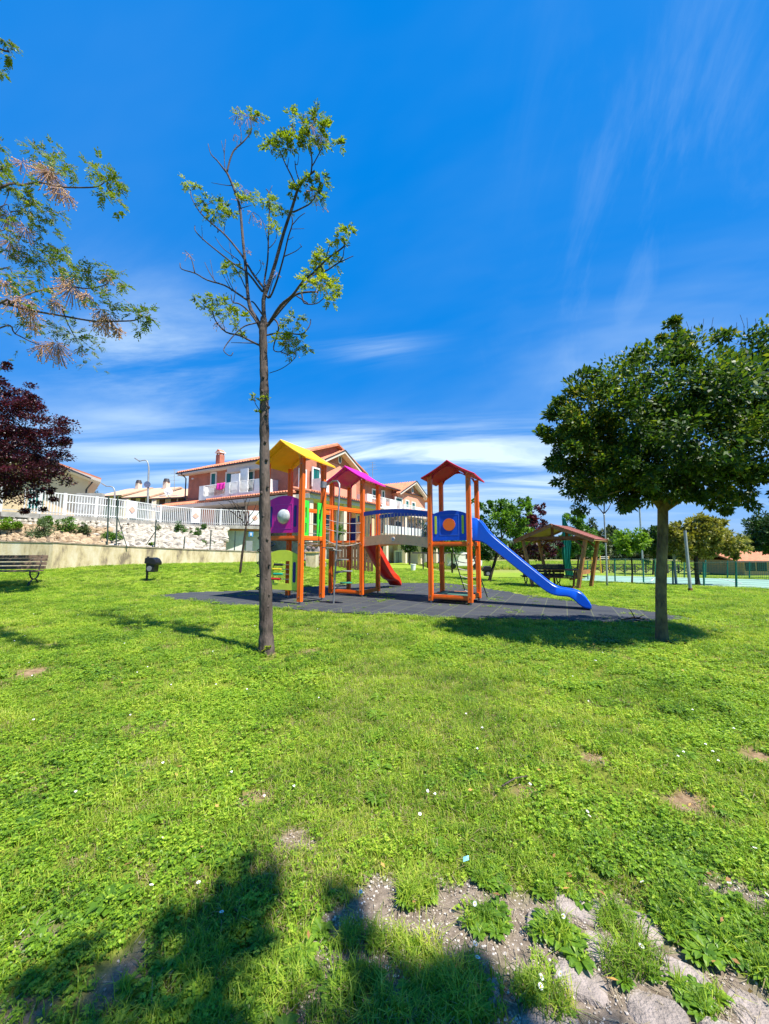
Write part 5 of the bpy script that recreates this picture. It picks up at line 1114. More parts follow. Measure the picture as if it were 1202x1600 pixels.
for s_ in (5.05, 7.1, 8.85):   # solid white panels with a quatrefoil
    a, b = fl_at(s_-.14), fl_at(min(8.99, s_+.16)); d = (b-a).normalized(); nr = d.cross(ZU).normalized(); nr = nr if nr.y < 0 else -nr
    o_ = MB().beam(a+ZU*.66+nr*.05, b+ZU*.66+nr*.05, .05, 1.05).build('panel', M_white, tf); c = (a+b)/2+ZU*.66+nr*.085
    MB().prism([(.22*math.cos(t)*(1-.28*abs(math.sin(2*t))), .22*math.sin(t)*(1-.28*abs(math.sin(2*t)))) for t in np.linspace(0, 2*PI, 24, endpoint=False)], 0, .02, lambda x, y, z: c+d*x+ZU*y+nr*z).build('emblem', pm, o_)
terr = MB(); vs = [tuple(p+ZU*-.02) for p in FL_]+[(p.x*1.35-2, p.y*1.45+6, 3.28) for p in FL_]; n = len(FL_); terr.add(vs, [(i, i+1, n+i+1, n+i) for i in range(n-1)])
terr.build('terrace', M_conc, None, kind='structure')
# ------------------------------------------------------------------ terracotta house (long block and wing)
A30 = R(30); K = Vector((-6.8, 31, 0)); ex = Vector((math.cos(A30), -math.sin(A30), 0)); ey = Vector((math.sin(A30), math.cos(A30), 0))
HP = lambda x, y, z: K+ex*x+ey*y+ZU*z
def tile_mat(name, c):
    m = mat(name, c, .85, .16, 2.2, 0, dirt=.25); t = m.node_tree; p = t.nodes['Principled BSDF']
    return m
M_brick = mat('red_facing_brick', (.47, .18, .11), .85, .12, 1.5, .4, 50); M_peach = mat('orange_render', (.78, .32, .21), .85, .07, 1.2, dirt=.1); M_cream = mat('cream_render', (.72, .58, .45), .85, .05, 1.5, dirt=.15)
M_tile = tile_mat('clay_roof_tile', (.60, .22, .12)); M_soff = mat('cream_soffit', (.66, .56, .48), .8, .05); M_gut = mat('dark_gutter', (.045, .035, .035), .5, .1)
M_shut = mat('green_shutter', (.01, .14, .13), .5, .1, 4, stretch=(1, 1, 14)); M_glass = mat('dark_glass', (.03, .05, .07), .12, .2, 2, spec=.8); M_trim = mat('white_window_trim', (.78, .74, .70), .7, .04)
house = thing('terracotta_house', 'large brick red and orange house with white balconies and tiled gable roofs', 'house', K)
def hbox(name, m, x0, x1, y0, y1, z0, z1, par=None, bevel=0): 
    c = HP((x0+x1)/2, (y0+y1)/2, (z0+z1)/2); return MB().rbox(c, (x1-x0, y1-y0, z1-z0), -A30).build(name, m, par or house, bevel=bevel)
# walls
hbox('wall', M_conc, -15.6, 0, .6, 9, -.2, 3.1); hbox('wall', M_peach, -15.6, 0, 0, 9, 3.1, 6.1); hbox('wall', M_brick, -15.2, 0, .003, 9, 6.1, 9.25)
hbox('wall', M_cream, -9, 0, 9.002, 24, -.2, 3.1); hbox('wall', M_cream, -9, 0, 9.002, 24, 3.1, 6.0); hbox('wall', M_brick, -9, -.003, 9.002, 24, 6.0, 8.6)
hbox('wall', M_peach, -.2, .25, 2.2, 7.6, 3.1, 9.3); hbox('wall', M_peach, -.2, .6, 15.6, 23.4, 5.95, 8.5); hbox('wall', M_cream, -.2, .6, 15.6, 23.4, -.2, 5.948)
# roofs with separate tile rows
def tiled(a, b, c, d, name='roof', pitch=.34, par=None):
    """a-b eave, d-c ridge (corners); rolls of tile run from ridge to eave"""
    a, b, c, d = map(Vector, (a, b, c, d)); n = max(2, int((b-a).length/pitch)); up = (b-a).cross(d-a).normalized(); up = up if up.z > 0 else -up
    MB().add([a, b, c, d, a-up*.14, b-up*.14, c-up*.14, d-up*.14], [(0, 1, 2, 3), (7, 6, 5, 4), (0, 4, 5, 1), (1, 5, 6, 2), (2, 6, 7, 3), (3, 7, 4, 0)]).build(name, M_tile, par or house)
    mb = MB(); e = (b-a).normalized()
    for i in range(n):
        p = a.lerp(b, (i+.5)/n); q = d.lerp(c, (i+.5)/n); w = .10
        vs = []
        rows = 12
        for k in range(rows):
            s0, s1 = k/rows, (k+1)/rows
            for s_, lift in ((s0, .0), (s1, .03)):
                o_ = p.lerp(q, s_); vs += [o_-e*w+up*.005, o_+up*(.10+lift), o_+e*w+up*.005]
        mb.add(vs, [f for k in range(rows) for f in ((6*k, 6*k+1, 6*k+4, 6*k+3), (6*k+1, 6*k+2, 6*k+5, 6*k+4))])
    mb.build('tile_rolls', M_tile, par or house, kind='stuff')
zA, zR = 9.25, 11.2
tiled(HP(-16.2, -.7, zA), HP(.4, -.7, zA), HP(.4, 4.5, zR), HP(-16.2, 4.5, zR)); tiled(HP(.4, 9.6, zA), HP(-16.2, 9.6, zA), HP(-16.2, 4.5, zR), HP(.4, 4.5, zR))
hbox('soffit', M_soff, -16.1, .3, -.65, .0, zA-.28, zA-.15); hbox('gutter', M_gut, -16.2, .4, -.80, -.68, zA-.14, zA-.02)
hbox('loggia_beam', M_soff, -8.6, -3.9, -.55, 0, zA-.75, zA-.28)
for s_ in (1,):   # gable end above the corner block
    MB().prism([(-.003, 9.25), (9, 9.25), (4.5, zR-.16)], -.3, -.02, lambda x, y, z: HP(z, x, y)).build('gable_wall', M_brick, house)
MB().tube([HP(-15.3, -.75, 9.1), HP(-15.5, -.1, 8.7), HP(-15.5, -.08, 6.2)], .06, 6).build('downpipe', M_gut, house)
zB, zB2 = 8.45, 10.0
tiled(HP(.7, 9.4, zB), HP(.7, 24.6, zB), HP(-4.5, 24.6, zB2), HP(-4.5, 9.4, zB2)); hbox('gutter', M_gut, .70, .80, 9.4, 24.6, zB-.12, zB)
def gable(y0, y1, x1, ze_, zp_, xb=-4.0):
    ym = (y0+y1)/2; o = .55
    MB().prism([(y0, ze_-.02), (y1, ze_-.02), (ym, zp_-.18)], x1-.35, x1-.004, lambda x, y, z: HP(z, x, y)).build('gable_wall', M_brick, house)
    dz = (zp_-ze_)/((y1-y0)/2)*o
    tiled(HP(x1+.6, y0-o, ze_-dz), HP(xb, y0-o, ze_-dz), HP(xb, ym, zp_), HP(x1+.6, ym, zp_)); tiled(HP(xb, y1+o, ze_-dz), HP(x1+.6, y1+o, ze_-dz), HP(x1+.6, ym, zp_), HP(xb, ym, zp_))
    for ya in (y0-o, y1+o):
        MB().beam(HP(x1+.62, ya, ze_-dz-.10), HP(x1+.62, ym, zp_-.10), .04, .22).build('barge_board', M_soff, house); MB().beam(HP(x1+.65, ya, ze_-dz+.05), HP(x1+.65, ym, zp_+.05), .08, .07).build('verge', M_gut, house)
        MB().beam(HP(x1+.3, ya+(.2 if ya < ym else -.2), ze_-dz-.04), HP(x1+.3, ym, zp_-.2), .6, .03).build('soffit', M_soff, house)
    c = HP(x1+.01, ym, ze_+(zp_-ze_)*.38); MB().prism([(.26*math.cos(t), .42*math.sin(t)) for t in np.linspace(0, 2*PI, 18, endpoint=False)], -.02, .05, lambda x, y, z: c+ey*x+ZU*y+ex*z).build('oval_window_frame', M_trim, house)
    MB().prism([(.16*math.cos(t), .32*math.sin(t)) for t in np.linspace(0, 2*PI, 18, endpoint=False)], .05, .06, lambda x, y, z: c+ey*x+ZU*y+ex*z).build('oval_window_pane', M_glass, house)
gable(2.4, 7.2, .25, 9.35, 10.55); gable(15.7, 23.3, .6, 8.2, 9.95)
def win(side, off, x0, x1, z0, z1, m=M_shut, name='window', trim=.13, leaves=2):
    """side 'A' is the long front, 'B' the wing front"""
    P = (lambda u, w, z: HP(u, off-w, z)) if side == 'A' else (lambda u, w, z: HP(off+w, u, z)); bx = lambda nm, mm, a, b, c, d, e, f, par: MB().add([P(u, w, z) for u in (a, b) for w in (c, d) for z in (e, f)], [(0, 1, 3, 2), (4, 6, 7, 5), (0, 4, 5, 1), (2, 3, 7, 6), (0, 2, 6, 4), (1, 5, 7, 3)]).build(nm, mm, par)
    pane = bx(name, m, x0, x1, -.05, .02, z0, z1, house)
    for a, b, c, d in ((x0-trim, x0, z0-trim, z1+trim), (x1, x1+trim, z0-trim, z1+trim), (x0, x1, z1, z1+trim), (x0, x1, z0-trim, z0)): bx('frame', M_trim, a, b, -.05, .08, c, d, pane)
    if leaves > 1:
        for k in range(1, leaves): xm = x0+(x1-x0)*k/leaves; bx('mullion', mat('shutter_edge', (.02, .07, .07), .5, .1) if m is M_shut else M_gut, xm-.03, xm+.03, .02, .05, z0, z1, pane)
def pA(px0, px1, py0, py1, off=0, **k):
    P = HP(0, off, 0); s0, zt_ = onpl(px0, py0, P, ex); s1, _ = onpl(px1, py0, P, ex); _, zb = onpl((px0+px1)/2, py1, P, ex); _, zt_ = onpl((px0+px1)/2, py0, P, ex); win('A', off, s0, s1, zb, zt_, **k)
def pB(px0, px1, py0, py1, off=0, **k):
    P = HP(off, 0, 0); s0, _ = onpl(px0, py0, P, ey); s1, _ = onpl(px1, py0, P, ey); _, zb = onpl((px0+px1)/2, py1, P, ey); _, zt_ = onpl((px0+px1)/2, py0, P, ey); win('B', off, s0, s1, zb, zt_, **k)
pA(331.5, 338, 740, 757, leaves=1); pA(355, 368, 739, 772); pA(382.5, 396.5, 738, 772); pA(293, 315, 791, 822, m=M_glass); pA(338.5, 385, 788, 822, m=M_glass, leaves=3)
pB(489, 498.5, 733, 759, off=.25); pB(469, 477, 735, 760)
pB(582, 587.5, 766, 778, off=0); pB(597, 600, 768, 782); pB(618, 627.5, 779, 791, off=.6); pB(634, 638, 783, 793, off=.6, leaves=1); pB(643.5, 648, 786, 796, off=.6)
pB(478, 500, 800, 818, off=.25, m=M_glass, leaves=3); pB(503, 516, 800, 822, off=0.25, m=M_glass); pB(524, 540, 800, 828, m=M_glass); pB(558, 566, 806, 826, m=M_glass); pB(579, 586, 808, 826, m=M_glass); pB(596, 604, 810, 834, m=M_glass); pB(617, 627, 815, 836, off=.6, m=M_glass)
pB(635, 644, 818, 838, off=.6, m=M_white); pB(617, 627, 862, 879.5, off=.6, m=mat('grey_garage_door', (.25, .28, .30), .6, .1)); pB(560, 575, 850, 870, m=M_glass); pB(592, 604, 852, 872, m=M_glass)
# lamp studs
for p_ in ((302, 748), ): s_, z_ = onpl(*p_, HP(0, 0, 0), ex); MB().ball(HP(s_, -.06, z_), .14, 8, 5, (1, .6, .7)).build('wall_lamp', M_white, house)
# chimney
c_ = onpl(344, 721, HP(0, 3.2, 0), ex); cx_ = c_[0]
ch = hbox('chimney', M_brick, cx_-.33, cx_+.33, 2.9, 3.5, 10.2, 11.75); hbox('chimney_cap', M_trim, cx_-.42, cx_+.42, 2.8, 3.6, 11.95, 12.05, ch)
for a in (-.25, .25):
    for b in (3.0, 3.4): hbox('cap_leg', M_brick, cx_+a-.05, cx_+a+.05, b-.05, b+.05, 11.752, 11.948, ch)
MB().prism([(-.4, 0), (.4, 0), (0, .3)], 2.85, 3.55, lambda x, y, z: HP(cx_+x, z, 12.052+y)).build('cap_roof', M_tile, ch)
# pent roof between the floors
tiled(HP(-18.0, -1.5, 5.75), HP(-9.6, -1.5, 5.75), HP(-9.6, 0, 6.35), HP(-18.0, 0, 6.35), 'pent_roof', .3); tiled(HP(-9.4, -2.1, 5.85), HP(.8, -2.1, 5.85), HP(.8, 0, 6.2), HP(-9.4, 0, 6.2), 'pent_roof', .3)
hbox('eaves_board', M_soff, -18, .8, -2.0, -.0, 5.35, 5.65); hbox('gutter', M_gut, -18.0, -9.6, -1.62, -1.52, 5.6, 5.72)
tiled(HP(2.3, -1.5, 5.85), HP(2.3, 9, 5.85), HP(.25, 9, 6.3), HP(.25, -1.5, 6.3), 'pent_roof', .3); hbox('eaves_board', M_soff, .252, 2.2, -1.5, 9, 5.35, 5.70); hbox('gutter', M_gut, 2.3, 2.4, -1.5, 9, 5.68, 5.80)
for y_ in (-1.2, 3.2, 8.6): hbox('pillar', M_cream, 1.6, 2.0, y_, y_+.4, 2.0, 5.349)
MB().tube([HP(2.35, 3.6, 5.7), HP(2.0, 3.6, 5.3), HP(.4, 3.6, 4.9)], .045, 5).build('downpipe', M_gut, house)
# balconies: solid white piers with bellied railings
def balcony(side, off, u0, u1, z0, dep, piers, hgt=1.05, cloth=None):
    P = (lambda u, w, z: HP(u, off-w, z)) if side == 'A' else (lambda u, w, z: HP(off+w, u, z)); bx = lambda nm, mm, a, b, c, d, e, f, par: MB().add([P(u, w, z) for u in (a, b) for w in (c, d) for z in (e, f)], [(0, 1, 3, 2), (4, 6, 7, 5), (0, 4, 5, 1), (2, 3, 7, 6), (0, 2, 6, 4), (1, 5, 7, 3)]).build(nm, mm, par)
    bl = bx('balcony', M_white, u0, u1, 0, dep, z0-.18, z0, house); edges = []
    for a, b in piers: bx('pier', M_white, a, b, dep-.14, dep, z0+.001, z0+hgt, bl); 
    bx('parapet_end', M_white, u0, u0+.12, 0, dep-.141, z0+.001, z0+hgt, bl); bx('parapet_end', M_white, u1-.12, u1, 0, dep-.141, z0+.001, z0+hgt, bl)
    g_ = sorted(piers); 
    for (a0, b0_), (a1, b1_) in zip(g_, g_[1:]):
        MB().tube([P(b0_+(a1-b0_)*t, dep-.07, z0+hgt-.02) for t in (0, .5, 1)], .03, 5).build('handrail', M_white, bl); MB().tube([P(b0_+(a1-b0_)*t, dep-.07+.25*math.sin(PI*t)*0, z0+.22-.12*math.sin(PI*t)) for t in np.linspace(0, 1, 9)], .03, 5).build('lower_rail', M_white, bl)
        bx('kerb', M_white, b0_, a1, dep-.12, dep, z0+.001, z0+.12, bl)
        n = max(3, int((a1-b0_)/.15))
        for k in range(1, n):
            t = k/n; u = b0_+(a1-b0_)*t; MB().tube([P(u, dep-.07, z0+hgt), P(u, dep+.02, z0+hgt*.6), P(u, dep+.06, z0+hgt*.38), P(u, dep-.07, z0+.22-.12*math.sin(PI*t))], .017, 4, cap=False).build('baluster', M_white, bl)
    return P, bl
P0 = HP(0, -1.5, 0); sx_ = lambda px, py=770: onpl(px, py, P0, ex)[0]
u0, u1, u2, u3, u4, u5 = sx_(311), sx_(318), sx_(352), sx_(357), sx_(372), sx_(402)
zb = onpl(355, 776, P0, ex)[1]-.0
PA_, blA = balcony('A', 0, u0, sx_(413), zb+.1, 1.5, [(u0, u1), (u2, u3+.1), (u4, u4+.15), (sx_(397), sx_(413))], 1.15)
# bright pink cloth over the railing (rests on the house: a thing of its own)
a_, b_ = sx_(339), sx_(352); cl_t = MB(); vs = []
for i in range(13):
    for j in range(6): t = i/12; vs.append(HP(a_+(b_-a_)*t, -1.56-.04*math.sin(i*1.3)-.05*(j/5), zb+1.27-j*.105-.10*math.sin(PI*t)*(j/5)))
cl_t.add(vs, [(i*6+j, i*6+j+1, (i+1)*6+j+1, (i+1)*6+j) for i in range(12) for j in range(5)]); o_ = cl_t.build('pink_cloth', mat('pink_cloth', (.75, .03, .35), .8, .15, 6), None, smooth=True)
o_.modifiers.new('thick', 'SOLIDIFY').thickness = .02; tag(o_, 'bright pink cloth hung over the white balcony railing', 'cloth')
hbox('balcony_screen', M_white, sx_(357), sx_(370), -1.3, -1.2, zb+.12, zb+2.0); hbox('balcony_screen', M_white, sx_(364), sx_(376), -.8, -.7, zb+.12, zb+2.5)
Pb = HP(1.3, 0, 0); sb_ = lambda px, py=785: onpl(px, py, Pb, ey)[0]
balcony('B', 0, 8.0, 15.2, 5.95, 1.3, [(8.0, 8.9), (11.0, 11.6), (12.6, 14.0), (14.9, 15.2)], 1.0)
balcony('B', .6, 15.2, 23.4, 5.75, 1.1, [(15.2, 15.5), (18.4, 19.8), (22.4, 23.4)], .9)
balcony('B', .25, 1.0, 2.0, 6.45, 1.0, [(1.0, 2.0)], .9)
hbox('slab', M_cream, .25, 2.4, 9.3, 24, 5.2, 5.55); hbox('slab', M_cream, .6, 2.6, 9.3, 24, 2.85, 3.1)
for y_ in (10, 14.2, 18.2, 23): hbox('pillar', M_cream, 1.9, 2.3, y_, y_+.4, -.2, 5.199)
hbox('parapet', M_white, 2.45, 2.6, 9.3, 24, 3.101, 3.9)
# garage side under the terrace, left
gw = thing('garage_front', 'white garage front in shade beneath an orange edged terrace, behind the bare young tree', 'building', fpt(372, 824))
for a, b, nm, m_, z0, z1, yo in ((345, 410, 'terrace_edge', M_peach, 2.95, 3.25, 0), (352, 410, 'garage_wall', M_white, .3, 2.949, 1.2), (352, 353.5, 'wing_wall', M_white, .3, 2.949, .5)):
    p, q = fpt(a, 822, 3.3), fpt(b, 822.5, 3.3); d = (q-p).normalized(); nr = Vector((-d.y, d.x, 0)); nr = nr if nr.y > 0 else -nr
    MB().beam(p+nr*(yo+.15)+ZU*((z0+z1)/2-3.3), q+nr*(yo+.15)+ZU*((z0+z1)/2-3.3), .3 if nm != 'wing_wall' else 1.6, z1-z0).build(nm, m_, gw)
Yg = 29.5
for a, b, c, d_, nm, m_ in ((385, 394, 845, 862, 'garage_door', mat('grey_door', (.30, .32, .33), .6, .1)), (389, 395.5, 831, 838.5, 'blue_plate', mat('blue_sign', (.08, .30, .60), .5, .05))):
    p, q = at(a, c, Yg), at(b, d_, Yg); MB().box(((p[0]+q[0])/2, Yg, (p[2]+q[2])/2), (q[0]-p[0], .06, p[2]-q[2])).build(nm, m_, gw)
p, q = at(391, 832.5, Yg-.05), at(393.5, 837, Yg-.05); MB().box(((p[0]+q[0])/2, Yg-.05, (p[2]+q[2])/2), (q[0]-p[0], .04, p[2]-q[2])).build('white_figure', M_white, gw)
# aerials and dish
def aerial(px, y0, y1, Y, label):
    p, q = Vector(at(px, y0, Y)), Vector(at(px, y1, Y)); t = thing('tv_aerial', label, 'aerial', p, group='TV aerials'); MB().tube([p, q], .03, 5).build('mast', M_pole, t)
    for k in range(4):
        z = q.lerp(p, .04+.16*k); w = .28+.08*k; MB().tube([z-Vector((w, 0, 0)), z+Vector((w, .1, .1))], .014, 4).build('element', M_pole, t)
aerial(272.5, 768, 733, 40, 'thin TV aerial against the sky left of the brick house corner'); aerial(582.5, 746, 722, 40, 'TV aerial on the roof between purple and red playset roofs')
# ------------------------------------------------------------------ row houses and cream house
def simple_house(name, label, x0, x1, Yh, dep, ze_, zr_, wallm, roofm, rz=0, wins=(), chim=(), group=None):
    cx_ = (x0+x1)/2; t = thing(name, label, 'house', (cx_, Yh, 3.2), group=group)
    c = Vector((cx_, Yh, 0)); ru = Vector((math.cos(rz), math.sin(rz), 0)); rv = Vector((-math.sin(rz), math.cos(rz), 0)); w = (x1-x0)/2; Q = lambda x, y, z: c+ru*x+rv*y+ZU*z
    MB().rbox(Q(0, dep/2, (3+ze_)/2), (2*w, dep, ze_-3), rz).build('wall', wallm, t)
    for s_ in (-1, 1): MB().prism([(-.7, ze_-.12), (dep/2, zr_), (dep/2, zr_-.2), (-.7, ze_-.3)] if s_ < 0 else [(dep+.7, ze_-.12), (dep+.7, ze_-.3), (dep/2, zr_-.2), (dep/2, zr_)], -w-.35, w+.35, lambda x, y, z: Q(z, x, y)).build('roof', roofm, t)
    for s_ in (-1, 1): MB().prism([(0, ze_-.02), (dep, ze_-.02), (dep/2, zr_-.3)], s_*w-.1, s_*w+.1, lambda x, y, z: Q(z, x, y)).build('gable_wall', wallm, t)
    MB().beam(Q(-w-.35, -.75, ze_-.22), Q(w+.35, -.75, ze_-.22), .12, .12).build('gutter', M_gut, t)
    for (u, z, ww, h) in wins:
        f = MB().rbox(Q(u, -.01, z), (ww+.2, .06, h+.2), rz).build('window', M_trim, t); MB().rbox(Q(u, -.05, z), (ww, .04, h), rz).build('shutter', mat('brown_shutter', (.10, .045, .035), .6, .1), f)
    for (u, v) in chim:
        cc = MB().rbox(Q(u, v, zr_+.1), (.6, .6, 1.1), rz).build('chimney', wallm, t); MB().tube([Q(u, v, zr_+.66), Q(u, v, zr_+1.1)], [.42, .3], 10).build('chimney_cap', M_gut, cc)
    return t
M_rt = mat('faded_clay_roof', (.62, .38, .24), .85, .1, 2, .5, 10, dirt=.1)
Xa = lambda px, Y: (px-601)/F*Y
RZ = R(-16)
for i, (pa, pb_, Yh, ye, yr, lab) in enumerate(((150, 196, 52, 774, 764, 'left most pale terraced house with pinkish roof beyond the white fence'), (192, 240, 47, 776, 763, 'middle terraced house whose roof rises behind the street lamp'), (236, 292, 42, 777, 764, 'right terraced house with satellite dish beside the brick house'))):
    x0, x1 = Xa(pa, Yh), Xa(pb_, Yh); w = (x1-x0)
    th_ = simple_house('terraced_house', lab, x0, x1, Yh, 8, hz(ye, Yh), hz(yr-1, Yh+4), M_cream, M_rt, RZ, [(-w*.28, hz(783, Yh), .8, 1.2), (w*.12, hz(783.5, Yh), .8, 1.2), (w*.38, hz(784, Yh), .8, 1.2)], [(w*.05, 3.6)], group='terraced houses beyond the fence')
p = Vector(at(264, 768, 41)); d_t = thing('satellite_dish', 'white satellite dish on the roof of the right terraced house', 'satellite dish', p); MB().tube([p+Vector((0, -.1, 0)), p+Vector((-.05, .0, 0)), p+Vector((-.07, .06, 0))], [.42, .32, .05], 16).build('dish', M_white, d_t, smooth='auto'); MB().tube([p, p-ZU*.7], .03, 5).build('arm', M_pole, d_t)
# cream house with gable towards the park
Yc = 26; ch_ = thing('cream_house', 'cream house with wide eaves behind the plum tree', 'house', (at(90, 800, Yc)[0], Yc, 3.2))
shx = lambda y: -.85*(y-Yc)
xr = Xa(133, Yc); xl = xr-11; xm = (xl+xr)/2+1.6; zE = hz(750, Yc); zP = hz(716, Yc)
MB().prism([(xl, 3), (xr, 3), (xr, zE), (xm, zP-.35), (xl, zE)], Yc, Yc+9, lambda x, y, z: (x+shx(z), z, y)).build('wall', mat('warm_cream_render', (.80, .58, .36), .85, .05, 1), ch_)
for q in ([(xm, zP), (xr+.75, zE-.12), (xr+.75, zE-.30), (xm, zP-.2)], [(xm, zP), (xm, zP-.2), (xl-.7, zE-.3), (xl-.7, zE-.12)]):
    MB().prism(q, Yc-.8, Yc+9.6, lambda x, y, z: (x+shx(z), z, y)).build('eaves', M_soff, ch_)
    MB().prism([(a, b+.10 if k in (0, 1) or True else b) for k, (a, b) in enumerate(q)], Yc-.75, Yc+9.5, lambda x, y, z: (x+shx(z), z, y+.02)).build('roof', M_tile, ch_)
    MB().beam((q[0][0]+.7, Yc-.82, q[0][1]+.08), ((q[1] if q[1][0] != q[0][0] else q[3])[0], Yc-.82, (q[1] if q[1][0] != q[0][0] else q[3])[1]+.08), .06, .08).build('verge', M_gut, ch_)
MB().tube([(xr+.7, Yc-.6, zE-.25), (xr+.1, Yc-.3, zE-.7), (xr+.1, Yc-.3, 3.2)], .05, 6).build('downpipe', M_gut, ch_)
for px in (52,): MB().box((Xa(px, Yc), Yc-.03, 4.9), (1.0, .08, 1.3)).build('window', M_shut, ch_)
gt = thing('garden_wall', 'grey garden wall at the corner of the cream house', 'wall', (Xa(140, 24), 24, 3.2)); MB().box((Xa(137, 24), 24, (3+hz(771, 24))/2), (1.6, .3, hz(771, 24)-3)).build('wall_body', M_conc, gt)
shc = at(142, 768, 33); t = thing('garden_tree', 'small round dark green tree peeping out behind the cream house corner', 'tree', (shc[0], 33, 3.2)); Vv, _ = crown([(shc, (.6, .6, .6)), ((shc[0]-.4, 33, shc[2]-.2), (.6, .6, .5))], 20, 1200, .12, 91, clr=.4); npmesh('crown', Vv, 4, t, G_dark, 'stuff'); MB().tube([(shc[0], 33, 3.1), shc], .07, 6).build('trunk', M_bark3, t)
# street lamps
def street_lamp(label, x0, y0, Y, y1, xa, ya, w):
    b = Vector(at(x0, y0, Y)); b.z = 3.0; t = thing('street_lamp', label, 'street lamp', b, group='street lamps on the road above'); tp_ = Vector(at(x0+1, y1, Y)); e = Vector(at(xa, ya, Y))
    MB().tube(curve([b, b.lerp(tp_, .8), tp_, tp_.lerp(e, .3)+ZU*(.35*w), e], 5), list(np.linspace(.09, .04, 21)), 8).build('pole', M_pole, t, smooth=True)
    MB().beam(e, e+(e-tp_).normalized()*.5, .2, .09).build('lamp_head', M_pole, t); return t, b, tp_
l1, b, tp_ = street_lamp('tall street lamp with curved arm in front of the terraced houses', 231.5, 800, 34, 730, 218, 720.5, 1.3)
m_ = Vector(at(231, 757, 34)); MB().tube([m_+Vector((0, -.12, 0)), m_+Vector((0, -.05, 0))], .28, 14).build('round_mirror', mat('mirror', (.35, .38, .4), .2, .1, metal=.8), l1); street_lamp('shorter street lamp with curved arm left of the terraced house roofs', 178.5, 800, 36, 768, 166, 759.5, .8)
# ------------------------------------------------------------------ bare young tree before the wall
b = Vector(gp(375, 896)); Yb = b.y; bt = thing('bare_tree', 'small bare young tree before the cream wall and garage', 'tree', b)
zb_ = lambda zx, zy: Vector(at(200+zx/5.226, 690+zy/5.226, Yb))
MB().tube(curve([b-ZU*.03, zb_(930, 950), zb_(950, 800), zb_(965, 690)], 5), list(np.linspace(.06, .045, 16)), 8).build('trunk', M_bark3, bt, smooth=True)
for q in ([(965, 690), (930, 640), (870, 590), (850, 520), (800, 450)], [(965, 690), (960, 600), (955, 500), (935, 440)], [(965, 690), (985, 620), (975, 540), (1000, 460)], [(965, 685), (1010, 660), (1060, 590), (1075, 570)], [(930, 640), (900, 560), (890, 480)], [(960, 600), (920, 540), (870, 500), (760, 470)], [(985, 620), (1030, 560), (1050, 500)], [(870, 590), (800, 540), (740, 500)], [(955, 500), (980, 440)], [(965, 690), (920, 665)], [(900, 560), (850, 480), (830, 430)]):
    MB().tube(curve([zb_(*c) for c in q], 3), list(np.linspace(.022, .008, 3*(len(q)-1)+1)), 5).build('branch', M_bark3, bt, smooth=True)
# ------------------------------------------------------------------ behind the playset
bp = gp(555, 891); Yw = bp[1]; bf = thing('board_fence', 'brown board fence section behind the middle tower', 'fence', bp)
for i in range(12):
    px = 524+i*5.2; x = Xa(px, Yw); zt = hz(851.5, Yw)+rd.uniform(-.02, .02); MB().box((x, Yw+rd.uniform(-.01, .01), (zt+bp[2])/2-.1), (.172, .03, zt-bp[2]+.2)).build('board', mat('dark_board', (.13, .065, .035), .8, .25, 5, .3, 30), bf)
for y in (856, 872, 886): MB().box((Xa(552, Yw), Yw+.05, hz(y, Yw)), (2.0, .05, .09)).build('fence_rail', M_brown, bf)
tp0 = gp(690, 886); Yt_ = tp0[1]; tw = thing('terrace_wall', 'pale grey terrace wall on a dark plinth behind the arched bridge', 'wall', tp0)
xa, xb = Xa(637, Yt_), Xa(722, Yt_); g0 = gz(xa, Yt_)
MB().box(((xa+xb)/2, Yt_+.7, (g0+hz(880, Yt_))/2-.1), (xb-xa, 1.2, hz(880, Yt_)-g0+.2)).build('shade_band', M_black, tw); MB().box(((xa+xb)/2, Yt_+.5, (hz(880, Yt_)+hz(866, Yt_))/2+.003), (xb-xa+.1, .3, hz(866, Yt_)-hz(880, Yt_))).build('parapet', mat('grey_render', (.48, .45, .40), .9, .1, 2, dirt=.3), tw)  # black box stands for shadowed planting below the wall, shade put into its colour
for i in range(12): x = xa+(xb-xa)*i/11; MB().tube([(x, Yt_+.4, hz(866, Yt_)), (x, Yt_+.4, hz(857, Yt_))], .02, 5).build('railing_post', M_gut, tw)
MB().beam((xa, Yt_+.4, hz(857, Yt_)), (xb, Yt_+.4, hz(857, Yt_)), .04, .04).build('railing_top', M_gut, tw)
pg = thing('dark_post_frame', 'dark pergola frame standing on the grass behind the bridge', 'pergola', gp(661.5, 891)); q = Vector(gp(661.5, 891))
for dx in (0, 1.2): MB().beam(q+Vector((dx, 0, -.05)), q+Vector((dx, 0, 1.2)), .09, .09).build('post', M_gut, pg)
MB().beam(q+Vector((-.8, 0, 1.25)), q+Vector((2.0, 0, 1.25)), .1, .09).build('beam', M_gut, pg)
def far_bush(px, py, rx, rz, Y, label, lm, seed, n=2500, ls=.3):
    c = at(px, py, Y); a, b_ = rx*Y/F, rz*Y/F; g_ = gz(c[0], Y); t = thing('bush', label, 'bush', (c[0], Y, g_)); Vv, cc = crown([(c, (a, a*.6, b_)), ((c[0]+a*.3, Y, c[2]-b_*.4), (a*.9, a*.6, b_*.7))], 50, n, ls, seed, clr=.3, shell=.3); npmesh('foliage', Vv, 4, t, lm, 'stuff'); MB().tube([(c[0], Y, g_), c], .1, 6).build('stem', M_bark3, t)
far_bush(668, 836, 24, 24, 46, 'dark green bush beyond the arched bridge handrail', G_dark, 81); far_bush(706, 848, 26, 12, 42, 'green bush seen through the right tower', G_fresh, 82); far_bush(640, 852, 10, 8, 38, 'low green bush behind the bridge', G_dark, 83, 900)
far_bush(528, 828, 10, 7, 24, 'green bush seen through the rope bridge', G_fresh, 84, 900, .12)
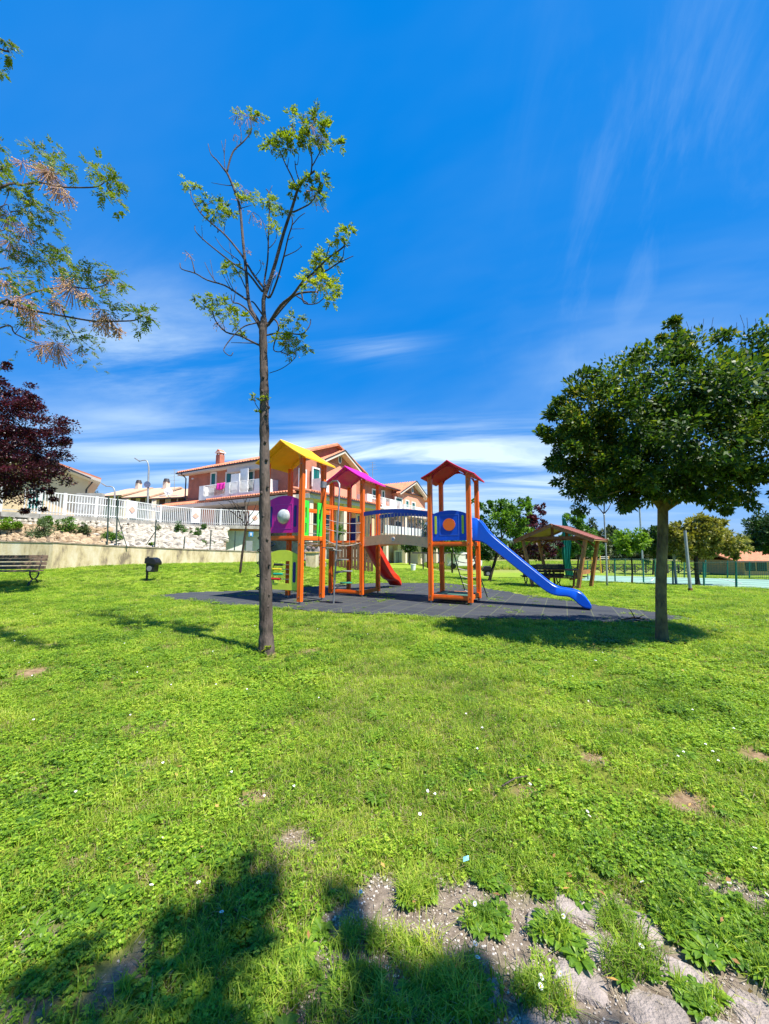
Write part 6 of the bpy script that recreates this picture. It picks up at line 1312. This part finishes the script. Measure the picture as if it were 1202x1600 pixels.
v0 = Vector((Xa(722, 44), 44, gz(5, 44))); van = thing('parked_van', 'small white van parked far behind the right tower', 'van', v0)
MB().prism([(-1.9, .3), (2.0, .3), (2.05, .95), (1.5, 1.15), (1.0, 1.8), (-1.9, 1.85)], -.85, .85, lambda x, y, z: v0+Vector((x, z, y))).build('body', M_white, van, bevel=.08); MB().prism([(.2, 1.15), (1.4, 1.15), (.98, 1.68), (.2, 1.68)], -.87, -.855, lambda x, y, z: v0+Vector((x, z, y))).build('window', M_glass, van)
for dx in (-1.2, 1.3): MB().tube([v0+Vector((dx, -.9, .32)), v0+Vector((dx, -.7, .32))], .32, 14).build('wheel', M_black, van)
# ------------------------------------------------------------------ foreground: sunken stones, grass, weeds, daisies, litter
def gzs(x, y):
    z = np.array([gz(a, b) for a, b in zip(x, y)]); nr = np.clip((7-y)/3, 0, 1)*np.clip((6-np.abs(x))/2, 0, 1)*(y > -3)
    return z+nr*((fbm(x, y, 3.0, 5)-.5)*.045+(fbm(x, y, 11.0, 6)-.5)*.02)
path = thing('stone_path', 'worn path of grey stone setts sunk in soil at the bottom right', 'path', (.9, 1.5, 0)); path['kind'] = 'structure'
for k_ in ('label', 'category'): del path[k_]
M_sett = mat('grey_sett', (.36, .30, .265), .92, .2, 12, .7, 110, col2=(.20, .165, .14), dirt=.75)
rs = random.Random(17); n_ = 0
ca, sa_ = math.cos(R(-24)), math.sin(R(-24))
for i in range(-3, 12):
    for j in range(-3, 7):
        u = (i+(.5 if j % 2 else 0))*.20; v = j*.155; x = .15+u*ca-v*sa_; y = 1.02+u*sa_+v*ca+.25
        if not inpoly(np.array([x]), np.array([y]), PTH)[0]: continue
        if x < .28 or (rs.random() < .35 and x < .6): continue
        w, h = .094*rs.uniform(.82, 1.0), .071*rs.uniform(.82, 1.0); cxx, cyy = x+rs.uniform(-.008, .008), y+rs.uniform(-.008, .008); rot = R(-24)+rs.uniform(-.1, .1)
        rim = []; m = 14
        for q in range(m):
            a = 2*PI*q/m; ca_, sb2 = math.cos(a), math.sin(a); e = 5.5; rr_ = (abs(ca_)**e+abs(sb2)**e)**(-1/e); rim.append((ca_*rr_*w*rs.uniform(.95, 1.03), sb2*rr_*h*rs.uniform(.95, 1.03)))
        zb_ = float(gzs(np.array([x]), np.array([y]))[0])+.002+rs.uniform(-.006, .005)+(-.006 if x < .4 else .004); tilt = (rs.uniform(-.05, .05), rs.uniform(-.05, .05)); vs = []
        for sc, dz in ((1.0, -.05), (1.0, -.006), (.90, .004), (.55, .007)): vs += [(cxx+(a*math.cos(rot)-b*math.sin(rot))*sc, cyy+(a*math.sin(rot)+b*math.cos(rot))*sc, zb_+dz+a*tilt[0]+b*tilt[1]+(rs.uniform(-.002, .003) if sc < 1 else 0)) for a, b in rim]
        vs.append((cxx, cyy, zb_+.007)); fs = [(r*m+q, r*m+(q+1) % m, (r+1)*m+(q+1) % m, (r+1)*m+q) for r in range(3) for q in range(m)]+[(3*m+q, 3*m+(q+1) % m, 4*m) for q in range(m)]
        MB().add(vs, fs).build('stone', M_sett, path, smooth='auto')
# --- tuft prototypes live in their own collection, used only as instances
TC = bpy.data.collections.new('tuft_library'); 
G_clover = leafmat('clover_leaf', [(.055, .125, .012), (.16, .30, .018), (.31, .46, .03), (.52, .58, .07)], .42, .45, True)
G_blade = leafmat('grass_blade', [(.05, .115, .012), (.17, .29, .022), (.34, .45, .04), (.55, .54, .11)], .42, .5, True)
G_dry = leafmat('dry_blade', [(.16, .12, .05), (.30, .24, .12), (.42, .36, .2)], .25, .7, True); G_weed = leafmat('weed_leaf', [(.05, .125, .012), (.13, .25, .018), (.26, .39, .03)], .35, .4, True)
def proto(name, parts):
    """parts: (quads, material)"""
    me = bpy.data.meshes.new(name); allv = []; mi = []
    for k, (Vv, m) in enumerate(parts): me.materials.append(m); allv.append(Vv); mi += [k]*(len(Vv)//4)
    Vv = np.concatenate(allv); me.from_pydata(Vv.tolist(), [], np.arange(len(Vv)).reshape(-1, 4).tolist()); me.polygons.foreach_set('material_index', mi)
    o = bpy.data.objects.new(name, me); return o
def blades(n, h, w, spread, seed, lean=.5):
    rs = np.random.RandomState(seed); out = []
    for _ in range(n):
        a = rs.uniform(0, 2*PI); r = spread*rs.uniform(0, 1)**.5; b = np.array([r*math.cos(a), r*math.sin(a), -.005]); a2 = rs.uniform(0, 2*PI); d = np.array([math.cos(a2), math.sin(a2), 0]); s_ = np.array([-d[1], d[0], 0]); hh_ = h*rs.uniform(.5, 1.2); le = lean*rs.uniform(.3, 1.6)
        p0 = b; p1 = b+np.array([0, 0, hh_*.6])+d*hh_*le*.35; p2 = b+np.array([0, 0, hh_*(.95-.3*le)])+d*hh_*le; ww = w*rs.uniform(.7, 1.3)
        out += [p0-s_*ww/2, p0+s_*ww/2, p1+s_*ww*.45, p1-s_*ww*.45, p1-s_*ww*.45, p1+s_*ww*.45, p2+s_*ww*.06, p2-s_*ww*.06]
    return np.array(out)
def clover(n, h, sz, spread, seed):
    rs = np.random.RandomState(seed); out = []
    for _ in range(n):
        a = rs.uniform(0, 2*PI); r = spread*rs.uniform(0, 1)**.5; c = np.array([r*math.cos(a), r*math.sin(a), h*rs.uniform(.35, 1.1)]); nn = unit(np.array([rs.normal()*.35, rs.normal()*.35, 1.0])); t0 = rs.uniform(0, 2*PI)
        for k in range(3):
            t = t0+k*2.09; d = np.array([math.cos(t), math.sin(t), rs.uniform(-.25, .25)]); out.append(leafquads(c[None], d[None], nn[None], [sz*rs.uniform(.8, 1.2)], [sz*.95]))
        out.append(leafquads(np.array([[c[0]*.7, c[1]*.7, -.005]]), (c-np.array([c[0]*.7, c[1]*.7, -.005]))[None], np.array([[1., .2, 0]]), [np.linalg.norm(c-np.array([c[0]*.7, c[1]*.7, 0]))], [.0022]))
    return np.concatenate(out)
def rosette(n, ln, wd, seed, up=.5):
    rs = np.random.RandomState(seed); out = []
    for k in range(n):
        a = k*2.4+rs.uniform(-.3, .3); d = np.array([math.cos(a), math.sin(a), 0]); s_ = np.array([-d[1], d[0], 0]); l_ = ln*rs.uniform(.55, 1.1); u_ = up*rs.uniform(.6, 1.5); P = [np.array([0, 0, -.004])]
        prof = [(0, .12), (.3, .45), (.6, 1), (.82, .85), (1, .1)]; pts = [(d*l_*t+np.array([0, 0, l_*(u_*t-.75*u_*t*t)]), wd*w_*rs.uniform(.9, 1.1)) for t, w_ in prof]
        for (p, w0), (q, w1) in zip(pts, pts[1:]):
            z = np.array([0, 0, .12])
            out += [p, p+s_*w0/2+z*w0, q+s_*w1/2+z*w1, q]; out += [p-s_*w0/2+z*w0, p, q, q-s_*w1/2+z*w1]
    return np.array(out)
lib = [proto('tuft_a', [(blades(22, .050, .0032, .045, 1), G_blade), (clover(4, .028, .008, .045, 2), G_clover)]),
       proto('tuft_b', [(clover(11, .034, .0095, .05, 3), G_clover), (blades(14, .045, .003, .05, 4), G_blade)]),
       proto('tuft_c', [(blades(26, .042, .003, .05, 5, .9), G_blade), (blades(6, .035, .0024, .05, 6, 1.3), G_dry)]),
       proto('tuft_d', [(clover(9, .026, .010, .045, 7), G_clover), (rosette(5, .034, .012, 8), G_weed), (blades(5, .04, .0028, .04, 27), G_blade)]),
       proto('tuft_e', [(blades(16, .032, .0026, .05, 9, 1.3), G_dry), (blades(8, .04, .003, .05, 10), G_blade)]),
       proto('weed_a', [(rosette(17, .060, .021, 11, .9), G_weed), (blades(10, .05, .003, .05, 33), G_blade)]), proto('weed_b', [(rosette(12, .052, .018, 12, 1.1), G_weed), (blades(26, .085, .0036, .035, 13, .6), G_blade)]),
       proto('weed_c', [(blades(70, .095, .0036, .05, 14, .75), G_blade), (blades(14, .08, .003, .05, 15, .9), G_dry)])]
for o in lib: TC.objects.link(o)
for o, nm in zip(lib, range(9)): o.name = 'proto_%d' % nm
def scatter(name, P, idx, sc, label_kind='stuff', seed=0):
    rs = np.random.RandomState(seed); me = bpy.data.meshes.new(name); me.from_pydata(P.tolist(), [], [])
    for an, ty, val in (('pick', 'INT', np.asarray(idx, np.int32)), ('size', 'FLOAT', np.asarray(sc, np.float32)), ('turn', 'FLOAT', rs.uniform(0, 2*PI, len(P)).astype(np.float32))):
        a = me.attributes.new(an, ty, 'POINT'); a.data.foreach_set('value', val)
    o = link(name, me, None, None, 'stuff'); g = bpy.data.node_groups.new(name, 'GeometryNodeTree'); g.interface.new_socket('Geometry', in_out='INPUT', socket_type='NodeSocketGeometry'); g.interface.new_socket('Geometry', in_out='OUTPUT', socket_type='NodeSocketGeometry')
    gi = g.nodes.new('NodeGroupInput'); go = g.nodes.new('NodeGroupOutput'); ci = g.nodes.new('GeometryNodeCollectionInfo'); ci.inputs['Collection'].default_value = TC; ci.inputs['Separate Children'].default_value = True; ci.inputs['Reset Children'].default_value = True
    ip = g.nodes.new('GeometryNodeInstanceOnPoints'); ip.inputs['Pick Instance'].default_value = True
    def na(nm, dt): q = g.nodes.new('GeometryNodeInputNamedAttribute'); q.data_type = dt; q.inputs['Name'].default_value = nm; return q.outputs['Attribute']
    cx3 = g.nodes.new('ShaderNodeCombineXYZ'); g.links.new(na('turn', 'FLOAT'), cx3.inputs['Z'])
    g.links.new(gi.outputs[0], ip.inputs['Points']); g.links.new(ci.outputs[0], ip.inputs['Instance']); g.links.new(na('pick', 'INT'), ip.inputs['Instance Index']); g.links.new(cx3.outputs[0], ip.inputs['Rotation']); g.links.new(na('size', 'FLOAT'), ip.inputs['Scale']); g.links.new(ip.outputs[0], go.inputs[0])
    md = o.modifiers.new('scatter', 'NODES'); md.node_group = g; return o
rg = np.random.RandomState(99); PX = []; IX = []; SC = []
def field(y0, y1, dens, sc, margin=2.4):
    A_ = lambda y: 2*(1.02*y+margin); n = int(dens*(A_(y0)+A_(y1))/2*(y1-y0)); x = rg.uniform(-1, 1, n)*A_(y1)/2; y = rg.uniform(y0, y1, n)
    k = np.abs(x) < A_(y)/2; x, y = x[k], y[k]; b = bare(x, y); cov = fbm(x, y, 1.6, 21)
    keep = rg.uniform(0, 1, len(x)) > b*1.04; keep &= rg.uniform(0, 1, len(x)) < .62+.55*cov
    onm = inpoly(x+(fbm(x, y, 2.5, 2)-.5)*.35+rg.normal(0, .10, len(x)), y+(fbm(x, y, 2.5, 4)-.5)*.3+rg.normal(0, .10, len(x)), MATP); keep &= ~onm; keep &= ~inpoly(x, y, cn)
    wy = np.interp(x, [p[0] for p in WL], [p[1] for p in WL]); keep &= ~((x < WL[-1][0]) & (y > wy-.05))
    x, y, b, cov = x[keep], y[keep], b[keep], cov[keep]
    t = fbm(x, y, .9, 31)+rg.normal(0, .12, len(x)); t2 = fbm(x, y, 2.2, 41)+rg.normal(0, .14, len(x))
    idx = np.where(t < .36, 2, np.where(t < .5, 0, np.where(t < .64, 1, 3))); idx = np.where(t2 > .74, 4, idx)
    idx = np.where((t2 < .27) & (rg.uniform(0, 1, len(x)) < .25), 3, idx)
    idx = np.where(rg.uniform(0, 1, len(x)) < .012, 5, idx)
    PX.append(np.stack([x, y, gzs(x, y)], 1)); IX.append(idx); SC.append(sc*rg.uniform(.65, 1.3, len(x))*(.8+.5*cov))
field(.5, 2.2, 1050, .95, 2.2); field(2.2, 4, 640, 1.15); field(4, 7, 340, 1.4); field(7, 12, 180, 1.65); field(12, 20, 110, 1.8); field(20, 30, 60, 2.0)
# plants gathered round the setts
def clump(px, py, n, r, kinds, s0=1.0):
    n = max(5, int(n*1.1)); p = gp(px, py); a = rg.uniform(0, 2*PI, n); q = r*rg.uniform(0, 1, n)**.6; x = p[0]+q*np.cos(a); y = p[1]+q*np.sin(a)*.8
    PX.append(np.stack([x, y, gzs(x, y)+.004], 1)); IX.append(rg.choice(kinds, n)); SC.append(s0*rg.uniform(.6, 1.15, n))
for c in ((655, 1400, 16, .07, [7, 6], .9), (560, 1480, 12, .08, [7, 6], .8), (640, 1490, 14, .09, [7, 6, 2], .8), (755, 1440, 14, .09, [6, 5, 3], .9), (860, 1480, 16, .10, [5, 6, 3], .95), (960, 1440, 12, .08, [6, 7, 3], .8), (990, 1510, 16, .09, [7, 6, 0], .8), (880, 1400, 14, .1, [6, 3, 5], .8), (1070, 1430, 22, .12, [5, 6, 3], 1.0), (1110, 1480, 20, .11, [5, 5, 6], 1.1), (1090, 1560, 10, .06, [6, 5], .85), (1195, 1520, 12, .07, [5, 6], .9), (760, 1370, 14, .09, [5, 6, 3], .8), (700, 1560, 30, .14, [6, 7, 5], .85), (560, 1580, 26, .13, [6, 7, 5], .9), (840, 1570, 14, .08, [6, 7], .8), (480, 1500, 24, .14, [5, 6, 3], .8), (350, 1490, 30, .2, [5, 6, 7, 3], .85), (240, 1560, 26, .18, [5, 6, 3], .8), (400, 1580, 26, .16, [6, 7, 5], .8), (1040, 1370, 20, .14, [5, 3, 1], .9), (1150, 1440, 14, .12, [3, 6], .8), (30, 1560, 16, .12, [3, 1], 1.0), (700, 1320, 14, .12, [5, 6], .7), (100, 1440, 10, .1, [5], .7), (920, 1340, 16, .14, [5, 3], .8), (417, 1016, 12, .16, [5, 6, 1], .8), (300, 1360, 8, .2, [5], .7)): clump(*c)
P_ = np.concatenate(PX); scatter('lawn_grass', P_, np.concatenate(IX), np.concatenate(SC), seed=3)
# short weeds creeping over the rubber tiles
rr2 = np.random.RandomState(5); x = rr2.uniform(-7, 8, 9000); y = rr2.uniform(7.5, 15.5, 9000); k = inpoly(x, y, MATP)&(fbm(x*1.0, y, 1.3, 12)+.45*fbm(x, y, 5, 13) > .93); x, y = x[k], y[k]
scatter('mat_weeds', np.stack([x, y, np.full(len(x), .02)], 1), rr2.choice([1, 3, 0], len(x)), rr2.uniform(.6, 1.1, len(x)), seed=6)
# seeding grass of the meadow
x = rr2.uniform(-5, 60, 16000); y = rr2.uniform(55, 85, 16000); z_ = np.array([gz(a, b) for a, b in zip(x, y)]); scatter('meadow_grass', np.stack([x, y, z_], 1), rr2.choice([7, 4], len(x)), rr2.uniform(5, 9, len(x)), seed=7)
# daisies
M_pet = mat('daisy_petal', (.80, .80, .78), .6, .03); M_eye = mat('daisy_eye', (.75, .5, .03), .7, .1)
dm = MB(); nflower = 0
dz_me = None
def daisy(p, r):
    global dz_me
    if dz_me is None:
        me = bpy.data.meshes.new('flower_head'); vs = []; fs = []
        for k in range(13):
            a = 2*PI*k/13; c, s_ = math.cos(a), math.sin(a); b_ = len(vs); w = .17; vs += [(c*.2, s_*.2, 0), (c*.75-s_*w, s_*.75+c*w, .12), (c*1.05, s_*1.05, .12), (c*.75+s_*w, s_*.75-c*w, .12)]; fs.append((b_, b_+1, b_+2, b_+3))
        b_ = len(vs); vs += [(.32*math.cos(2*PI*k/8), .32*math.sin(2*PI*k/8), .06) for k in range(8)]+[(0, 0, .24)]; nf = len(fs); fs += [(b_+k, b_+(k+1) % 8, b_+8) for k in range(8)]
        me.from_pydata(vs, [], fs); me.materials.append(M_pet); me.materials.append(M_eye); me.polygons.foreach_set('material_index', [0]*nf+[1]*8)
        st = bpy.data.meshes.new('stalk'); q = MB().tube([(0, 0, 0), (.1, 0, -2.6)], .09, 4); st.from_pydata(q.v, [], q.f); st.materials.append(G_weed); dz_me = (me, st)
    t = bpy.data.objects.new('daisy', None); COL.objects.link(t); t.location = p; t.scale = (r,)*3; t.rotation_euler = (rd.uniform(-.7, .1), rd.uniform(-.4, .4), rd.uniform(0, 6)); t.empty_display_size = .1
    for nm, m_ in (('flower_head', dz_me[0]), ('stalk', dz_me[1])): o = bpy.data.objects.new(nm, m_); COL.objects.link(o); o.parent = t
    return t
DS = [(240, 1397, 'lawn left of the dark shadow, by itself'), (313, 1393, 'top edge of the foreground shadow'), (349, 1440, 'inside the foreground shadow'), (564, 1408, 'bare soil between grass tufts'), (741, 1490, 'leaning in the shadow, upper of the pair'), (745, 1512, 'leaning in the shadow, lower of the pair'), (843, 1543, 'shadow edge right of the pair'), (842, 1558, 'lowest in the shadow'), (873, 1538, 'single bloom at the shadow rim'), (741, 1427, 'weed clump on the stones'), (1000, 1392, 'green weeds above the stones'), (998, 1494, 'beside the grass clump on the path'), (1135, 1394, 'grass near the right bare soil'), (41, 1472, 'bare brown soil at left'), (258, 1322, 'sunlit lawn mid left'), (1194, 1413, 'soil at the right edge'), (878, 1447, 'soil left of the setts'), (827, 1236, 'lawn beside the dry twig'), (656, 1284, 'small bloom in sunny lawn left of the paper scrap'), (916, 1280, 'pair member in the sunny lawn, upper'), (919, 1287, 'pair member in the sunny lawn, lower'), (1175, 1338, 'lawn at the right above the weeds'), (668, 1247, 'sunny lawn below centre')]
for px, py, w in DS:
    p = gp(px, py); t = daisy((p[0], p[1]-.02, .05), .0088); tag(t, 'white daisy: '+w, 'flower', 'daisies in the grass')
lib_d = []
rr3 = random.Random(4); fl = MB()
for i in range(50):   # tiny far ones read as white specks
    px, py = rr3.uniform(0, 1202), 960+rr3.random()**1.5*300; p = gp(px, py)
    if inpoly(np.array([p[0]]), np.array([p[1]]), MATP)[0]: continue
    r = .008+.002*rr3.random(); fl.add([(p[0]+r*math.cos(a), p[1]+r*math.sin(a)*.8, p[2]+.052+.004*math.sin(a*2)) for a in np.linspace(0, 2*PI, 7)[:-1]], [(0, 1, 2, 3, 4, 5)])
fl.build('far_daisies', M_pet, None, kind='stuff')
# dry leaves
lfm = leafmat('dry_leaf', [(.22, .10, .04), (.45, .25, .07), (.62, .42, .12)], .2, .7); C_ = []; 
for i in range(110):
    if i < 70: px, py = rr3.gauss(1030, 90), rr3.gauss(1020, 24)
    else: px, py = rr3.uniform(0, 1202), 980+rr3.random()**.8*600
    if py < 965: continue
    p = gp(px, py); C_.append((p[0], p[1], p[2]+.045))
C_ = np.array(C_); n = len(C_); rn = np.random.RandomState(8); D_ = rn.normal(size=(n, 3)); D_[:, 2] *= .25; Nn_ = rn.normal(size=(n, 3))*.35+np.array([0, 0, 1]); npmesh('fallen_leaves', leafquads(C_, D_, Nn_, rn.uniform(.02, .042, n), rn.uniform(.010, .02, n)), 4, None, lfm, 'stuff')
# straw and pebbles on bare soil
st = MB(); pb_ = MB()
for i in range(16000):
    if i % 3: x, y = rr3.uniform(-.5, 1.7), rr3.uniform(1.1, 2.1)
    else: x, y = rr3.uniform(-2.2, 2.2), rr3.uniform(1.2, 2.8)
    if float(bare(np.array([x]), np.array([y]))[0]) < .35: continue
    z = float(gzs(np.array([x]), np.array([y]))[0]); a = rr3.uniform(0, PI); l = rr3.uniform(.012, .05)
    if i % 5 == 0: st.beam((x, y, z+.004+rr3.random()*.006), (x+l*math.cos(a), y+l*math.sin(a), z+.006+rr3.random()*.012), .0016, .001)
    else: pb_.ball((x, y, z+.001), rr3.uniform(.0015, .006), 5, 3, (1, 1, .6))
st.build('straw', mat('straw', (.34, .28, .18), .8, .2, 30), None, kind='stuff'); pb_.build('pebbles', leafmat('pebble', [(.2, .16, .12), (.42, .36, .3), (.66, .62, .56)], 0, .9), None, kind='stuff')
# scrap of pale blue paper, a dry twig, a dark branch by the mat
p = gp(728, 1362); vs = [(p[0]+a, p[1]+b, .045+c) for a, b, c in ((-.012, -.008, .0), (.013, -.011, .010), (.016, .010, .014), (-.008, .014, .004), (.004, .004, .013))]
o_ = MB().add(vs, [(0, 1, 4), (1, 2, 4), (2, 3, 4), (3, 0, 4)]).build('paper_scrap', mat('pale_blue_paper', (.25, .60, .66), .6, .1), None); o_.modifiers.new('thick', 'SOLIDIFY').thickness = .001; tag(o_, 'crumpled scrap of pale blue paper in the grass above the path', 'litter')
a, b = Vector(gp(785, 1243)), Vector(gp(826, 1226)); o_ = MB().tube([a+ZU*.05, a.lerp(b, .5)+ZU*.065, b+ZU*.05], [.005, .004, .003], 6).build('twig', M_bark, None, smooth=True); tag(o_, 'dry brown twig lying on the lawn right of centre', 'twig')
q = Vector(gp(993, 971)); br = MB(); br.tube([q+Vector((-.28, 0, .03)), q+Vector((0, .02, .07)), q+Vector((.25, 0, .03))], [.015, .02, .008], 6); br.tube([q+Vector((0, 0, .06)), q+Vector((-.05, .04, .2)), q+Vector((-.1, .05, .27))], [.012, .008, .004], 5); br.tube([q+Vector((.05, 0, .06)), q+Vector((.16, -.05, .14))], [.01, .004], 5)
o_ = br.build('fallen_branch', M_bark3, None, smooth=True); tag(o_, 'dark broken branch lying at the right end of the rubber mat', 'branch')
